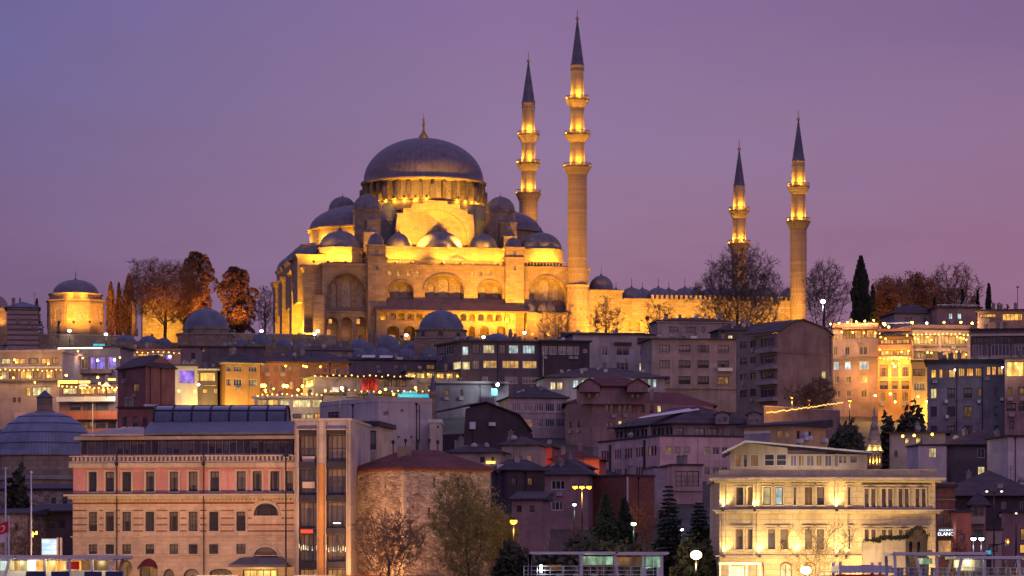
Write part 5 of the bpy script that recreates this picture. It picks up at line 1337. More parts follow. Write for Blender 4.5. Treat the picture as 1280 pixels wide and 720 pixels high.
B.w(419, 423.5, '910-916', style='cream', frame='frame_dark').walls().hip(1.6, .5, .6, mat=M['asphalt_roof']); B.onroof(3, 7)
B = House('brown_house', 'tall brown gable-ended house with a blank side wall and dark balconied front', [(920, 612), (972, 598), (1041, 606)], 416, 12, W_['brown'])
B.apex[1] = [(1041, 416), (1030, 411), (1003, 400.5), (990, 404)]
for y0, y1 in ((424, 434), (446, 455), (465, 474), (485, 497)): B.w(y0, y1, '951-969', frame='frame_dark', nx=4)
for y0, y1 in ((428, 436), (448, 456), (468, 476), (488, 497)): B.w(y0, y1, '925-934 938-945', frame='frame_dark', nx=2)
B.w(464, 473.5, '1027.5-1033', style='cream', frame='frame_white')
B.walls(); m = MB()
for yy in (436, 457, 476, 497): B.pbox(m, 949, 972, yy, yy+5, -.9, -.01)
m.build('balcony', W_['mauve'], B.root)
o = B.o; fc = B.faces[1]; m = MB()
ap = [(0, B.zt)]+[(fc.hit(p)[0], Z(y, fc.hit(p)[1])) for p, y in ((990, 404), (1003, 400.5), (1030, 411))]+[(fc.len, B.zt)]
for (a, b) in zip(ap, ap[1:]):
    m.add([fc.pt(a[0], a[1]+.03, -.4, o), fc.pt(b[0], b[1]+.03, -.4, o), fc.pt(b[0], b[1]+.03, 9.5, o), fc.pt(a[0], a[1]+.03, 9.5, o), fc.pt(a[0], a[1]+.25, -.4, o), fc.pt(b[0], b[1]+.25, -.4, o), fc.pt(b[0], b[1]+.25, 9.5, o), fc.pt(a[0], a[1]+.25, 9.5, o)], [(0,3,2,1),(4,5,6,7),(0,1,5,4),(1,2,6,5),(2,3,7,6),(3,0,4,7)])
m.build('roof', M['tile_brown'], B.root)
m = MB(); B.pbox(m, 973, 1041, 441, 443, -.15, -.004); m.build('string_course', W_['brown'], B.root)
# --- offices with lit rooms, centre
B = House('office_building', 'dark office block with two rows of brightly lit rooms below the mosque porch', [(546, 662), (577, 650), (676, 652)], 427.5, 12, W_['dark'])
B.w(434, 446, '547.5-556 557-566', nx=3).w(433, 444, '578-585.5', style='cool', nx=2).w(431, 441.5, '604-618 636-648 653.5-668.5', style=['cream', 'cool', 'cool'], nx=4)
B.w(453, 462.5, '566-576', style='cream', nx=3).w(452, 462, '578-587.5', style='cream', nx=2).w(451, 460.5, '591-598.5', style='dimwarm', nx=3)
B.w(450.5, 460, '604-621 628-648.5 653-671', style='yellow', nx=4).w(470.5, 479.5, '603-610 631-647 653-672', nx=5)
B.w(430, 442, '590-600 624-632', frame='frame_dark')
B.walls().flat(.4, .35); B.onroof(4, 8)
m = MB(); B.pbox(m, 621.4, 622.2, 428, 482, -.12, -.01); m.build('drainpipe', M['iron'], B.root)
B = House('workshop_building', 'dark plain block with one ribbon of white framed windows joined to the lit offices', [(676.5, 650.5), (737, 655)], 427, 12, W_['barn'])
B.w(432.5, 443, '677.5-684.5 686-696 698-708 709-716 717-724', nx=3).w(436, 441, '729-734').walls().flat(.5, .3); B.onroof(2, 9)
m = MB(); B.pbox(m, 678.6, 679.4, 440, 486, -.1, -.01); m.build('drainpipe', M['white'], B.root)
B = House('pale_house', 'low white house with cold lit windows under a wide hipped roof', [(683, 606), (831, 612)], 472, 12, W_['ash'], 'house')
B.w(477.5, 487, '688-694.5 696-703.5', style='cream', nx=2).w(475, 485, '716-723.5 727-734', style='cool', nx=2).w(474, 484, '810-813.5 816-820.5', style='cool', nx=1).walls().hip(2.2, .9, .75, mat=M['tile_brown'])
B.onroof(3, 10)
bulbs([(X(748, 604), 604.5, Z(474, 604)), (X(772, 604), 604.5, Z(474.3, 604)), (X(777, 604), 604.5, Z(474.2, 604))], 'small white eaves lamp of the low white house', 'eaves lamps of the white house', 90, COOL, M['bulb_white'], .22)
B = House('terrace_house', 'dark flat-roofed annexe with a planted terrace below the lit offices', [(545, 628), (636, 632)], 481, 10, W_['slate'])
B.w(487, 494, '556-561 575-579', style=['dimwarm', 'glass'], frame='frame_dark').walls().flat(.3, .3).parapet(.7, .2, W_['grey'])
o_ = row(622, 624, 1, 481, 626); bulbs(o_, 'bright white lamp glaring on the dark terrace below the lit offices', None, 900, COOL, M['bulb_white'], .42)
m = MB(); m.box(-.5, .5, -.1, .1, -.6, .6); t = m.build('neon_sign', M['cyan']); t.location = (X(618, 626.5), 626.5, Z(490, 626.5)); tag(t, 'small cyan lit sign under the glaring white terrace lamp', 'sign')
B = House('school_building', 'mauve block with two rows of white framed windows and a wide dark roof', [(637, 580), (709, 584)], 497.5, 14, W_['lilac'])
for y0, y1 in ((504, 514), (523.5, 533.5), (544, 552)): B.w(y0, y1, '640-651 654-665.5 667.5-679.5 681.5-693 695.5-706.5', nx=4)
B.walls().hip(2.3, .5, .55, mat=M['tile_grey']); B.onroof(3, 12, ('vent_box', 'chimney', 'satellite_dish')); B.band(515.5, 516.3, .1, M['stone_trim'], 'string_course')
B = House('dark_barn_house', 'nearly black gabled house with white air boxes on its wall', [(550, 524), (580, 520), (666, 524)], 542, 12, W_['barn'], 'house')
B.apex[1] = [(664, 540), (648, 519), (607, 503.5), (582, 511)]
B.w(527, 537, '560.5-565 571-576', frame='frame_dark', nx=1).walls()
o = B.o; fc = B.faces[1]; m = MB()
ap = [(fc.hit(578)[0], B.zt+.0)]+[(fc.hit(p)[0], Z(y, fc.hit(p)[1])) for p, y in ((582, 511), (607, 503.5), (648, 519), (664, 540))]
m.add([fc.pt(ap[1][0]-4.2, ap[1][1]-.6, -.5, o), fc.pt(ap[2][0], ap[2][1], -.5, o), fc.pt(ap[2][0], ap[2][1], 9, o), fc.pt(ap[1][0]-4.2, ap[1][1]-.6, 9, o)], [(0, 1, 2, 3)])
m.add([fc.pt(a, z+.18, i, o) for a, z, i in ((ap[1][0]-4.2, ap[1][1]-.6, -.5), (ap[2][0], ap[2][1], -.5), (ap[2][0], ap[2][1], 9), (ap[1][0]-4.2, ap[1][1]-.6, 9))], [(0, 1, 2, 3)])
for a, b in ((ap[2], ap[3]), (ap[3], ap[4])):
    m.add([fc.pt(a[0], a[1]+.02, -.5, o), fc.pt(b[0], b[1]+.02, -.5, o), fc.pt(b[0], b[1]+.02, 9, o), fc.pt(a[0], a[1]+.02, 9, o), fc.pt(a[0], a[1]+.22, -.5, o), fc.pt(b[0], b[1]+.22, -.5, o), fc.pt(b[0], b[1]+.22, 9, o), fc.pt(a[0], a[1]+.22, 9, o)], [(0,3,2,1),(4,5,6,7),(0,1,5,4),(1,2,6,5),(2,3,7,6),(3,0,4,7)])
m.build('roof', M['tile_brown'], B.root)
m = MB(); B.pbox(m, 586, 593, 527.5, 536.5, -.5, -.02); m.build('air_unit', M['white'], B.root)
m = MB(); B.pbox(m, 610, 618, 528, 532.5, -.5, -.02); m.build('air_unit', M['white'], B.root)
B.onroof(3, 13)
B = House('red_mansion', 'rambling red-brown mansion with gabled dormers in the middle of the slope', [(708, 566), (741, 560), (797, 562), (892, 572)], 503, 12, W_['rose'], 'house', back=None)
B.quad = B.pts+[B.pts[3]+Vector((0, 14)), B.pts[0]+Vector((0, 14))]
for y0, y1 in ((505, 515), (527, 535)): B.w(y0, y1, '712-715.5 722-725.5 757-761 763-767', frame='frame_brown', nx=1)
for y0, y1 in ((505, 515), (526, 534.5)): B.w(y0, y1, '773-777.5 779.5-784 786-790.5', frame='frame_dark', nx=1)
B.w(502, 512, '842-848 866-870', frame='frame_white').w(506, 516, '801-806 812-817 822-827', frame='frame_brown').walls()
q4 = [B.pts[0], B.pts[3], B.pts[3]+Vector((0, 14)), B.pts[0]+Vector((0, 14))]; sq = B.quad; B.quad = q4; B.hip(2.6, .7, .5, mat=M['tile_red']); B.quad = sq
# its raised central block with two gabled dormers
C = House('red_mansion_tower', 'x', [(730, 559), (806, 561)], 483, 8, W_['rose'], ybot=505)
C.w(487, 497, '735-739 745-749 789-793 796-800', frame='frame_brown', nx=1).walls().hip(1.8, .6, .6, mat=M['tile_red'])
for ch in list(C.root.children):
    ch.parent = B.root; ch.location = Vector(ch.location)+Vector(C.root.location)-Vector(B.root.location)
    if ch.name.startswith('wall'): ch.name = 'upper_wall'
bpy.data.objects.remove(C.root)
m = MB()
for pc in (737, 797):
    x = X(pc, 557)-B.o[0]; y = 557-B.o[1]; z0 = Z(490, 557)-B.o[2]; z1 = Z(473.5, 557)-B.o[2]
    m.slab([(x-1.7, z0), (x+1.7, z0), (x+1.7, z0+1.1), (x, z1), (x-1.7, z0+1.1)], y, y+4)
m.build('dormer', W_['rose'], B.root); m = MB()
for pc in (737, 797):
    x = X(pc, 557)-B.o[0]; y = 557-B.o[1]; z0 = Z(490, 557)-B.o[2]; z1 = Z(473.5, 557)-B.o[2]
    m.slab([(x-2.1, z0+.85), (x, z1+.02), (x+2.1, z0+.85), (x+2.1, z0+1.05), (x, z1+.25), (x-2.1, z0+1.05)], y-.3, y+4)
m.build('dormer_roof', M['tile_red'], B.root); B.onroof(3, 15, ('chimney', 'satellite_dish'))
# --- lower middle: concrete warehouse, brick yards, small roofs
B = House('warehouse', 'long pinkish concrete warehouse seen on its corner, with a dormered upper storey', [(748, 522), (824.5, 498), (940, 502)], 545.5, 14, PL('sunset_lit_pink_plaster', (.62, .43, .40), var=.35))  # plaster lightened: sunset glow from the left put into its colour
B.ref = 812
for y0, y1 in ((558, 570), (583, 595), (608, 620)):
    L_ = []
    for a, b in ((751.5, 761), (768, 776.5), (780.5, 790.5), (794.5, 804), (809.5, 821)):
        wd = (b-a)/3
        L_ += [(a+wd*i+.4, a+wd*(i+1)-.4) for i in range(3)]
    B.w(y0, y1, L_, frame='frame_brown', nx=1)
B.ref = 834
for y0, y1 in ((558, 568), (583, 593.5), (607, 618), (632, 643)):
    B.w(y0, y1, '832-840 843-851.5 854-863' if y0 == 558 else '833-838', frame='frame_white'); B.w(y0, y1, '880-888 890.5-899.5 902-910 914-922', style=['glass', 'glass', 'glass_blue', 'glass'], frame='frame_white')
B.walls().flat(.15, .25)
m = MB(); B.pbox(m, 762.3, 763.8, 556, 640, -.2, -.01); B.pbox(m, 805.3, 806.8, 550, 640, -.2, -.01); m.build('drainpipe', M['iron'], B.root)
m = MB(); B.pbox(m, 872, 873, 546, 640, -.1, -.005); m.build('pilaster', W_['pink'], B.root)
C = House('upper_storey', 'x', [(768, 519), (841, 503), (945, 506)], 530, 12, W_['mauve'], zbase=B.zt)
C.ref = 838
C.w(534, 543, [(769+10.4*i+o, 769+10.4*i+o+3.6) for i in range(7) for o in (1, 5.6)], frame='frame_dark', nx=1)
C.ref = 846; C.w(534.5, 544, '846-854.5 868-881 884-897 900-904 912-918', frame='frame_dark', nx=2).walls().hip(3.0, .8, .6, mat=M['tile_brown'])
for ch in list(C.root.children):
    ch.parent = B.root; ch.location = Vector(ch.location)+Vector(C.root.location)-Vector(B.root.location)
    if ch.name.startswith('wall'): ch.name = 'upper_wall'
bpy.data.objects.remove(C.root)
m = MB(); A_ = [(798, 525, 507), (873, 514.5, 509), (870, 512, 512), (812, 521.5, 511)]
m.add([(X(p, Y)-B.o[0], Y-B.o[1]-2.0, Z(y, Y)-B.o[2]+.3) for p, y, Y in A_]+[(X(p, Y)-B.o[0], Y-B.o[1]-2.0, Z(y, Y)-B.o[2]+.15) for p, y, Y in A_], [(0,1,2,3), (7,6,5,4), (0,4,5,1), (1,5,6,2), (2,6,7,3), (3,7,4,0)]); m.build('skylight', sheet('skylight_metal', (.5, .55, .62), .25, .5), B.root)
for pc in (903, 943):
    Y = 502.5; x = X(pc, Y)-B.o[0]; y = Y-B.o[1]; z0 = Z(525, Y)-B.o[2]; z1 = Z(514, Y)-B.o[2]
    m = MB(); m.slab([(x-.98, z0-.6), (x+.98, z0-.6), (x+.98, z1-.45), (x, z1-.1), (x-.98, z1-.45)], y, y+3); t = m.build('dormer', W_['mauve'], B.root)
    m = MB(); m.slab([(x-1.25, z1-.55), (x, z1-.08), (x+1.25, z1-.55), (x+1.25, z1-.4), (x, z1+.08), (x-1.25, z1-.4)], y-.2, y+3); m.build('dormer_roof', M['tile_brown'], t)
    m = MB(); m.box(x-.75, x-.08, y-.03, y-.003, z0-.2, z1-.8); m.box(x+.08, x+.75, y-.03, y-.003, z0-.2, z1-.8); m.build('dormer_window', M['glass'], t)
m = MB()
for p in (854, 880): 
    q = MB()
B.onroof(3, 16, ('satellite_dish', 'vent_box'))
B = House('concrete_bay', 'square concrete bay with one huge dark window in front of the warehouse', [(840, 470), (878, 471)], 582, 8, W_['pink'])
B.w(588.5, 608, '844.5-874', frame='frame_dark', nx=4, ny=3).w(616, 632, '845-873', style='glass_blue', frame='frame_dark', nx=4, ny=2).walls().flat(.2, .25)
m = MB(); B.pbox(m, 840, 878, 609, 614, -.3, -.01); m.build('balcony', W_['pink'], B.root)
B = House('blank_annexe', 'plain grey rendered annexe between the brick yard and the concrete bay', [(817, 455), (833, 457)], 585, 8, W_['grey']); B.walls().flat(.1, .2)
B = House('brick_yard', 'low red brick yard building below the warehouse', [(733, 446), (785, 440), (818, 444)], 595.5, 12, W_['brick'])
B.walls().flat(.12, .3, M['asphalt_roof'])
m = MB(); B.pbox(m, 784.4, 785.4, 596, 640, -.15, -.01); m.build('drainpipe', M['white'], B.root)
B = House('plum_house', 'plum-brown house with white framed windows behind the three-headed lamp', [(677, 440), (735, 434)], 593.5, 10, W_['rose'], 'house')
B.w(600.5, 612, '689-706.5', nx=3).w(626, 638, '689-704', nx=3).walls().hip(2.2, .6, .5, mat=M['tile_grey']); B.onroof(2, 17)
B = House('coral_house', 'coral orange wall with a low red roof left of the warehouse', [(690, 482), (749, 476)], 574.5, 9, W_['coral'], 'house')
B.w(588, 595, '737-744 724-728', frame='frame_white', nx=3).walls().hip(1.5, .6, .5, mat=M['tile_red']); lamp(B.root, (-1.2, -3.4, 3), 480, (1, .35, .15), .3, name='wall_lamp')
B = House('red_lit_house', 'narrow house front glowing red beside the coral wall', [(668, 486), (690, 483)], 559, 8, W_['coral'], 'house')
B.w(566, 574, '671-675', frame='frame_dark').walls().flat(.3, .25); lamp(B.root, (-1.5, -2.2, 4), 140, (1, .08, .05), .3, name='neon_light')
B = House('brown_house', 'small brown house with paired white windows in the hollow right of the stone tower', [(627, 468), (672, 464)], 556.5, 9, W_['tan'], 'house')
B.w(569, 580, '648.5-653.5 658.5-664', nx=2).walls().hip(1.4, .5, .6, mat=M['tile_brown']); B.onroof(2, 18)
B = House('shed_house', 'low tan house with a grey sheet roof directly behind the stone tower', [(558, 462), (626, 460)], 566, 9, W_['tan'], 'house')
B.w(571, 578, '600-606 614-618', frame='frame_dark').walls().hip(1.4, .5, .6, mat=M['tile_grey']); B.onroof(3, 19)
lamp(B.root, (1.5, -1.4, 2.6), 120, YEL, .2, name='wall_lamp'); m = MB(); B.pbox(m, 608, 619, 576.5, 579.5, -.3, -.02); m.build('light_strip', M['strip_warm'], B.root)
B = House('black_gable_house', 'dark gabled house beside the stone tower, nearer than the tan one', [(614, 424), (634, 420), (681, 423)], 588, 9, W_['barn'], 'house')
B.w(597, 606, '640-646 660-666', frame='frame_dark').walls().hip(1.5, .5, .6, mat=M['tile_grey']); B.onroof(2, 20)
B = House('low_shed', 'low shed with a pale lean-to roof under the plum-brown house', [(640, 388), (677, 387)], 625, 7, W_['rose'], 'shed')
B.w(632, 640, '646-652 662-668', frame='frame_dark').walls().shed(0, 1.0, .4, M['tile_grey'])
B = House('roof_row_house', 'dark tiled house tucked between the plum-brown and the coral houses', [(684, 462), (735, 458)], 585, 8, W_['mauve'], 'house')
B.w(588, 592, '700-706', frame='frame_dark').walls().hip(1.6, .5, .5, mat=M['tile_brown'])
# --- right-hand slope
B = House('restaurant_house', 'tall restaurant house with red awnings and cold lit lower windows, left of the orange front', [(1041, 632), (1098, 626)], 409, 12, W_['pink'])
B.w(412.5, 423, '1053.5-1066 1068-1081 1083-1096', style='warm', frame='frame_dark', nx=3)
B.w(418, 424, '1041.5-1049', style='warm', frame='frame_dark').w(433, 444, '1042-1047 1056-1062 1073.5-1085', style=['dimwarm', 'glass', 'glass'])
B.w(452, 462.5, '1042-1049 1056-1064 1074-1086', style='cool', nx=2).w(470, 479, '1043-1049 1057-1064 1075-1084', style='dimwarm').w(488, 497, '1044-1050 1058-1064 1076-1084', style='dimwarm').walls().flat(.2, .3)
m = MB(); B.pbox(m, 1041, 1098, 404.5, 409.5, -1.1, .4); B.pbox(m, 1053, 1098, 410, 412, -1.3, -.01); m.build('awning', W_['red'], B.root); m = MB(); B.pbox(m, 1041, 1098, 448, 449.5, -.4, -.01); m.build('ledge', M['concrete'], B.root)
bulbs(row(1052, 1094, 4, 415, 624.3, 416.5), 'round warm bulb under the red awning of the tall restaurant house', 'bulbs under the red awning', 90, WARM, M['bulb_warm'], .24)
bulbs(row(1038, 1092, 6, 405, 630, 400.5), 'round warm bulb along the roof terrace of the tall restaurant house', 'roof terrace bulbs left of the cypress', 260, WARM, M['bulb_warm'], .24)
[lamp(B.root, (x, -5, Z(y, 625)-B.o[2]), 2600, ORA, .4, name='street_glow_lamp') for x, y in ((-3, 472), (1, 440), (4, 474))]
B = House('orange_house', 'glowing orange-fronted house with tall windows on the right-hand slope', [(1097.5, 618), (1139, 617)], 420, 12, W_['orange'])
B.w(424, 430, '1101-1117 1120-1137', style='warm', frame='frame_brown', nx=4).w(438, 445, '1101-1117 1120-1137', style='warm', frame='frame_brown', nx=4)
for y0, y1 in ((456, 471), (476.5, 487)): B.w(y0, y1, '1099.5-1110 1114.5-1122.5 1127-1136.5', frame='frame_brown', nx=2, ny=2)
B.w(491, 501, '1101-1106 1116-1121 1128-1135', style='dimwarm', frame='frame_brown').walls().flat(.3, .3, M['asphalt_roof']); B.sills(M['stone_trim'])
m = MB(); B.pbox(m, 1097, 1139, 411, 414, -.4, 3); B.pbox(m, 1097, 1139, 431.5, 436, -1.2, -.01); B.pbox(m, 1097, 1139, 446, 449.5, -1.2, -.01); m.build('awning', W_['red'], B.root)
bulbs([(X(p, 616), 615.4, Z(y, 616)) for p, y in ((1115.5, 454.8), (1123.5, 455))], 'one of two fierce orange floodlights on the orange-fronted house', 'floodlights on the orange front', 1500, ORA, M['bulb_orange'], .3)
bulbs([(X(p, 616), 614.8, Z(y, 616)) for p, y in ((1100, 422), (1106, 424), (1133, 420), (1099, 437.5), (1108, 441), (1126, 440), (1135, 439))], 'warm bulb hanging on the terraces of the orange-fronted house', 'bulbs on the orange house terraces', 70, WARM, M['bulb_warm'], .2)
bulbs([(X(p, 612), 612, Z(y, 612)) for p, y in ((1113, 492.5), (1094, 494.5), (1119, 502.5))], 'warm street bulb at the foot of the orange-fronted house', 'bulbs at the foot of the orange house', 420, WARM, M['bulb_warm'], .28)
B = House('yellow_lit_house', 'yellow-lit plastered house front squeezed right of the orange one', [(1139, 612), (1162, 610)], 452, 9, W_['ochre'])
B.w(461, 470, '1141-1156', style='dimwarm', frame='frame_dark', nx=4).w(478.5, 488, '1142-1156', frame='frame_white', nx=4).walls().flat(.2, .25)
lamp(B.root, (.6, -2.6, 1.2), 2600, YEL, .3, name='street_glow_lamp')
bulbs([(X(1147, 608), 607.4, Z(496, 608)), (X(1157.5, 608), 607.4, Z(502, 608))], 'warm lamp beneath the yellow-lit house front', 'lamps beneath the yellow-lit house', 300, WARM, M['bulb_warm'], .28)
B = House('pink_restaurant', 'pink restaurant with two storeys of glowing terrace windows at the right', [(1140, 628), (1213, 630)], 412.5, 12, W_['pink'])
B.w(419, 430, '1142-1173 1177-1208', style='warm', frame='frame_dark', nx=7).w(439, 448, '1142-1173 1177-1208', style=['dimwarm', 'warm'], frame='frame_dark', nx=7).walls().flat(.2, .25).parapet(1.0, .15, W_['rose'])
m = MB(); B.pbox(m, 1142, 1173, 432, 434, -.3, -.01); B.pbox(m, 1177, 1208, 432, 434, -.3, -.01); m.build('flower_box', W_['dark'], B.root)
bulbs([(X(p, 626), 625.6, Z(y, 626)) for p, y in ((1143, 423.5), (1147, 424), (1159, 421.5), (1164, 425), (1196, 421), (1200, 422.5), (1204, 423.5), (1207.5, 425), (1159, 440.8), (1164, 441.3), (1195, 440), (1200, 441), (1207, 443.5))], 'warm bulb in the window rows of the pink restaurant', 'bulbs of the pink restaurant', 90, WARM, M['bulb_warm'], .19)
B = House('terrace_house', 'flat-roofed rose house with white window frames on the right-hand hilltop', [(1171, 664), (1226, 668)], 385, 10, W_['rose'])
B.w(391.5, 399, '1186-1191 1197-1202', style='cool', frame='frame_dark').walls().flat(.4, .3); m = MB(); B.pbox(m, 1171, 1226, 381, 381.6, -.3, -.2)
for p in range(1172, 1227, 6): B.pbox(m, p, p+.5, 381.6, 385, -.3, -.2)
m.build('roof_railing', M['white'], B.root)
bulbs([(X(p, 640), 640, Z(y, 640)) for p, y in ((1106, 406), (1111, 409), (1140, 403.2), (1180, 403), (1201, 403), (1104.5, 404.5), (1215, 404))], 'round warm terrace lamp in front of the flat-roofed rose house', 'terrace lamps on the right-hand hilltop', 420, WARM, M['bulb_warm'], .3)
bulbs([(X(1158.5, 640), 640, Z(404, 640))], 'single white terrace lamp among the warm ones on the right-hand hilltop', None, 160, COOL, M['bulb_white'], .3)
B = House('awning_house', 'low grey hall with a sloping roof below the pale brown tree', [(1118, 668), (1172, 672)], 392, 10, W_['mauve']); B.w(397, 402, '1130-1140 1150-1158', frame='frame_dark').walls().hip(2.2, .5, .6, mat=M['tile_grey'])
t = thing('terrace_awning', 'pale lit awning stretched over the hilltop terrace right of the cypress', 'awning', (X(1122, 645), 645, Z(404, 645)))
m = MB(); s_ = 645/F; m.add([(-19*s_, -1, -.1), (18*s_, -1, .1), (18*s_, 2.5, .5), (-19*s_, 2.5, .3), (-19*s_, -1, -.25), (18*s_, -1, -.05), (18*s_, 2.5, .35), (-19*s_, 2.5, .15)], [(0,1,2,3), (7,6,5,4), (0,4,5,1), (1,5,6,2), (2,6,7,3), (3,7,4,0)]); m.build('canopy', M['white'], t)
m = MB(); [m.tube((x*s_, -.8, 0), (x*s_, -.8, -2.4), .05) for x in (-18, -6, 6, 17)]; m.build('post', M['iron'], t); lamp(t, (0, .5, -.6), 260, WARM, .3, name='awning_lamp')
B = House('modern_block', 'dark block with yellow lit top windows and pale bands at the right edge', [(1213, 600), (1300, 596)], 412, 14, W_['dark'])
B.w(431, 445.5, '1216-1235 1239-1262 1265-1285', frame='frame_white', nx=5).w(421, 429, '1216-1237 1240-1264 1267-1285', frame='frame_dark', nx=5).walls().flat(.3, .3)
m = MB(); B.pbox(m, 1213, 1300, 417, 420, -.35, -.01); B.pbox(m, 1213, 1300, 430, 438.5, -.3, -.02) if 0 else B.pbox(m, 1213, 1300, 445.8, 449, -.3, -.02); m.build('concrete_band', W_['cream'], B.root)
B = House('rooftop_restaurant', 'low rooftop restaurant with two glowing yellow windows at the right edge', [(1222, 640), (1300, 636)], 388, 10, W_['rose'])
B.w(392.5, 397, '1224.5-1245', style='warm', frame='frame_dark', nx=5).w(392, 401, '1253-1278', style='warm', frame='frame_dark', nx=5).walls().flat(.4, .3)
B = House('grey_apartments', 'big shadowed grey apartment block with a row of glowing attic windows', [(1159, 526), (1255.5, 520)], 451, 14, W_['slate'])
B.ref = 1200
B.w(461.5, 472, '1164-1170.5 1174-1178 1180-1184 1185.5-1194.5', style=['yellow', 'warm', 'dimwarm', 'yellow'], frame='frame_dark', nx=2).w(460, 470.5, '1198-1206 1208-1217 1219-1227.5', style=['yellow', 'warm', 'warm'], frame='frame_dark', nx=3).w(458.5, 469, '1233.5-1238 1240-1245 1247-1254', style='warm', frame='frame_dark', nx=2)
for y0, y1 in ((485, 498), (508, 521), (532, 543)): B.w(y0, y1, '1163-1171 1184-1194 1204.5-1215 1243-1247.5', frame='frame_dark', nx=2)
B.w(486, 495, '1222-1226', style='dimwarm', frame='frame_dark')
B.walls().flat(.5, .3); B.sills(M['concrete']); B.onroof(5, 22)
m = MB(); B.pbox(m, 1159, 1256, 453, 454, -.35, -.01); m.build('eaves_band', M['asphalt_roof'], B.root); m = MB(); B.pbox(m, 1195.5, 1196.5, 458, 560, -.12, -.01); B.pbox(m, 1227.5, 1228.5, 458, 560, -.12, -.01); m.build('drainpipe', M['iron'], B.root)
for p, y in ((1181, 500), (1222, 500), (1250.5, 497), (1182, 519)):
    m = MB(); B.pbox(m, p, p+4, y, y+4, -.5, -.02); m.build('air_unit', M['white'], B.root)
bulbs([(X(1192, 522), 520.5, Z(463, 522)), (X(1251, 519), 517.5, Z(460, 519))], 'small white lamp at the attic windows of the big grey apartment block', 'white attic lamps', 60, COOL, M['bulb_white'], .18)
B = House('lit_corner_house', 'narrow house with a bright lit balcony room at the right edge', [(1256, 518), (1290, 516)], 449, 12, W_['rose'])
B.w(452, 471, '1257.5-1280', style='yellow', frame='frame_dark', nx=3).w(484, 494, '1260-1265 1273-1285', style='dimwarm', frame='frame_dark').w(504, 514, '1258-1270 1273-1285', frame='frame_dark', nx=2).w(526, 536, '1262-1268', frame='frame_dark').walls().flat(.3, .3)
bulbs([(X(1269, 516), 515.4, Z(455, 516)), (X(1272, 516), 515.4, Z(460, 516))], 'warm bulb on the bright balcony room at the right edge', 'bulbs on the right-edge balcony', 90, WARM, M['bulb_warm'], .22)
B = House('lamp_terrace_house', 'low dark house with three warm lamps along its roof edge, below the leafy bank', [(1112, 470), (1182, 466)], 541.5, 8, W_['grey'], 'house')
B.w(546, 555, '1131-1137 1144-1152', frame='frame_dark').w(563, 571, '1118-1122 1134-1140', frame='frame_dark').walls().flat(.6, .2)
bulbs([(X(p, 462), 463.2, Z(y, 463)) for p, y in ((1129.5, 545.2), (1144, 544.2), (1166.5, 543))], 'one of three warm lamps along the roof edge of the low dark house', 'three roof edge lamps', 130, WARM, M['bulb_warm'], .24)
B = House('pale_annexe', 'small pale annexe with one window below the three roof edge lamps', [(1148, 452), (1183, 455)], 557, 6, W_['white'], 'house')
B.w(559.5, 572, '1161-1171', frame='frame_white', nx=3).walls().flat(.2, .2)
B = House('shadow_house', 'dark tall house with small white windows right of the pale annexe', [(1183, 462), (1262, 458)], 556, 10, W_['dark'], 'house')
B.w(560, 572.5, '1221.5-1231', nx=2).w(583, 594, '1222-1231', nx=2).w(553+7, 560+9, '1249-1255', frame='frame_white').w(573, 580, '1252-1256', style='dimwarm', frame='frame_brown').w(591, 599, '1250-1256', style='dimwarm', frame='frame_brown').walls().hip(2.0, .8, .5, mat=M['tile_brown']); B.onroof(4, 23)
B = House('blank_pink_house', 'blank pale pink gable wall at the right edge', [(1260, 446), (1300, 448)], 546, 10, W_['white'], 'house'); B.w(560, 566, '1284-1290').walls().flat(.3, .25)
B = House('long_roof_hall', 'long hall under a great dark tiled roof on the right, behind the neon sign', [(1171, 420), (1300, 412)], 620, 18, W_['barn'], 'building')
B.w(627, 638, '1252-1258 1275-1281', frame='frame_white').w(628, 637, '1232-1236', frame='frame_dark').walls().hip(3.4, .8, .7, mat=M['tile_brown'])
B = House('striped_brick_house', 'narrow dark brick house with pale bands carrying the white neon sign', [(1172, 346), (1194, 346)], 609, 8, W_['brick'], 'house')
B.w(644, 656, '1175-1180 1185-1190', frame='frame_dark').walls().flat(.3, .3).parapet(.5, .15, W_['rose'])
m = MB(); [B.pbox(m, 1171, 1195, y, y+1.2, -.12, -.01) for y in (624, 636.5)]; m.build('pale_band', W_['tan'], B.root)
m = MB(); B.pbox(m, 1173, 1193, 676, 692, -.1, -.02); m.build('shop_window', M['warm'], B.root); lamp(B.root, (-.9, -1.4, -1+3.0), 60, WARM, .2, name='shop_light')
B = House('salmon_house', 'slim salmon-coloured house next to the neon sign house', [(1195, 344), (1214, 345)], 640.5, 8, W_['coral'], 'house'); B.w(668, 676, '1200-1206', frame='frame_dark').walls().flat(.2, .25)
B = House('balcony_house', 'small brown house with a pale balcony right of the salmon house', [(1214, 348), (1232, 347)], 632, 8, W_['rose'], 'house')
B.w(634, 644, '1217-1222 1224-1229', frame='frame_dark').w(662, 672, '1218-1228', frame='frame_dark').walls().hip(1.6, .5, .5, mat=M['tile_grey']); m = MB(); B.pbox(m, 1214, 1231, 646, 655, -.8, -.01); m.build('balcony', W_['tan'], B.root)
B = House('rose_garage', 'low rose garage with a blank front at the right, behind the traffic light', [(1231, 352), (1252, 352)], 663, 7, W_['pink'], 'garage'); B.w(680, 690, '1236-1247', frame='frame_dark').walls().flat(.2, .2)
B = House('corner_shop', 'dark shop building at the right edge behind the twin street lamp', [(1252, 360), (1300, 358)], 640, 9, W_['rose'], 'shop')
B.w(660, 676, '1275-1290', style='dimwarm', frame='frame_dark').w(680, 692, '1274-1290', style='warm', frame='frame_dark').walls().flat(.3, .3)
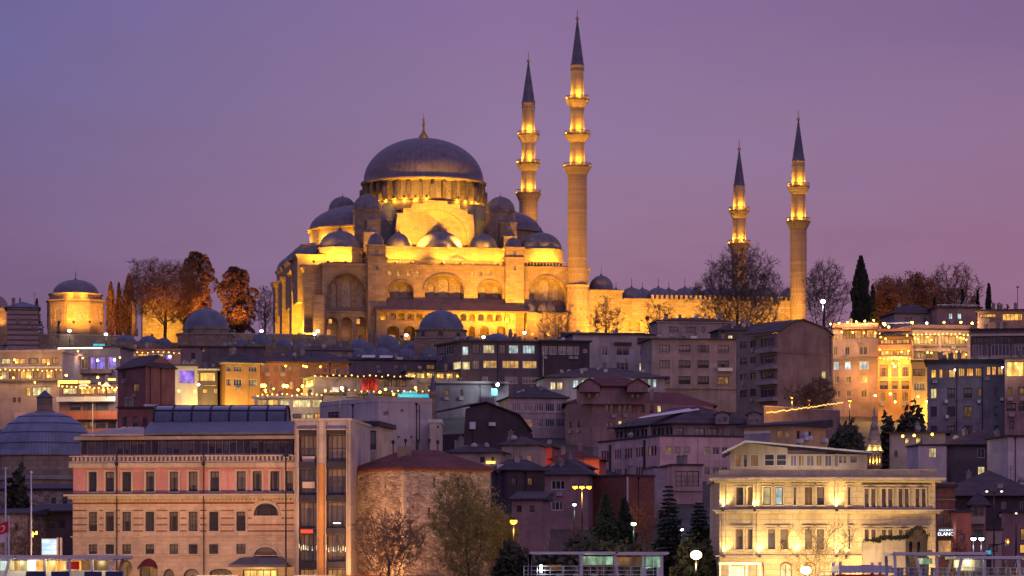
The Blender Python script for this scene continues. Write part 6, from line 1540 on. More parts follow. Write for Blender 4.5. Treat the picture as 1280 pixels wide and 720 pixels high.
# --- left slope: restaurants and houses
B = House('terrace_restaurant', 'wide pale restaurant with two glowing floors at the left edge', [(-20, 604), (78, 600)], 440.5, 12, W_['pink'])
B.w(448, 455.5, '-18-0' if 0 else [(-18, -2), (1.5, 13), (16, 32), (35.5, 48), (51, 63), (65, 73.5)], style=['warm', 'cream', 'warm', 'dimwarm', 'warm', 'warm'], frame='frame_dark', nx=2)
B.w(464, 474, [(-18, -1), (1, 8), (11, 22), (25, 39), (41, 53), (56, 66), (68, 76)], style=['warm', 'cream', 'dimwarm', 'warm', 'dimwarm', 'warm', 'dimwarm'], frame='frame_brown', nx=2)
B.w(484, 495, '32-38', style='yellow', frame='frame_dark', nx=1).w(483.5, 495, '40-64', style='cream', frame='frame_dark', nx=4).w(497, 503, '16-20 22-26', frame='frame_dark').walls().flat(.5, .5, W_['pink'])
m = MB(); B.pbox(m, -20, 78, 458.5, 461, -.8, -.01); m.build('ledge', W_['white'], B.root); m = MB(); B.pbox(m, -20, 78, 475, 477.5, -.9, -.01); m.build('planter', W_['dark'], B.root)
bulbs([(X(p, 597), 597.6, Z(y, 597)) for p, y in ((17.5, 449.3), (20, 452.5), (60, 454.5), (16, 472), (37, 471), (60, 470), (82, 469), (1, 472), (43, 477.8))], 'warm bulb on the two glowing floors of the left-edge restaurant', 'bulbs of the left-edge restaurant', 130, WARM, M['bulb_warm'], .22)
B = House('glass_restaurant', 'restaurant terrace with a long white light strip and violet lights inside', [(74, 618), (150, 616)], 434.5, 10, W_['mauve'])
B.w(438, 446, '85-92 94-100 102-108', style='dimwarm', frame='frame_white', nx=2).w(447, 461, '87-98', style='glass', frame='frame_white', nx=3).w(446.5, 461, '101-110 113-119 121-131 135-145', style=['dimwarm', 'purple', 'purple', 'purple'], frame='frame_white', nx=2).walls().flat(.4, .3)
m = MB(); B.pbox(m, 74, 129, 434.6, 436.4, -1.0, -.6); B.pbox(m, 74, 75.5, 436.5, 443, -1.0, -.6); m.build('light_strip', M['strip_white'], B.root)
m = MB(); B.pbox(m, 85, 141, 462, 467, -1.0, -.01); m.build('parapet', W_['rose'], B.root)
m = MB(); B.pbox(m, 117, 123, 430, 433.5, -.3, -.02); B.pbox(m, 124, 131, 430, 434, -.3, -.02); m.build('cyan_screen', M['cyan'], B.root)
bulbs([(X(p, 612), 612, Z(y, 612)) for p, y in ((103.5, 447.5), (150, 447), (88, 440), (97.5, 439))], 'warm bulb inside the glass restaurant with the white strip', 'bulbs of the glass restaurant', 60, WARM, M['bulb_warm'], .22)
bulbs([(X(122, 612), 612, Z(450.5, 612)), (X(143, 612), 612, Z(450, 612))], 'cold white bulb inside the glass restaurant with the white strip', 'white bulbs of the glass restaurant', 120, (.75, .8, 1), M['bulb_white'], .26)
B = House('terrace_bar', 'open terrace bar with glaring yellow light strips and awnings above a red balcony building', [(74, 588), (150, 584)], 480, 10, W_['rose'])
B.w(485, 493, '78-96 100-118 121-131 133-146', style=['cream', 'warm', 'warm', 'yellow'], frame='frame_dark', nx=3).w(504, 513, '87-101 104-117 120-136', frame='frame_dark', nx=2).w(527, 535.5, '104-117 120-132 135-145', style=['dimwarm', 'glass', 'glass'], frame='frame_dark', nx=2).walls().flat(.3, .2)
m = MB(); B.pbox(m, 75.5, 100, 476.2, 480, -1.6, -1.2); B.pbox(m, 102, 115, 476.6, 479.6, -1.6, -1.2); B.pbox(m, 138, 147, 473.8, 476, -1.6, -1.2); B.pbox(m, 75.5, 77, 480, 484, -1.6, -1.2); m.build('light_strip', M['strip_warm'], B.root)
m = MB(); B.pbox(m, 74, 147, 496.5, 502.5, -1.9, -1.4); m.build('canopy_edge', M['white'], B.root); lamp(B.root, (0, -3.4, Z(499, 580)-B.o[2]+.3), 350, (1, .95, .9), .3, name='canopy_lamp')
m = MB(); B.pbox(m, 75, 147, 514.5, 524.5, -.7, -.02); B.pbox(m, 75, 147, 537, 545, -.7, -.02); m.build('balcony', W_['coral'], B.root); m = MB(); B.pbox(m, 116.8, 117.8, 503, 560, -.8, -.72); m.build('drainpipe', M['white'], B.root)
bulbs([(X(p, 580), 580.4, Z(y, 580)) for p, y in ((82.5, 488.5), (82.5, 469), (122, 471.5), (124, 479), (129, 487.5), (143.5, 487), (102, 485))], 'warm bulb on the open terrace bar with yellow strips', 'bulbs of the open terrace bar', 220, WARM, M['bulb_warm'], .26)
for p in (105, 133):
    t = thing('terrace_parasol', 'pale square parasol over the open terrace bar', 'parasol', (X(p, 582.5), 582.5, Z(494, 582.5)), 0, 'parasols of the terrace bar')
    m = MB(); s_ = 582/F; m.lathe([(9*s_, Z(483, 582)-Z(494, 582)), (.05, Z(477, 582)-Z(494, 582))], 0, 0, 4, pi/4, 2*pi+pi/4, smooth=False); m.build('canopy', M['white'], t)
    m = MB(); m.tube((0, 0, -.4), (0, 0, Z(477.5, 582)-Z(494, 582)), .04); m.build('pole', M['iron'], t)
B = House('dark_gable_house', 'tall dark red house with a gabled roof between the terrace bar and the orange house', [(147, 562), (182, 552), (219, 560)], 458, 10, W_['red'], 'house')
B.apex[1] = [(219, 458), (202, 444.5)]
B.w(480, 490, '166-173', style='dimwarm', frame='frame_dark').w(464, 473, '153-158', frame='frame_dark').walls(); B.hip(2.3, .5, .25, axis=0, mat=M['tile_grey'])
B = House('red_terrace_house', 'low dark red house front under the tall dark gable, behind the grey dome', [(148, 500), (200, 498)], 510, 8, W_['red'], 'house'); B.w(521, 533, '153-159 166-172 178-184', frame='frame_dark').walls().flat(.3, .25); B.onroof(3, 25)
B = House('low_rooftop_row', 'dark low roofs with a cyan-lit skylight below the blue-grey dome', [(225, 662), (330, 664)], 434, 9, W_['dark'], 'house')
B.w(432+3, 440, '236-243 250-256', style='dimwarm', frame='frame_dark').w(433.5, 437.5, '270-274 283-288', style='cool', frame='frame_dark', nx=1).walls().flat(.3, .3); B.onroof(5, 26)
B = House('brown_chimney_house', 'small orange-brown block right of the violet sign', [(226, 640), (249, 640)], 434.5, 6, W_['brown'], 'house'); B.w(441, 449, '239-244', frame='frame_dark').walls().flat(.2, .2)
B = House('magenta_terrace', 'long low terrace hall edged with pink and violet lights left of the blue-grey dome', [(150, 650), (226, 648)], 438, 8, W_['rose'])
B.w(442, 445.5, '156-170 172-186', style='warm', frame='frame_dark', nx=4).w(443, 450, '207-215', style='purple', frame='frame_dark').w(442, 446, '190-204', style='cream', frame='frame_dark', nx=3).walls().flat(.4, .3, W_['red'])
bulbs([(X(213, 645), 644, Z(446, 645))], 'glaring violet-white sign lamp left of the orange-brown block', None, 220, (.85, .6, 1), M['bulb_white'], .3)
B = House('violet_pavilion', 'square pavilion with a white frame and violet light inside', [(219, 596), (247, 597)], 457.5, 8, W_['white'], 'pavilion')
B.w(462, 479, '223.5-243.5', style='purple', frame='frame_white', nx=2).walls().flat(.3, .25); m = MB()
for p in range(229, 245, 2): B.pbox(m, p, p+.9, 453.5-(p % 3), 455, .3, .5)
m.build('roof_railing', M['white'], B.root)
bulbs([(X(p, 592), 591.5, Z(y, 592)) for p, y in ((224, 489), (244, 489.5))], 'yellow bulb at the foot of the violet pavilion', 'bulbs below the violet pavilion', 120, YEL, M['bulb_warm'], .28)
bulbs([(X(248.5, 592), 591.5, Z(481, 592))], 'white lamp between the violet pavilion and the framed yellow window', None, 160, COOL, M['bulb_white'], .3)
B = House('box_house', 'dark framed box house with one wide yellow window', [(246.5, 600), (272, 601)], 463, 8, W_['dark'], 'house')
B.w(466, 476.5, '250.5-269', style='yellow', frame='frame_white', nx=4).w(467, 476, '246.8-249', style='yellow', frame='frame_dark', nx=1).w(480.5, 483.2, '254-271', style='yellow', frame='frame_dark', nx=1).w(486, 492, '253-260 267-272', style='warm', frame='frame_dark').walls().flat(.35, .3, M['white'])
B = House('orange_corner_house', 'ochre three-storey corner house lit yellow from below, with six white windows', [(270, 606), (282, 598), (325.5, 601)], 453, 10, W_['orange'], 'house')
for y0, y1 in ((457, 464), (473, 482)): B.w(y0, y1, '280.5-288 292-302.5 310.5-321.5' if 0 else '283-289 292-302.5 310.5-321.5', nx=3)
B.walls().hip(2.2, 1.0, .6, mat=M['tile_grey']); B.band(452.5, 454, .5, M['white'], 'eaves')
lamp(B.root, (-2.5, -4.4, 1), 4200, YEL, .4, name='street_glow_lamp'); lamp(B.root, (3.5, -4.2, .6), 3400, YEL, .4, name='street_glow_lamp')
B = House('red_hotel', 'long red two-storey house with terrace lamps under a dark hipped roof', [(326, 608), (436, 612)], 453, 10, W_['red'])
B.w(457, 464, '330-336 342-348 351-357 360-366 369-375 378-384 392-398 404-410 418-424', style=['glass', 'dimwarm', 'glass', 'dimwarm', 'dimwarm', 'glass', 'dimwarm', 'glass', 'dimwarm'], frame='frame_brown').w(477, 486, '337-341 350-354 362-367 384-388 396-401', style=['glass', 'dimwarm', 'warm', 'warm', 'dimwarm'], frame='frame_white').walls().hip(2.3, .8, .5, mat=M['tile_brown']); B.onroof(4, 27, ('chimney', 'satellite_dish', 'vent_box'))
m = MB(); B.pbox(m, 326, 436, 466.5, 467.5, -.15, -.005); m.build('string_course', W_['red'], B.root)
bulbs([(X(p, 604), 603.5, Z(y, 604)) for p, y in ((328, 482), (331, 482.3), (355, 482.5), (359, 483), (379, 483))], 'glaring pale yellow lamp on the terrace of the long red house', 'terrace lamps of the red house', 330, YEL, M['bulb_warm'], .4)
bulbs([(X(p, 604), 602.8, Z(y, 604)) for p, y in ((323.5, 489), (342.5, 486.5), (333, 490.5), (372.5, 487.5), (357.5, 458), (379.5, 458), (382.5, 458.5), (384, 459), (401, 459))], 'small yellow bulb along the front of the long red house', 'small bulbs of the red house', 80, YEL, M['bulb_warm'], .22)
B = House('glass_hall', 'bright wedge-shaped glass restaurant glowing yellow in the middle of the slope', [(379, 600), (392, 593), (512, 603)], 470, 10, W_['cream'])
B.ref = 400
B.w(471.5, 480.5, '380.5-391', style='yellow', frame='frame_dark', nx=2)
B.w(470.5, 480.5, '394-409 410-424 425-440 441-456 457-472', style='yellow', frame='frame_white', nx=4).w(471, 480, '474-490 492-508', style='dimwarm', frame='frame_dark', nx=4).walls().flat(.7, .35)
lamp(B.root, (-4, -6, 3), 700, YEL, .3, name='terrace_lamp')
B = House('yellow_arcade', 'long low hall with a row of yellow lit openings below the lead domes', [(508, 650), (578, 652)], 464.5, 8, W_['tan'])
B.w(466, 473, '509-519 521-531 533-543 545-555 557-567 569-577', style='yellow', frame='frame_dark', nx=2).walls().flat(.5, .3)
bulbs([(X(p, 647), 646.5, Z(y, 647)) for p, y in ((518, 470), (535, 468), (548, 470), (561, 469), (572, 470.5))], 'yellow bulb in the openings of the long low hall', 'bulbs of the yellow hall', 60, YEL, M['bulb_warm'], .2)
B = House('madrasa_shops', 'row of dark rooftops with pale skylights under the lead domes', [(432, 668), (552, 672)], 450, 8, W_['dark']); B.w(455, 461, '470-476 492-498 505-509 533-543', style=['glass', 'glass', 'glass', 'dimwarm'], frame='frame_dark').walls().shed(0, 1.2, .4, M['asphalt_roof']); B.onroof(6, 28, ('chimney', 'vent_box', 'antenna'))
m = MB(); [m.add([(x-B.o[0]+dx, y-B.o[1]+dy, z) for dx, dy, z in ((0, -3.2, B.zt-B.o[2]+.5), (2.6, -3.2, B.zt-B.o[2]+.5), (2.6, .2, B.zt-B.o[2]+1.2), (0, .2, B.zt-B.o[2]+1.2))], [(0,1,2,3)]) for x, y in ((X(452, 668), 671), (X(474, 668), 672))]; m.build('skylight', M['white'], B.root)
B = House('tan_wall_house', 'low tan wall with a cone-roofed skylight left of the lead domes', [(380, 672), (440, 674)], 438.5, 8, W_['tan'], 'house'); B.w(441, 447, '428-434 400-404', frame='frame_dark').walls().hip(1.4, .5, .6, mat=M['tile_brown']); B.onroof(2, 29)
B = House('cream_terrace_house', 'white terrace building with a band of cream lit rooms above the pink facade roof', [(318, 566), (404, 562)], 497.5, 10, W_['white'])
B.ref = 350
B.w(499.5, 509, '322-333 335-347.5', style='yellow', frame='frame_white', nx=2).w(500, 509.5, '350-362 365.5-388 390-403', style='cream', frame='frame_white', nx=3).w(517.5, 523.5, '366-376 377-382 383-392 393-400', style=['glass', 'cream', 'cream', 'glass'], frame='frame_dark').walls().flat(.4, .4, W_['white'])
bulbs([(X(p, 560), 559.4, Z(y, 560)) for p, y in ((373, 487.5), (407, 488.7), (427.5, 485.5), (475, 490.5), (492, 493), (519.5, 485), (482, 487), (332, 488)) if p != 427.5], 'round yellow terrace bulb in the row above the white-walled building', 'terrace bulbs above the white-walled building', 120, YEL, M['bulb_warm'], .28)
bulbs([(X(427.5, 560), 559.4, Z(485.5, 560))], 'cold white lamp on the terrace left of the red parasols', None, 220, COOL, M['bulb_white'], .34)
B = House('terrace_deck', 'dark terrace building with diners\' railings and a cyan lit bar', [(404, 562), (540, 566)], 493.5, 12, W_['dark'])
B.w(499, 506, '520-526 530-536', style='dimwarm', frame='frame_dark').walls().flat(.3, .2); m = MB()
for p in range(405, 540, 3): B.pbox(m, p, p+.5, 489.5, 493.3, -.1, .0)
B.pbox(m, 404, 540, 489, 489.6, -.12, .02); m.build('railing', M['iron'], B.root)
m = MB(); B.pbox(m, 497, 538, 492.6, 497, -.5, -.1); B.pbox(m, 503, 521, 489.5, 492, -.5, -.1); B.pbox(m, 514, 520, 498, 501.5, -.4, -.1); m.build('cyan_bar', M['cyan'], B.root)
lamp(B.root, (1.5, -1.2, 1.0), 60, (.1, .8, 1), .3, name='bar_light')
m = MB(); B.pbox(m, 415, 424, 484, 490, -.2, 1.5); m.build('kiosk', M['white'], B.root); m = MB(); B.pbox(m, 433, 447, 489, 496.5, -.4, 1.5); m.build('vent_house', W_['dark'], B.root)
for i, p in enumerate((454.3, 459.6, 464.6, 469.6)):
    t = thing('closed_parasol', 'closed red parasol in the cluster of four on the terrace above the white-walled building', 'parasol', (X(p, 561), 561, Z(493, 561)), 0, 'closed red parasols')
    m = MB(); h = Z(471.5, 561)-Z(493, 561); m.lathe([(.06, .55), (.30, .75), (.36, h*.6), (.30, h*.92), (.16, h*.99), (.02, h)], 0, 0, 10, flute=.18, nf=8); m.build('canopy', sheet('red_canvas', (.30, .015, .02), .8), t); m = MB(); m.tube((0, 0, -.05), (0, 0, .7), .04); m.build('pole', M['iron'], t)
t = thing('stone_spire', 'slender dark pointed spire of a small minaret, left of the nearly black gabled house', 'minaret', (X(541, 520), 520, ground(520)))
h = lambda y: Z(y, 520)-ground(520); m = MB(); s_ = 520/F
m.lathe([(4.2*s_, -1), (4.2*s_, h(497)), (5.2*s_, h(495)), (5.2*s_, h(491)), (3.6*s_, h(490)), (3.6*s_, h(487))], 0, 0, 10, smooth=False); m.build('shaft', M['mosque_dark'], t); m = MB(); m.lathe([(4.0*s_, h(487)), (.03, h(465))], 0, 0, 10); m.build('lead_cap', M['lead_flat'], t)

# strings of little lamps along the terrace edges
for (x0, x1, n_, y0, y1, Y, lb, gp) in ((-5, 76, 15, 462.5, 463, 598.4, 'tiny lamp strung along the upper floor of the left-edge restaurant', 'lamps strung on the left-edge restaurant'),
        (78, 146, 13, 484, 484.5, 581.5, 'tiny lamp strung under the awnings of the open terrace bar', 'lamps strung on the terrace bar'),
        (152, 224, 12, 440.5, 441, 646.5, 'tiny lamp strung along the magenta-edged terrace hall', 'lamps strung on the magenta-edged hall'),
        (322, 402, 14, 494, 493, 559.5, 'tiny lamp strung along the parapet of the white terrace building', 'lamps strung on the white terrace building'),
        (406, 536, 18, 488.5, 488.5, 560.5, 'tiny lamp strung along the railing behind the red parasols', 'lamps strung on the parasol terrace'),
        (394, 508, 16, 469.8, 470.2, 592.0, 'tiny lamp strung along the eaves of the wedge-shaped glass restaurant', 'lamps strung on the glass restaurant'),
        (1142, 1210, 14, 417.5, 418, 627.0, 'tiny lamp strung over the upper windows of the pink restaurant', 'lamps strung on the pink restaurant'),
        (1100, 1138, 9, 448.5, 448.5, 615.5, 'tiny lamp strung under the lower awning of the orange-fronted house', 'lamps strung on the orange house')):
    bulbs([(p[0], p[1], p[2]+random.uniform(-.15, .15)) for p in row(x0, x1, n_, y0, Y, y1)], lb, gp, 22, WARM, M['bulb_warm'], random.uniform(.13, .17), name='string_lamp', every=3)
# ------------------------------------------------------------------ waterfront buildings
PINKW = plaster('salmon_pink_plaster', (.56, .27, .25), var=.32, streak=.6); SAND = stone('sandy_ashlar', (.56, .43, .32), 1.1, .42, .10, .84, .5, .15)
REDB = plaster('red_brick_band', (.26, .07, .05), .3)
def moved(C, B, ren=None):           # hang the parts of one built block on another thing
    for ch in list(C.root.children):
        ch.parent = B.root; ch.location = Vector(ch.location)+Vector(C.root.location)-Vector(B.root.location)
        if ren and ch.name.split('.')[0] in ren: ch.name = ren[ch.name.split('.')[0]]
    bpy.data.objects.remove(C.root)
# pink trading house
B = House('pink_trading_house', 'long pink and sandy striped waterfront building with a glazed roof storey', [(91, 332), (368, 329)], 618.5, 18, SAND)
top = [(111, 121), (132, 142.6), (153, 164), (182.6, 193), (212.3, 222.6), (236, 247.2), (263, 274), (296, 307.2), (316, 327.2), (338, 349.3), (357.5, 366.5)]
mid = [(111, 121.5), (132, 142.5), (153, 163.8), (182, 192.8), (212, 222.6), (236, 247), (261.5, 273), (295.5, 307)]
B.ref = 111
B.w(640, 664, mid, frame='frame_dark', nx=3, ny=4, rec=.3)
B.w(680.5, 692.5, mid, frame='frame_dark', nx=2, ny=2, rec=.25)
B.w(629, 645, '316.8-348.5', frame='frame_dark', nx=8, ny=2, arch=.98, rec=.3)
B.w(684, 697, '316.8-347.5', frame='frame_dark', nx=6, ny=2, arch=.98, rec=.3)
B.w(698, 725, '174.5-197', frame='frame_dark', nx=2, arch=.55, style='dimwarm', rec=.4); B.w(700, 725, '149-166', frame='frame_dark', nx=2, arch=.55, style='dimwarm', rec=.4)
B.w(711, 730, '204-218 229-250 ', frame='frame_dark', nx=2, arch=.6, rec=.4); B.w(711, 730, '262-290', frame='frame_dark', nx=3, arch=.3, rec=.4); B.w(712, 735, '303-345', frame='frame_dark', nx=5, style='yellow', rec=.5)
B.w(700, 728, '100-118 124-142', frame='frame_dark', nx=2, arch=.5, style='warm', rec=.4)
B.walls(); nwin = len(B.wins)
B.surrounds(M['stone_trim'], .16, .07)
C = House('upper', 'x', [(91.5, 332.2), (367.5, 329.2)], 579, 17.6, PINKW, zbase=B.zt+.003)
C.ref = 111; C.w(590, 614.5, top, frame='frame_dark', nx=2, ny=1, rec=.25, style='glass'); C.walls(); C.surrounds(M['stone_trim'], .2, .09); C.band(578, 583.5, .35, M['stone_trim']); moved(C, B, {'wall': 'upper_wall'})
B.band(617.2, 619.5, .75, M['stone_trim']); B.band(619.6, 623, .4, M['stone_trim'], 'cornice')
m = MB(); n_ = 56
for i in range(n_):
    x = 91.5+(368-91.5)*i/(n_-1); B.pbox(m, x-.7, x+.7, 623.1, 625.4, -.32, -.01)
m.build('dentil_course', M['stone_trim'], B.root)
m = MB(); B.pbox(m, 91, 318, 628, 630, -.04, -.004); B.pbox(m, 346, 367.5, 628, 630, -.04, -.004)
gaps = [(91.5, 108.5)]+[(mid[i][1]+3, mid[i+1][0]-3) for i in range(len(mid)-1)]+[(310, 367.5)]
for y in (637.3, 646.9, 655.3, 663):
    for a, b in gaps:
        if b-a < 1.5: continue
        if a == 310 and y < 650: B.pbox(m, 310, 314 if y < 640 else 315, y, y+1.5, -.04, -.004); B.pbox(m, 352, 367.5, y, y+1.5, -.04, -.004)
        else: B.pbox(m, a, b, y, y+1.5, -.04, -.004)
m.build('red_band', REDB, B.root)
B.band(670, 671.3, .2, M['stone_trim'], 'string_course'); B.band(693.6, 694.8, .15, M['stone_trim'], 'string_course')
m = MB(); fc = B.faces[0]
for (x0, x1, yb, ya) in ((316.8, 348.5, 645, 629), (316.8, 347.5, 697, 684)):
    u0, Y0 = fc.hit(x0); u1 = fc.hit(x1)[0]; po = arch_poly(u0, u1, Z(yb, Y0), Z(yb, Y0)+.02, Z(ya, Y0), 16)[2:]; c = (u0+u1)/2; zc_ = Z(yb, Y0)
    ou = [(c+(p[0]-c)*1.13, zc_+(p[1]-zc_)*1.25) for p in po]; n = len(po)
    f = lambda u, z, i: fc.pt(u, z, i, B.o)
    m.add([f(p[0], p[1], -.15) for p in po]+[f(p[0], p[1], -.15) for p in ou]+[f(p[0], p[1], -.003) for p in ou], [(i, i+1, n+i+1, n+i) for i in range(n-1)]+[(n+i, n+i+1, 2*n+i+1, 2*n+i) for i in range(n-1)])
m.build('arch_moulding', M['stone_trim'], B.root)
bal = MB(); z0, z1 = Z(577.8, 331), Z(569.5, 331)
u = 0
while u < fc.len-.1:
    B.fbox(bal, 0, u, u+.2, z0+.1, z1-.12, -.2, .0); u += .42
B.fbox(bal, 0, -.3, fc.len, z0, z0+.09, -.3, .1); B.fbox(bal, 0, -.3, fc.len, z1-.115, z1, -.3, .1); bal.build('balustrade', M['stone_trim'], B.root)
C = House('attic', 'x', [(100, 335), (366, 332)], 549, 13, W_['tan'], zbase=Z(578, 331))
C.ref = 110
C.w(551.5, 568, [(101+8.85*i+.5, 101+8.85*(i+1)-.5) for i in range(30)], frame='frame_brown', nx=1, rec=.12, style=['glass', 'glass', 'glass_blue', 'glass', 'glass']); C.walls(); C.flat(.5, .35, W_['tan'], 'fascia'); moved(C, B, {'wall': 'attic_wall'})
m = MB()                                   # sloping grey sheet roof over the attic, and the tall arched glass vault behind
za, zb_ = Z(547.5, 334), Z(527, 342)
pts = [(X(180, 333.5), 333.5, Z(541, 334)), (X(367.5, 331.5), 331.5, Z(541, 334)), (X(367, 341), 341, zb_), (X(187, 342.5), 342.5, zb_)]
m.add([(p[0]-B.o[0], p[1]-B.o[1], p[2]-B.o[2]) for p in pts]+[(p[0]-B.o[0], p[1]-B.o[1], p[2]-B.o[2]-.25) for p in pts], [(0,1,2,3), (7,6,5,4), (0,4,5,1), (1,5,6,2), (2,6,7,3), (3,7,4,0)])
m.prism([(X(367, 341)-B.o[0], 341-B.o[1]), (X(367, 341)-B.o[0], 349-B.o[1]), (X(187, 342.5)-B.o[0], 349-B.o[1]), (X(187, 342.5)-B.o[0], 342.5-B.o[1])], zb_-B.o[2]-6, zb_-B.o[2]-.01)
m.build('sheet_roof', M['lead_flat'], B.root)
m = MB(); pts = [(X(101, 334.5), 334.3, Z(548.2, 334.5)), (X(180, 333), 333.0, Z(548.2, 334)), (X(180, 339), 339, Z(539, 339)), (X(146, 340), 340, Z(540, 340))]
m.add([(p[0]-B.o[0], p[1]-B.o[1], p[2]-B.o[2]+.4) for p in pts]+[(p[0]-B.o[0], p[1]-B.o[1], p[2]-B.o[2]+.25) for p in pts], [(0,1,2,3), (7,6,5,4), (0,4,5,1), (1,5,6,2), (2,6,7,3), (3,7,4,0)]); m.build('lean_to_roof', W_['tan'], B.root)
v = MB(); rb = MB(); s_ = 345/F; yv0 = 342.8; zv0 = Z(527.5, yv0); hv = Z(505, yv0)-zv0; dv = 7.0
xa, xb = X(192, yv0), X(357, yv0)
def vault(x, t): 
    a = pi*t; return (x-B.o[0], yv0+dv/2-dv/2*cos(a)-B.o[1], zv0+hv*sin(a)**.8-B.o[2])
nv = 10; NB = 7
for i in range(NB):
    x0, x1 = xa+(xb-xa)*i/NB+.03, xa+(xb-xa)*(i+1)/NB-.03
    v.add([vault(x, j/nv) for x in (x0, x1) for j in range(nv+1)], [(j, nv+1+j, nv+2+j, j+1) for j in range(nv)], True)
for i in range(NB+1):
    x = xa+(xb-xa)*i/NB
    for j in range(nv): rb.tube(vault(x, j/nv), vault(x, (j+1)/nv), .13, .13, 4)
for j in (0, 2, 5): rb.tube(vault(xa, j/nv), vault(xb, j/nv), .1, .1, 4)
for x, d in ((xa, -1), (xb, 1)): v.add([vault(x, j/nv) for j in range(nv+1)], [tuple(range(nv+1))])
v.build('glass_vault', M['glass_blue'], B.root); rb.build('vault_rib', M['iron'], B.root)
m = MB()
for x0, x1 in ((145, 151), (153, 159.5), (161, 168)): 
    q = [(X(x0, 338), 337, Z(546, 337)), (X(x1, 338), 337, Z(546, 337)), (X(x1+5, 338), 340, Z(541, 340)), (X(x0+5, 338), 340, Z(541, 340))]
    m.add([(p[0]-B.o[0], p[1]-B.o[1], p[2]-B.o[2]+.6) for p in q], [(0, 1, 2, 3)])
m.build('solar_panel', M['glass_blue'], B.root)
m = MB(); 
for x in (147.3, 255.8): B.pbox(m, x-.55, x+.55, 566, 740, -.85 if 0 else -.45, -.31)
for x in (147.3, 255.8): B.pbox(m, x-1.6, x+1.6, 579, 582, -.7, -.31)
m.build('drainpipe', M['iron'], B.root)
t = MB(); 
for (x0, x1, y0) in ((174.5, 197, 698),):
    u0, Y0 = fc.hit(x0); u1 = fc.hit(x1)[0]; c = (u0+u1)/2; hw = (u1-u0)/2; z0 = Z(711, Y0)
    n = 10; vs = []; fs = []
    for i in range(n+1):
        a = pi*i/n
        vs.append(fc.pt(c+hw*1.02*cos(a), z0+hw*1.1*sin(a), -.02, B.o)); vs.append(fc.pt(c+hw*1.02*cos(a), z0+hw*1.0*sin(a)*.25, -1.0, B.o))
    fs = [(2*i, 2*i+1, 2*i+3, 2*i+2) for i in range(n)]; t.add(vs, fs)
t.build('awning', sheet('maroon_canvas', (.12, .015, .025), .8), B.root)
m = MB(); u0 = fc.hit(291)[0]; u1 = fc.hit(365)[0]; zA, zB = Z(697.5, 330), Z(709, 330)
vs = []; 
for (i, ins, zq) in ((-2.4, 0, zB), (-2.4, .15, zB+.25), (-.9, .9, zA), (-.02, .9, zA)):
    vs += [fc.pt(u0+ins, zq, i, B.o), fc.pt(u1-ins, zq, i, B.o)]
vs += [fc.pt(u0, zB, -.02, B.o), fc.pt(u1, zB, -.02, B.o)]
m.add(vs, [(0,1,3,2), (2,3,5,4), (4,5,7,6), (8,9,1,0), (0,2,4,6,8), (9,7,5,3,1)]); m.build('entrance_canopy', M['lead_flat'], B.root)
lamp(B.root, fc.pt((u0+u1)/2, Z(714, 330), -1.4, B.o), 160, WARM, .3, name='entrance_light')
B.pink = True
gfix = MB(); gfix.box(-.25, .25, -.15, .15, 0, .35)
_g = gfix.build('ground_floodlight', M['iron']); GFX = _g.data; bpy.data.objects.remove(_g)
def ground_flood(B, px, Y, pw, colr, aim=(0, 1, 1.1), cone=140, z=2.1):
    o = bpy.data.objects.new('ground_floodlight', GFX); col.objects.link(o); o.parent = B.root; o.location = (X(px, Y)-B.o[0], Y-B.o[1], z-B.o[2])
    lamp(B.root, (X(px, Y)-B.o[0], Y-B.o[1], z-B.o[2]+.5), pw, colr, .3, 'SPOT', aim, cone, .8, 'floodlight_beam')
for p, pw in ((92, 900), (130, 900), (170, 900), (210, 800), (250, 760), (290, 760), (330, 760), (366, 700)): ground_flood(B, p, 306, pw*5.0, (1, .50, .21), (0, 1, .45), 120)
m = MB(); o_ = bpy.data.objects.new
for p in (100, 118, 136, 160): lamp(B.root, (X(p, 331)-B.o[0], -1.15, Z(625.5, 331)-B.o[2]), 26, (1, .7, .1), .1, name='cornice_light')
# tall glazed concrete bay building
BAYC = plaster('pale_bay_concrete', (.45, .40, .38), .3)
B = House('bay_office', 'narrow concrete office with two tall glazed bays between the pink house and the stone tower', [(368.7, 327.5), (438.5, 327)], 526, 14, BAYC)
bays = ((373.5, 396), (408, 432.5))
levels = [(543.5, 577), (585.5, 619), (627.5, 660), (667.5, 702), (711, 738)]
for x0, x1 in bays:
    for k, (y0, y1) in enumerate(levels): B.w(y0, y1, [(x0, x1)], style='glass_blue' if k < 3 else ('dimwarm' if k == 4 else 'glass_blue'), frame='frame_dark', nx=4, ny=2 if k in (0, 1) else 1, rec=.7)
B.walls(); B.flat(.12, .25, BAYC)
m = MB()
for x0, x1 in bays:
    for a, b in ((537.5, 543.4), (577.1, 585.4), (619.1, 627.4), (660.1, 667.4), (702.1, 710.9)): B.pbox(m, x0, x1, a, b, -.03, -.004)
m.build('spandrel', plaster('dark_blue_spandrel', (.035, .035, .06), .3), B.root)
m = MB(); B.pbox(m, 398, 406.5, 580, 740, -.05, -.004); m.build('brown_pier', W_['orange'], B.root)
m = MB()
for x in (369.2, 397, 407.3, 434, 437.6): B.pbox(m, x-.4, x+.4, 528, 740, -.3, -.052)
B.pbox(m, 371, 397, 536.3, 537.4, -.5, -.01); B.pbox(m, 407, 434, 536.3, 537.4, -.5, -.01); m.build('fin', BAYC, B.root)
m = MB(); B.pbox(m, 377, 392.5, 570, 576.8, .45, .55); B.pbox(m, 377, 392.5, 602, 610, .45, .55); m.build('blind', W_['white'], B.root)
ls = [litpane('garland_light', (1, .9, .6), (1, .7, .3), 2.5, 3.0, 0)]
random.seed(5)
bul = MB()
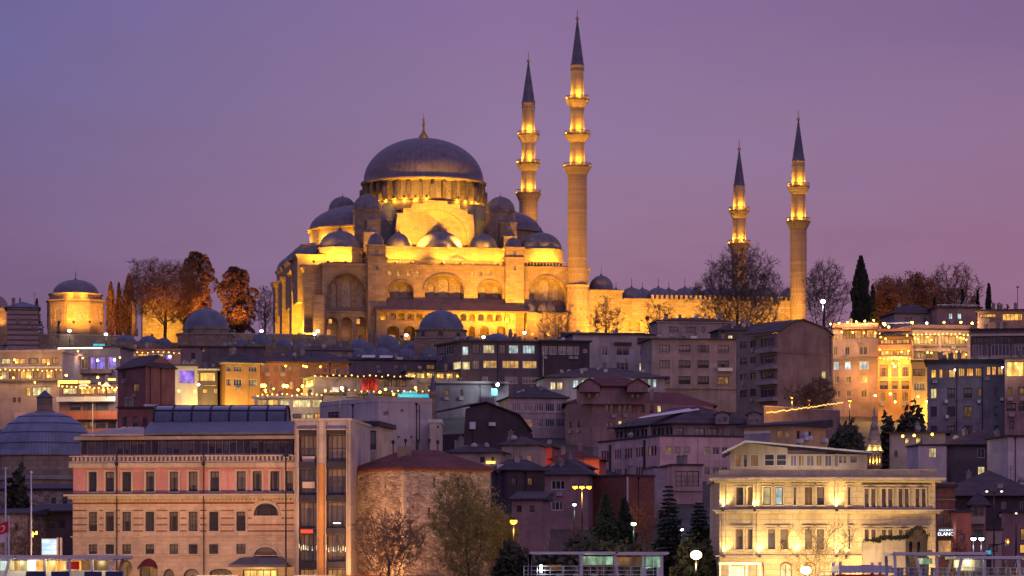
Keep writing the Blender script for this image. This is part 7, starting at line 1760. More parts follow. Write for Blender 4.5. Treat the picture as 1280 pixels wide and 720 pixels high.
for x0, x1, yy in ((374, 396, 682), (408, 432, 684)):
    for i in range(9):
        x = x0+(x1-x0)*i/8; y = yy+3*abs(sin(i*1.3)); Yq = 327; P_ = B.faces[0]
        u = P_.hit(x)[0]; z = Z(y, Yq); bul.add([P_.pt(u-.06, z-.25, -.06, B.o), P_.pt(u+.06, z-.25, -.06, B.o), P_.pt(u+.03, z+.2, -.06, B.o), P_.pt(u-.03, z+.2, -.06, B.o)], [(0,1,2,3)])
bul.build('string_light', ls[0], B.root)
m = MB(); B.pbox(m, 376, 391, 662, 666.5, -.08, -.04); m.build('red_sign', emit('red_lit_sign', (.75, .06, .03), .6), B.root); m = MB(); B.pbox(m, 416, 425, 653, 654.5, .2, .5); m.build('ceiling_lamp', M['strip_white'], B.root)
for p, pw in ((385, 900), (420, 900)): ground_flood(B, p, 306, pw, (1, .60, .42), (0, 1, .5), 120)
# glazed penthouse with a lettered balustrade behind the bay office
B = House('glazed_penthouse', 'dark glazed penthouse above a lettered balustrade, right of the concrete bays', [(438.8, 345), (472, 343)], 532.5, 9, W_['cream'])
B.w(541, 562, '440.5-448 449.5-457', style='glass', frame='frame_dark').w(538.5, 562, '459-470', style='glass_blue', frame='frame_dark', nx=1).walls().flat(.3, .5, M['asphalt_roof'])
m = MB(); B.pbox(m, 438.8, 472, 564.4, 565.6, -1.0, -.7); B.pbox(m, 438.8, 459, 565.7, 573, -1.0, -.75)
for x in range(461, 472, 2): B.pbox(m, x, x+.8, 565.7, 572.5, -1.0, -.8)
m.build('balustrade', W_['cream'], B.root)
def text_mesh(s_, size, name, mat, parent, loc, rz=0.0, w_=None):
    c = bpy.data.curves.new(name, 'FONT'); c.body = s_; c.size = size; c.extrude = .02; c.align_x = 'CENTER'
    t = bpy.data.objects.new(name+'_src', c); col.objects.link(t)
    me = bpy.data.meshes.new_from_object(t); bpy.data.objects.remove(t)
    o = bpy.data.objects.new(name, me); me.materials.clear(); me.materials.append(mat); col.objects.link(o); o.parent = parent; o.location = loc; o.rotation_euler = (pi/2, 0, rz)
    if w_: 
        d = max(v.co.x for v in me.vertices)-min(v.co.x for v in me.vertices); o.scale = (w_/d, 1, 1)
    return o
text_mesh('VES', .75, 'lettering', M['iron'], B.root, (X(446, 343)-B.o[0], 343.5-B.o[1]-1.05, Z(572.3, 343)-B.o[2]), 0, 1.0)
# pale blank-walled building
B = House('pale_blank_building', 'large pale blank-walled building with a few slit windows behind the concrete bays', [(400, 398), (473, 388), (540, 390)], 502.5, 14, W_['white'])
B.w(515.5, 523.5, '409.5-424', frame='frame_dark', nx=3).w(514, 520, '479-485.5', frame='frame_white').w(521, 528.5, '494.5-496', frame='frame_dark', nx=1).w(521, 528.5, '511-512', frame='frame_dark', nx=1).w(554, 558.5, '476-489', frame='frame_dark', nx=1)
B.walls().flat(.05, .2, W_['white']).parapet(.5, .25, W_['white'])
m = MB(); B.pbox(m, 524, 524.6, 506, 552, -.1, -.01); m.build('drainpipe', M['iron'], B.root); m = MB(); [B.pbox(m, x, x+1.6, y, y+1.6, -.3, -.02) for x, y in ((501.5, 512), (520, 512.5), (497, 545), (513, 545))]; m.build('wall_vent', M['iron'], B.root)
B.onroof(4, 31, ('vent_box', 'antenna', 'vent_box'))
B = House('pale_annexe', 'narrow lower annexe on the right end of the pale blank-walled building', [(537, 384), (551.5, 384)], 528.5, 8, W_['cream']); B.w(532, 535, '546-549', frame='frame_dark', nx=1).walls().shed(.25, 0, .12, M['white'])
for i, p in enumerate((476.5, 491.5, 507, 522.5, 536.5, 547.3)):
    Y = 352; t = thing('flue_pipe', 'thin capped flue standing behind the red roof of the stone tower', 'pipe', (X(p, Y), Y, 10), 0, 'row of capped flues'); z1 = Z(548+(i % 2)*2-1*(i == 3), Y)-10
    m = MB(); m.tube((0, 0, -8), (0, 0, z1-.3), .06); m.lathe([(.16, z1-.4), (.17, z1-.1), (.05, z1)], 0, 0, 8); m.build('pipe', M['iron'], t)
# old stone tower
B = House('stone_tower', 'massive old rubble-stone tower house with a low red tiled roof', [(442, 332.5), (504.5, 325), (612.5, 329.8)], 585.5, 12, W_['rubble'])
B.w(597, 610, '480.6-482.8', frame='frame_dark', nx=1, rec=.6).w(635, 649, '480.5-483', frame='frame_dark', nx=1, rec=.6).w(597, 609.5, '541.8-544', frame='frame_dark', nx=1, rec=.6).w(597, 609.5, '571.8-574', frame='frame_dark', nx=1, rec=.6).w(634, 648, '535.5-537.5', frame='frame_dark', nx=1, rec=.6).w(666, 676, '459-461.5', frame='frame_dark', nx=1, rec=.6)
B.walls(); B.hip(2.0, .35, .62, mat=M['tile_red']); B.band(585.6, 588.3, .22, W_['brick'], 'eaves_course')
m = MB(); z = B.zb; k = 0; fc0, fc1 = B.faces
while z < B.zt-.9:
    a = .55 if k % 2 else .32
    B.fbox(m, 0, fc0.len-a, fc0.len+.03, z, z+.5, -.035, -.004); B.fbox(m, 1, -.03, .85-a, z, z+.5, -.035, -.004); z += .53; k += 1
m.build('quoin', M['stone_trim'], B.root)
m = MB(); m.box(-.7, .7, 3.0, 4.2, B.zt-B.o[2]+.5, B.zt-B.o[2]+2.25); m.build('chimney', W_['dark'], B.root)
ground_flood(B, 438, 323, 4200, (1, .45, .15), (.45, .6, 1), 130); ground_flood(B, 462, 319, 4600, (1, .45, .15), (.25, 1, 1.0), 130); ground_flood(B, 478, 318, 1300, (1, .45, .15), (-.1, 1, 1.0), 120); ground_flood(B, 545, 316, 130, (1, .66, .55), (0, 1, .9), 140); ground_flood(B, 590, 318, 200, (1, .66, .55), (0, 1, .9), 140)
# yellow mansion
YW = stone('cream_ashlar', (.58, .47, .31), 1.3, .5, .14, .66, .4, .12)
B = House('yellow_mansion', 'cream stone mansion floodlit yellow, with paired windows and a glazed penthouse', [(899.5, 307.2), (945, 306), (1063, 306), (1170, 306.8)], 600, 16, YW)
B.quad = B.pts+[B.pts[3]+Vector((0, 15)), B.pts[0]+Vector((0, 15))]
B.ref = 947
up = [(920, 929.3), (934.3, 941.5), (954, 963.2), (969.2, 978.4), (992, 994.8), (1006, 1015), (1021.2, 1030.2), (1060.2, 1064.6)]
lo = [(919.5, 929), (934.5, 944), (960, 969), (975.5, 985), (1006, 1015), (1021, 1030), (1060.5, 1065)]
B.w(609, 631, up, style=['glass', 'dimwarm', 'cream', 'cool', 'glass', 'dimwarm', 'glass', 'glass'], frame='frame_brown', nx=1, ny=2, rec=.28)
B.w(661.5, 686.5, lo, style='glass', frame='frame_brown', nx=1, ny=2, rec=.28)
B.ref = 1081
for a, b in ((1080.5, 1086), (1088.8, 1094.3), (1102, 1107.3), (1110, 1115.4), (1123, 1128.2), (1130.7, 1136), (1144.2, 1149.3), (1152, 1157)):
    B.w(611, 634, [(a, b)], style='glass', frame='frame_brown', nx=1, ny=2, rec=.28); B.w(662, 687, [(a, b)], style='glass', frame='frame_brown', nx=1, ny=2, rec=.28)
B.w(702, 724, '915-928 940-955 975-990 1005-1020 1085-1100 1120-1135', style=['yellow', 'warm', 'cream', 'yellow', 'warm', 'glass'], frame='frame_brown', nx=2, arch=.3, rec=.3)
B.walls(); B.surrounds(plaster('pale_trim', (.57, .48, .34), .25), .12, .12); B.sills(M['stone_trim'], .22)
m = MB()
for fi, u, z, wd, ht in B.wins:
    if z > 4.5: B.fbox(m, fi, u-wd/2-.32, u+wd/2+.32, z+ht+.24, z+ht+.36, -.3, -.004)
EACH.add('window_hood'); m.build('window_hood', M['stone_trim'], B.root)
B.band(597, 600, .75, M['stone_trim']); B.band(600.2, 603, .4, YW); B.band(637, 639, .55, M['stone_trim'], 'string_course'); B.band(639.2, 642, .3, YW, 'string_course'); B.band(694, 696, .3, M['stone_trim'], 'string_course')
m = MB()
for x in (905.5, 943.5, 947.5, 1045, 1057, 1166.5): B.pbox(m, x-1.7, x+1.7, 603.2, 636.8, -.22, -.004); B.pbox(m, x-1.9, x+1.9, 642.3, 693.8, -.22, -.004)
m.build('pilaster', YW, B.root)
m = MB()
q = B.quad; B.flat(.3, .25, W_['tan']); B.parapet(.95, .3, YW, .05)
C = House('penthouse', 'x', [(913, 311.5), (985, 309.5), (1084, 310.5)], 567.5, 10, W_['cream'], zbase=B.zt+.3)
C.apex[0] = [(984, 560), (933, 553.5), (914, 562)]
C.ref = 920
C.w(568, 584, '918-927 929-934 937-949', style=['dimwarm', 'glass', 'dimwarm'], frame='frame_white', nx=1, rec=.1).w(567.5, 583.5, '954.5-968.5 969.5-983.5', style=['glass', 'glass'], frame='frame_white', nx=1, ny=2, rec=.1)
C.ref = 990
C.w(568.5, 583, '988-996 998-1006 1008-1018 1020-1028 1031-1040 1043-1048', style=['glass_blue', 'dimwarm', 'glass_blue', 'dimwarm', 'glass_blue', 'glass'], frame='frame_white', nx=2, rec=.1).w(569, 579, '1048.5-1053 1054-1058.5 1062-1072.5', frame='frame_white', nx=1, rec=.1)
C.walls(); moved(C, B, {'wall': 'penthouse_wall'})
m = MB(); Yr = 310
A_ = [(903, 567.5, 309.2), (932, 553, 309.2), (932, 553, 321), (903, 567.5, 321)]; D_ = [(932, 553, 309.2), (1090, 567, 309.0), (1096, 563, 321), (932, 553, 321)]
for S_ in (A_, D_): m.add([(X(p, Y)-B.o[0], Y-B.o[1], Z(y, Yr)-B.o[2]) for p, y, Y in S_]+[(X(p, Y)-B.o[0], Y-B.o[1], Z(y, Yr)-B.o[2]+.16) for p, y, Y in S_], [(0,3,2,1), (4,5,6,7), (0,1,5,4), (1,2,6,5), (2,3,7,6), (3,0,4,7)])
m.build('penthouse_roof', M['white'], B.root)
C = House('roof_annexe', 'x', [(930, 321), (991, 317), (1032, 321)], 532, 7, W_['ochre'], zbase=Z(560, 318))
C.ref = 970
C.w(538.5, 547.5, '970.5-978.5 979.5-987', style='dimwarm', frame='frame_white', nx=1).w(537, 547, '996-1000 1010-1014', frame='frame_dark', nx=1).walls().shed(.0, .6, .5, M['asphalt_roof'])
m = MB(); C.pbox(m, 930.5, 963, 542.5, 556, -.03, -.004); m.build('grey_panel', W_['grey'], C.root); m = MB(); C.pbox(m, 930.5, 963, 538.7, 542, -.04, -.005); m.build('pale_band', M['white'], C.root)
for x, y in ((995, 549), (1001, 540), (1001.5, 545.5), (1006.5, 545), (1031-5, 548)):
    m = MB(); C.pbox(m, x, x+4.2, y, y+4.8, -.5, -.02); m.build('air_unit', M['white'], C.root)
moved(C, B, {'wall': 'roof_annexe_wall', 'roof': 'roof_annexe_roof'})
for x, top_, pw in ((905.5, 1, 150), (945.5, 1, 170), (1045, 1, 190), (1057, 0, 60), (907, 0, 130), (949, 0, 130), (996, 0, 150), (1045, 0, 170)):
    fi = B.face_of(x); u, Y = B.faces[fi].hit(x); z = Z(634.5 if top_ else 692, Y)
    p = B.faces[fi].pt(u, z, -.55, B.o)
    o = bpy.data.objects.new('wall_uplight', GFX); col.objects.link(o); o.parent = B.root; o.location = (p[0], p[1], p[2]-.35); o.scale = (.5, .7, .6)
    lamp(B.root, p, pw*3.2, (1, .70, .24), .1, 'SPOT', (B.faces[fi].n.x*-.25, B.faces[fi].n.y*-.25, 1), 110, .9, 'uplight_beam')
for p, pw in ((905, 700), (930, 900), (965, 1150), (1000, 1250), (1035, 1250), (1066, 1000)): ground_flood(B, p, 294, pw*4.6, (1, .66, .25), (0, 1, .75), 130)
for p in (1086, 1112, 1138, 1164): ground_flood(B, p, 304.2, 1150, (1, .66, .25), (0, .55, 1), 150)
for p in (922, 952, 985, 1020, 1055): lamp(B.root, (X(p, 307.6)-B.o[0], 307.6-B.o[1], Z(584, 308)-B.o[2]), 75, (1, .74, .4), .2, name='terrace_light')
# ivy-grown ruin in front of the mansion
t = thing('ruined_wall', 'dark ivy-covered gabled ruin of a wall with two pointed windows, before the yellow mansion', 'ruin', (X(1128, 303), 303, 2.1))
f = lambda y: Z(y, 303)-2.1; g = lambda p: X(p, 303)-X(1128, 303)
m = MB(); po = [(g(1132), -.2), (g(1159), -.2), (g(1159), f(680)), (g(1160.5), f(671)), (g(1156), f(664)), (g(1147), f(658.5)), (g(1140), f(660)), (g(1134), f(665)), (g(1132), f(668))]
hs = [arch_poly(g(a), g(b), f(691), f(681), f(676.5), 8) for a, b in ((1136.5, 1140.5), (1146.5, 1150.5))]
RU = stone('dark_brown_ruin_stone', (.10, .07, .06), .5, .3, .4, .5, .5, .3)  # dark brown masonry tone
m.panel(po, hs, lambda u, z, i: (u, i, z), .5); n = len(po); m.add([(p[0], 0, p[1]) for p in po]+[(p[0], .5, p[1]) for p in po], [(i, n+i, n+(i+1) % n, (i+1) % n) for i in range(n)]); m.build('gable', RU, t)
m = MB(); m.slab([(g(1078), -.2), (g(1131.9), -.2), (g(1131.9), f(672)), (g(1118), f(673)), (g(1100), f(676)), (g(1078), f(677))], .0, .5); m.build('low_wall', W_['tan'], t)
m = MB(); [m.tri(h, [], lambda u, z, i: (u, .45, z)) for h in hs]; m.build('window_back', W_['dark'], t)
r_ = random.Random(8); m = MB(); pts = []
for _ in range(700):
    p = r_.uniform(1079, 1161) if r_.random() < .3 else r_.uniform(1090, 1136); pk = 13*math.exp(-((p-1147)/10)**2); topy = 671-pk+(3 if p < 1100 else 0)
    y = topy+abs(r_.gauss(0, 1.3)); pts.append(Vector((g(p), -.1, f(y))))
leafcards(m, pts, 2, .11, .08, r_); m.build('ivy', M['shrub'], t)
# small minaret with a lit gallery behind the mansion
t = thing('stone_spire', 'stone cone-topped minaret with a glowing golden gallery behind the yellow mansion', 'minaret', (X(1093, 372), 372, ground(372))); h = lambda y: Z(y, 372)-ground(372); s_ = 372/F
m = MB(); m.lathe([(7.5*s_, -1), (7.5*s_, h(586)), (10*s_, h(583)), (10*s_, h(581))], 0, 0, 14, smooth=False); m.build('shaft', M['mosque'], t)
m = MB()
for i in range(12): a = 2*pi*i/12; m.tube((8*s_*cos(a), 8*s_*sin(a), h(581)), (8*s_*cos(a), 8*s_*sin(a), h(566)), .13)
m.lathe([(4*s_, h(581)), (4*s_, h(566))], 0, 0, 10); m.build('gallery', M['mosque'], t)
m = MB(); m.lathe([(11.5*s_, h(566)), (11.7*s_, h(563.5)), (10*s_, h(562.5))], 0, 0, 16, smooth=False); m.build('gallery_cornice', M['stone_trim'], t)
m = MB(); m.lathe([(9.8*s_, h(562.5)), (5.8*s_, h(538)), (.6*s_, h(512))], 0, 0, 12, smooth=False); m.finial(0, 0, h(513), .9, .12); m.build('stone_cone', W_['rubble'], t)
for a in (-2.2, -1.57, -.9): lamp(t, (6*s_*cos(a), 6*s_*sin(a), h(577)), 60, YEL, .1, name='gallery_lamp')
for a in (-2.4, -1.57, -.8): lamp(t, (11.3*s_*cos(a), 11.3*s_*sin(a), h(562)+.1), 25, YEL, .1, name='gallery_lamp')
# ------------------------------------------------------------------ great grey dome at the left
t = thing('bath_house', 'great blue-grey ribbed dome with a stone lantern on banded walls, at the left edge', 'domed building', (X(56, 430), 430, ground(430)-1)); h = lambda y: Z(y, 430)-(ground(430)-1); s_ = 430/F
m = MB(); m.lathe([(66*s_, -6), (66*s_, h(572)), (68*s_, h(571)), (68*s_, h(569.5))], 0, 0, 12, pi/12, 2*pi+pi/12, smooth=False); m.build('wall', M['mosque_dark'], t)
m = MB(); m.lathe([(68.5*s_, h(601)), (68.5*s_, h(597)), (67*s_, h(596))], 0, 0, 12, pi/12, 2*pi+pi/12, smooth=False); m.build('string_course', M['concrete'], t)
m = MB(); prof = [(63*s_*cos(pi/2*j/12)**.92+.01, (h(514)-h(569))*sin(pi/2*j/12)) for j in range(13)]; m.lathe([(66*s_, -.05)]+prof, 0, 0, 88); 
m.build('dome', lead('ribbed_blue_lead', (.16, .19, .27), 88), t, (0, 0, h(569.5)+.02))
m = MB()
for j in (2, 4, 6, 8): r0, z0 = prof[j]; m.lathe([(r0+.06, z0-.06), (r0+.09, z0+.03), (r0-.02, z0+.1)], 0, 0, 66)
m.build('dome_seam', M['lead_flat'], t, (0, 0, h(569.5)+.02))
m = MB(); m.lathe([(12.5*s_, h(515.5)), (12.5*s_, h(514)), (9.8*s_, h(513.5)), (9.6*s_, h(498)), (11*s_, h(497))], 0, 0, 8, smooth=False); ln = m.build('lantern', M['mosque_dark'], t); m = MB(); m.lathe([(11.2*s_, h(497)), (.03, h(487.5))], 0, 0, 8, smooth=False); m.build('lantern_roof', M['lead_flat'], ln)
B = House('stone_shed', 'low old stone wall building under the great grey dome', [(-20, 385), (95, 380)], 612, 10, W_['rubble'], 'building'); B.w(622, 632, '64-70 78-84', frame='frame_dark').walls().shed(.0, .8, .4, M['tile_grey'])
B = House('stone_shed', 'small old stone building behind the flagpoles at the left edge', [(-20, 345), (34, 342)], 643, 7, W_['rubble'], 'building'); B.w(655, 663, '18-23', frame='frame_dark').walls().shed(0, .6, .3, M['tile_grey'])
B = House('market_stall_building', 'low dark shop row with a grey canopy between the flagpoles and the pink house', [(36, 352), (92, 350)], 640, 7, W_['dark'], 'shop'); B.w(650, 660, '60-68 74-82', frame='frame_dark').walls().shed(0, .9, .8, M['tile_grey'])
# ------------------------------------------------------------------ street furniture
def street_lamp(label, px, Y, yhead, heads, power, colr, mat, r=.26, arm=.9, group=None, zb=None, off=None, rad=.3):
    zb = ground(Y)+.0 if zb is None else zb; H = Z(yhead, Y)-zb
    t = thing('street_lamp', label, 'street lamp', (X(px, Y), Y, zb), 0, group)
    m = MB(); m.tube((0, 0, -.2), (0, 0, H*.5), .1, .08, 8); m.tube((0, 0, H*.5), (0, 0, H), .08, .06, 8); m.lathe([(.2, 0), (.18, .5), (.1, .7)], 0, 0, 8); m.build('pole', M['iron'], t)
    am = MB()
    for i in range(heads):
        x = (i-(heads-1)/2)*arm*2 if off is None else off[i]
        if abs(x) > .01: am.tube((0, 0, H-.15), (x, -.1, H+.12), .05, .04, 6)
        m = MB(); m.lathe([(.02, .26), (.2, .22), (.32, .06), (.3, 0)], 0, 0, 12); hd = m.build('lamp_head', M['iron'], t, (x, -.15, H+.1))
        m = MB(); m.ball((0, 0, 0), r, 12, 8, .75); m.build('bulb', mat, hd, (0, 0, -.08))
        lamp(hd, (0, -.0, -.5-r), power, colr, rad, name='lamp_light')
    if am.v: am.build('arm', M['iron'], t)
    return t
street_lamp('three-headed orange street lamp standing before the plum-brown house', 727.5, 345, 609, 3, 600, ORA, M['bulb_orange'], .26, .36)
street_lamp('single orange street lamp between the leafy trees and the dark hedge', 642, 322, 652, 1, 900, ORA, M['bulb_orange'], .36)
street_lamp('fierce warm street lamp glaring just left of the yellow mansion', 870, 292, 694, 1, 1500, (1, .72, .35), emit('glaring_bulb', (1, .8, .45), 8), .5, zb=2.1)
street_lamp('fierce greenish-white lamp glaring low down before the yellow mansion', 1007, 289, 713, 1, 1100, (.9, 1, .85), emit('cold_glaring_bulb', (.92, 1, .85), 8), .44, zb=1.5)
street_lamp('twin-armed street lamp with one lit head, right of the neon sign', 1242.5, 342, 614.5, 2, 14, (1, .7, .4), M['strip_white'], .14, .75)
street_lamp('slim street lamp at the right edge beyond the traffic light', 1270, 330, 642, 1, 10, (1, .7, .4), M['strip_white'], .12)
street_lamp('tall unlit floodlight mast in front of the pink house', 357.3, 316, 572, 1, .5, WARM, M['glass'], .1)
for p in (1216.5, 1226.5): street_lamp('one of two white globe lamps beside the salmon house', p, 335, 673.5, 1, 130, (1, .95, .95), M['bulb_white'], .28, group='white globe lamps')
street_lamp('white floodlight mast blazing under the far right minaret', 1028.5, 716, 377, 1, 2500, (.95, .95, 1), emit('blazing_white', (.95, .95, 1), 6), .55, zb=50)
for p, y in ((393, 417.5), (397.5, 414), (508, 419), (604.5, 421.5), (655.5, 416), (733.5, 421), (87, 413.5), (132.5, 418), (327, 414)): street_lamp('short park lamp with a small white light at the foot of the mosque', p, 712, y, 1, 130, (1, .9, .7), M['bulb_white'], .42, group='park lamps on the mosque terrace', zb=51)
street_lamp('lone slim mast with a flat head against the sky at the far right', 1272, 690, 360, 1, .2, WARM, M['glass'], .1)
for p, y in ((990, 497), (1011.5, 500), (1062, 501)): street_lamp('amber lamp on the stairs by the orange-lit bare tree', p, 566, y, 1, 1100, ORA, M['bulb_orange'], .28, group='amber stair lamps')
street_lamp('greenish path lamp half hidden by the firs', 792, 326, 655, 1, 70, (.7, 1, .5), emit('green_bulb', (.7, 1, .45), 8), .25)
for p, y in ((718, 631), (852, 662)): street_lamp('small white lamp among the dark trees behind the open boat', p, 330, y, 1, 60, COOL, M['bulb_white'], .2, group='small white tree lamps')
# string of fairy lights along the stair wall
t = wall_run('stair_wall', 'sloping stair wall trimmed with fairy lights below the tall brown house', 955, 1050, 545, 560, 508, W_['brown'], .4, h=5)
m = MB(); r_ = random.Random(4)
for i in range(60):
    f_ = i/59; Y = 544+14*f_; m.ball((X(958+95*f_, Y)-t.location.x, Y-t.location.y-.5, Z(516.5-13*f_+r_.uniform(-.8, .8), Y)-t.location.z), .1, 5, 3)
m.build('fairy_light', M['bulb_warm'], t); lamp(t, (4, -2, 6), 1600, ORA, .4, name='stair_light')
# flags
RED = sheet('flag_red', (.6, .02, .03), .8, 0, .15); WHT = sheet('flag_white', (.75, .72, .7), .8, 0, .1)
def flagpole(label, px, Y, ytop): 
    t = thing('flagpole', label, 'flagpole', (X(px, Y), Y, 2.1)); h = Z(ytop, Y)-2.1; m = MB(); m.tube((0, 0, -.1), (0, 0, h), .1, .06, 8); m.ball((0, 0, h), .12, 8, 5); m.build('pole', M['white'], t); return t
flagpole('tall white flagpole at the left edge', 7, 306, 586); flagpole('shorter white flagpole carrying the red flag, at the left edge', 11, 304, 647); flagpole('thin bare mast left of the bright screen', 39, 312, 590)
t = thing('red_flag', 'red flag with a white crescent and star hanging from the shorter flagpole', 'flag', (X(10.7, 304), 303.9, Z(651, 304))); s_ = 304/F
def cl(u, v): return (-u, .18*sin(u*2.2)-.05, -v-.42*u**1.1*.9)       # drooping cloth, u away from the pole
m = MB(); nu, nv_ = 14, 8; FW, FH = 1.75, 1.0
for k, off in ((0, -.006), (1, .006)):
    m.add([(cl(FW*i/nu, FH*j/nv_)[0], cl(FW*i/nu, FH*j/nv_)[1]+off, cl(FW*i/nu, FH*j/nv_)[2]) for j in range(nv_+1) for i in range(nu+1)], [((j*(nu+1)+i), (j*(nu+1)+i+1), ((j+1)*(nu+1)+i+1), ((j+1)*(nu+1)+i))[::1 if k else -1] for j in range(nv_) for i in range(nu)], True)
m.build('cloth', RED, t); m = MB()
oc = [(.62+.26*cos(a), .5+.26*sin(a)) for a in [pi+(i/16)*2*pi for i in range(17)]]
cres = [(.58+.27*cos(a), .5+.27*sin(a)) for a in [radians(40)+radians(280)*i/20 for i in range(21)]]+[(.64+.215*cos(a), .5+.215*sin(a)) for a in [radians(320-4)-radians(280-8)*i/20 for i in range(21)]]
star = [(.93+(.13 if i % 2 == 0 else .05)*cos(pi+i*pi/5), .5+(.13 if i % 2 == 0 else .05)*sin(pi+i*pi/5)) for i in range(10)]
for P_ in (cres, star):
    for sg in (-1, 1): m.tri(P_, [], lambda u, v, i, sg=sg: (cl(u, v)[0], cl(u, v)[1]+sg*.02, cl(u, v)[2]))
m.build('crescent_and_star', WHT, t); m = MB(); m.tube((0, .0, .05), (0, .0, -1.1), .012, n=4); m.build('halyard', M['iron'], t)
t = thing('white_flag', 'white flag drooping below the red flag at the left edge', 'flag', (X(7, 306), 305.85, Z(667, 306))); m = MB()
m.add([(-1.5*i/10, .12*sin(i*.8), -(.75*j/4)-.02*i) for j in range(5) for i in range(11)], [(j*11+i, j*11+i+1, (j+1)*11+i+1, (j+1)*11+i) for j in range(4) for i in range(10)], True); m.build('cloth', WHT, t)
# lit advertising screen
t = thing('advertising_screen', 'bright pale-blue lit advertising screen in a dark frame left of the pink house', 'screen', (X(62, 318), 318, 2.1)); s_ = 318/F; h = lambda y: Z(y, 318)-2.1
sm_ = Mt('screen_picture'); q = sm_.n('ShaderNodeSeparateXYZ'); sm_.i(q, 0, sm_.obj); n1 = sm_.noise(.9, sc3=(.6, 1, 2.2), detail=3); k = sm_.mix(sm_.remap(n1, .4, .6), (.35, .62, .85, 1), (.85, .95, 1, 1)); sm_.i(sm_.b, 'Emission Color', k); sm_.b.inputs['Emission Strength'].default_value = 1.1; sm_.base((.02, .02, .02, 1), .3)
m = MB(); m.box(-9.5*s_, 8.8*s_, -.06, 0, h(693), h(674)); m.build('display', sm_.m, t)
m = MB(); m.box(-10.2*s_, 9.5*s_, .002, .3, h(694), h(673)); m.box(8.85*s_, 11*s_, -.1, .3, h(700), h(672)); m.box(13*s_, 15.5*s_, -.1, .3, -.1, h(672)); m.box(-.15, .15, .05, .25, -.1, h(694)); m.build('frame', W_['tan'], t)
lamp(t, (0, -1.6, h(683)), 60, (.7, .85, 1), 1.0, name='screen_light')
t = thing('hanging_sign', 'small yellow lit sign on a pole above the reddish thicket', 'sign', (X(43, 320), 320, Z(668, 320))); m = MB(); m.box(-.3, -.1, -.05, .05, -.25, .25); m.box(-.1, .1, -.05, .05, .0, .12); m.box(.12, .28, -.05, .05, -.02, .3); m.build('panel', emit('yellow_sign', (1, .7, .08), 3), t); m = MB(); m.tube((-.3, .02, 1.0), (-.3, .02, -6.2), .05); m.build('pole', M['iron'], t)
# neon sign, traffic light, cyan screen on the right
t = thing('neon_sign', 'white neon shop lettering on the dark banded brick house', 'sign', (X(1183, 345), 345.2, Z(669.5, 345))); text_mesh('ELANCI', .48, 'lettering', emit('white_neon', (.95, .97, 1), 1.1), t, (0, -.15, 0), 0, 1.7); text_mesh('SALONCI', .28, 'lettering', emit('white_neon_thin', (.9, .92, 1), .9), t, (-.05, -.15, .46), 0, 1.4)
m = MB(); m.box(-.95, .95, -.1, 0, -.08, .86); m.build('sign_board', M['iron'], t); lamp(t, (0, -.9, .3), 40, (.9, .95, 1), .5, name='neon_glow')
t = thing('traffic_light', 'traffic light with an amber glow on a curved arm at the right', 'traffic light', (X(1232, 330), 330, 2.1)); h = lambda y: Z(y, 330)-2.1; m = MB(); A_ = [(0, h(740)), (0, h(690)), (.35, h(684)), (1.1, h(681)), (2.0, h(678.5))]
[m.tube((a[0], 0, a[1]), (b[0], 0, b[1]), .06, .05, 6) for a, b in zip(A_, A_[1:])]; m.build('pole', M['iron'], t)
m = MB(); m.box(1.95, 2.35, -.15, .12, h(682), h(673)); hd = m.build('signal_head', sheet('amber_painted_metal', (.4, .13, .02), .5), t)
for i, (c, s2) in enumerate((((1, .2, .03), 1), ((1, .55, .05), 5), ((.1, .5, .2), .3))):
    m = MB(); m.lathe([(.001, 0), (.11, 0)], 0, 0, 10); o = m.build('signal_lens', emit('signal_%s' % ('red', 'amber', 'green')[i], c, s2), hd, (2.15, -.16, h(675+2.5*i))); o.rotation_euler = (pi/2, 0, 0)
t = thing('cyan_screen', 'small cyan lit display by the road under the traffic light', 'screen', (X(1235.5, 326), 326, 2.1)); h = lambda y: Z(y, 326)-2.1; m = MB(); m.box(-.26, .26, -.05, 0, h(693), h(688)); m.build('display', M['cyan'], t); m = MB(); m.box(-.3, .3, .002, .15, -.1, h(687.5)); m.build('cabinet', M['iron'], t)
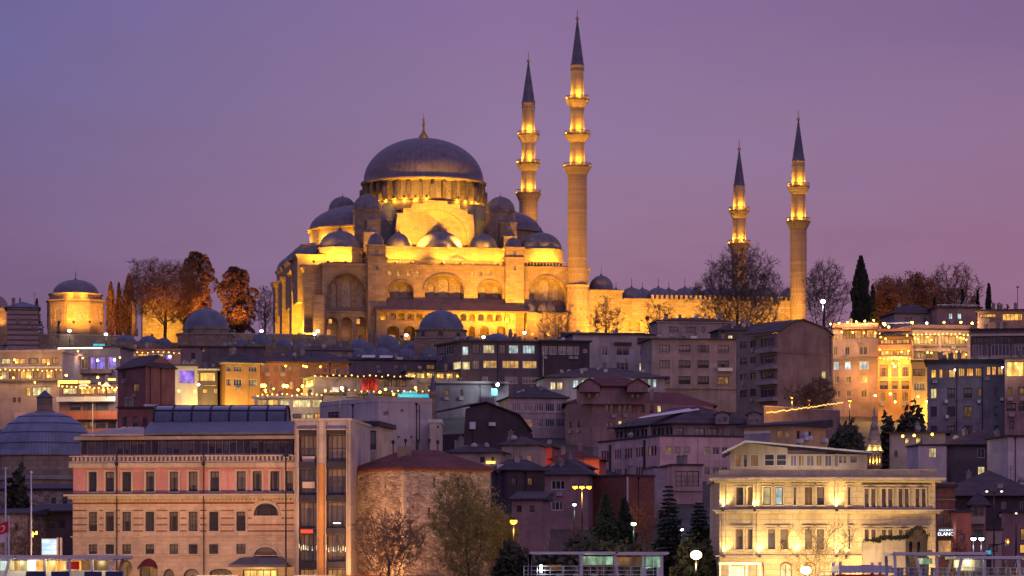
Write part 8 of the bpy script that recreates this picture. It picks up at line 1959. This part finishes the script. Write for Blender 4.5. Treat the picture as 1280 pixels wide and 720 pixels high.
# ------------------------------------------------------------------ boats at the quay
HULL = sheet('white_hull_paint', (.62, .60, .62), .4, 0, .2); GREENG = litpane('green_cabin_light', (.5, .85, .6), (.25, .5, .3), .9, 1.5, .4)  # white hull paint, its colour raised for light on the boats
def boat(label, px0, px1, Y, yroof, segs, deck_y=722, roofs=None, cabins=(), posts=(), rails=True, seats=0, hullmat=HULL):
    cx = (px0+px1)/2; t = thing('ferry_boat', label, 'boat', (X(cx, Y), Y, 0)); g = lambda p: X(p, Y)-X(cx, Y); h = lambda y: Z(y, Y)
    x0, x1 = g(px0), g(px1); W = 3.0; zd = h(deck_y)
    m = MB(); n = 8; st = []
    m.prism([(x0, -W*.6), (x0+1.5, -W), (x1-3, -W), (x1+.8, 0), (x1-3, W), (x0+1.5, W), (x0, W*.6)], -.6, 1.5); m.build('hull', hullmat, t)
    m = MB(); m.box(x0+.8, x1-2.2, -W*.92, W*.92, 1.502, zd-.12); m.build('lower_cabin', hullmat, t)
    m = MB()
    for y_ in (-W*.92-.012,): 
        k = int((x1-x0-4)/1.6)
        for i in range(k): xx = x0+1.4+(x1-x0-4.6)*i/k; m.box(xx, xx+1.1, y_, -W*.92-.003, 2.2, zd-.55)
    m.build('lower_window', M['dimwarm'], t)
    m = MB(); m.box(x0+.3, x1-1.4, -W, W, zd-.118, zd); m.build('upper_deck', HULL, t)
    for (a, b, ya, yb) in roofs:
        m = MB(); za, zb2 = h(ya), h(yb); m.slab([(g(a), zb2), (g(b)-.25, zb2), (g(b), zb2+.06), (g(b), za), (g(a), za)], -W*1.02, W*1.02); m.build('canopy_roof', HULL, t)
    m = MB()
    for (a, b) in posts:
        for y_ in (-W*.95, W*.95): m.slab([(g(a)-.11, zd), (g(a)+.11, zd), (g(b)+.11, h(yroof+3)), (g(b)-.11, h(yroof+3))], y_-.06, y_+.06)
    m.build('canopy_post', HULL, t)
    for (a, b, ya, yb, mt) in cabins:
        m = MB(); m.box(g(a), g(b), -W*.7, W*.7, h(yb), h(ya)); m.build('cabin_window' if mt in ('green', 'cream', 'yellow', 'warm', 'glass', 'cool', 'dimwarm') else 'cabin', GREENG if mt == 'green' else M[mt], t)
    if rails:
        for y_ in (-W*.98, W*.98):
            m = MB()
            for zz_ in (zd+.35, zd+.65, zd+.95): m.tube((x0+.4, y_, zz_), (x1-1.6, y_, zz_), .028, n=4)
            k = int((x1-x0-2)/.9)
            for i in range(k+1): xx = x0+.4+(x1-x0-2)*i/k; m.tube((xx, y_, zd), (xx, y_, zd+.97), .03, n=4)
            m.build('railing', HULL, t)
    if seats:
        m = MB(); k = seats
        for i in range(k):
            xx = x0+1.5+(x1-x0-4)*i/k
            for y_ in (-1.6, .6): m.slab([(xx, zd), (xx+.48, zd), (xx+.52, zd+.95), (xx+.42, zd+.95), (xx+.4, zd+.42), (xx, zd+.42)], y_, y_+1.2)
        m.build('seat', sheet('boat_seat', (.28, .27, .33), .6), t)
    return t, g, h
t, g, h = boat('open-decked tour boat with a long flat canopy in the bottom centre', 648, 846, 250, 690, 0, 724, [(662, 771, 690, 693), (768, 834, 690.3, 694)], [(726, 765, 696, 706, 'green'), (727, 800, 696.5, 706.5, 'dimwarm'), (804, 815, 696, 710, 'green'), (816.5, 824, 696, 709, 'green')], [(661.5, 662.5), (662, 662.5), (726, 726), (771, 767), (804, 804), (825, 825)], True, 6)
m = MB(); m.box(g(679), g(703), -.8, .8, h(712), h(706)); m.build('orange_awning', sheet('orange_canvas', (.5, .22, .04), .8), t); m = MB(); m.box(g(674.5), g(677.5), -2.5, -2.3, h(716), h(706)); m.build('light_tube', M['bulb_white'], t)
lamp(t, (g(808), -1.0, h(711)), 60, (.75, 1, .85), .2, name='cabin_lamp'); lamp(t, (g(735), -2.3, h(699)), 40, (.8, 1, .9), .2, name='cabin_lamp'); lamp(t, (g(675), -3.1, h(712)), 25, COOL, .1, name='cabin_lamp')
t, g, h = boat('brightly lit passenger ferry with a wide cabin in the bottom left corner', -60, 162, 250, 693, 0, 724, [(-60, 27, 694, 699), (26, 160, 694.5, 699.2)], [(-40, 5, 701, 713, 'cool'), (15, 22, 701, 713, 'cream'), (23, 29, 701, 713, 'yellow'), (30, 39, 701, 713, 'cream'), (40, 49, 700.5, 713, 'bulb_dummy'), (50, 61, 701, 713, 'yellow'), (66, 74, 701, 713, 'yellow'), (76, 82, 701, 713, 'warm'), (84, 93, 701, 713, 'cream'), (95, 103, 701, 713, 'warm'), (106, 118, 701, 713, 'dimwarm'), (126, 138, 701, 713, 'dimwarm')] if 0 else
    [(-40, 5, 701, 713, 'cool'), (15, 22, 701, 713, 'cream'), (23, 29, 701, 713, 'yellow'), (30, 39, 701, 713, 'cream'), (40, 49, 700.5, 713, 'strip_white'), (50, 61, 701, 713, 'yellow'), (66, 74, 701, 713, 'yellow'), (76, 82, 701, 713, 'warm'), (84, 93, 701, 713, 'cream'), (95, 103, 701, 713, 'warm'), (106, 118, 701, 713, 'dimwarm'), (126, 138, 701, 713, 'dimwarm')], [(13, 20), (62.5, 62.5), (93, 93), (121, 121), (139, 149)], False, 0)
m = MB(); m.box(g(5.5), g(152), -2.1-.0, 2.1, h(724), h(713.5)); m.build('cabin_side', M['white'], t); lamp(t, (g(30), -2.9, h(703)), 60, (1, .85, .5), .2, name='cabin_lamp'); lamp(t, (g(70), -2.9, h(703)), 60, (1, .8, .4), .2, name='cabin_lamp'); lamp(t, (g(130), -2.9, h(703)), 50, (1, .8, .4), .2, name='cabin_lamp')
m = MB()
for a, b in ((40, 64), (71, 93), (112, 133), (138, 159)): m.box(g(a), g(b), -3.1, -2.7, h(726), h(714.5))
m.build('side_tarpaulin', sheet('indigo_tarpaulin', (.05, .045, .12), .6), t)
m = MB(); m.box(g(88), g(104), -2.25, -2.15, h(712), h(702)); m.build('hanging_flag', RED, t)
t, g, h = boat('grey two-canopied ferry with rows of seats in the bottom right corner', 1092, 1330, 250, 692, 0, 726, [(1110, 1228, 690.5, 694), (1188, 1330, 695.5, 699)], [(1149, 1161, 698, 705, 'green'), (1197, 1213, 700, 713, 'cream'), (1213.5, 1223, 700, 714, 'glass')], [(1114, 1113), (1146, 1139), (1165, 1165), (1190, 1196), (1224, 1224), (1269, 1265)], True, 12)
lamp(t, (g(1204), -2.4, h(703)), 70, (.9, 1, .8), .2, name='cabin_lamp'); lamp(t, (g(1275), -2.4, h(702)), 40, WARM, .2, name='cabin_lamp')
t, g, h = boat('low dark moored boat with a grey tarpaulin left of the two-canopied ferry', 1020, 1100, 262, 700, 0, 730, [(1044, 1110, 707, 716)], [], [(1046, 1046), (1095, 1095)], True, 0)
m = MB(); s_ = 262/F; m.lathe([(2.4, h(716)), (2.3, h(711)), (1.2, h(707)), (.05, h(706))], g(1085), 0, 10); m.build('tarpaulin', W_['dark'], t); m = MB(); m.box(g(1040), g(1104), -3.1, -3.0, h(723), h(718)); m.build('red_side_band', RED, t)
# ------------------------------------------------------------------ quayside parasols and stalls near the glaring lamp
t = thing('quay_kiosk', 'small lit quayside kiosk with a flat pale canopy left of the mansion entrance', 'kiosk', (X(925, 296), 297.5, 2.1)); h = lambda y: Z(y, 297)-2.1; g = lambda p: X(p, 297)-X(925, 297)
m = MB(); m.box(g(899), g(952), -1, 2, h(706), h(703)); m.build('canopy', M['dull_white'], t); m = MB(); [m.box(g(p), g(p)+.12, -.9, -.78, -.1, h(706)) for p in (900, 912, 933, 950)]; m.build('post', M['dull_white'], t); m = MB(); m.box(g(914), g(932), 1, 1.2, 0, h(708)); m.build('counter', W_['tan'], t); lamp(t, (0, -.2, h(709)), 25, (.95, 1, .85), .2, name='kiosk_lamp')

# ------------------------------------------------------------------ vans along the quay road
def van(label, px, Y, colr, L_=5.2):
    t = thing('parked_van', label, 'van', (X(px, Y), Y, 2.02)); h = 2.42
    m = MB(); m.slab([(-L_/2, .35), (L_/2, .35), (L_/2+.05, 1.0), (L_/2-.25, 1.15), (L_/2-1.0, 2.2), (L_/2-1.4, h), (-L_/2+.15, h), (-L_/2, h-.2)], -.95, .95); m.build('body', sheet('van_paint_'+colr[0], colr[1], .35, .1, .15), t)
    m = MB(); [m.box(a, b, y0, y1, 1.35, 2.15) for a, b in ((-L_/2+.4, -L_/2+1.6), (-L_/2+1.8, -L_/2+3.0), (-L_/2+3.2, L_/2-1.15)) for y0, y1 in ((-.965, -.952), (.952, .965))]; EACH.add('side_window'); m.build('side_window', M['glass'], t)
    for x in (-L_/2+1.0, L_/2-1.0):
        for y in (-.85, .85):
            m = MB(); m.lathe([(.2, -.11), (.35, -.1), (.35, .1), (.2, .11), (.001, .11)], 0, 0, 16); o = m.build('wheel', M['iron'], t, (x, y, .35)); o.rotation_euler = (pi/2, 0, 0)
    m = MB(); m.box(-L_/2-.03, -L_/2-.002, -.85, -.6, .8, 1.1); m.box(-L_/2-.03, -L_/2-.002, .6, .85, .8, 1.1); EACH.add('tail_light'); m.build('tail_light', emit('tail_red', (1, .05, .03), .8), t)
van('white van with a pale violet roof in front of the glazed concrete bays', 402, 313, ('white', (.2, .19, .24)))
van('dark red van in front of the orange-lit face of the stone tower', 466, 314, ('dark_red', (.28, .03, .04)))
van('pale van in front of the arches of the pink house', 281, 313, ('silver', (.16, .16, .2)))
van('white van near the grey face of the stone tower', 535, 313, ('cream', (.2, .18, .18)))
clutter()
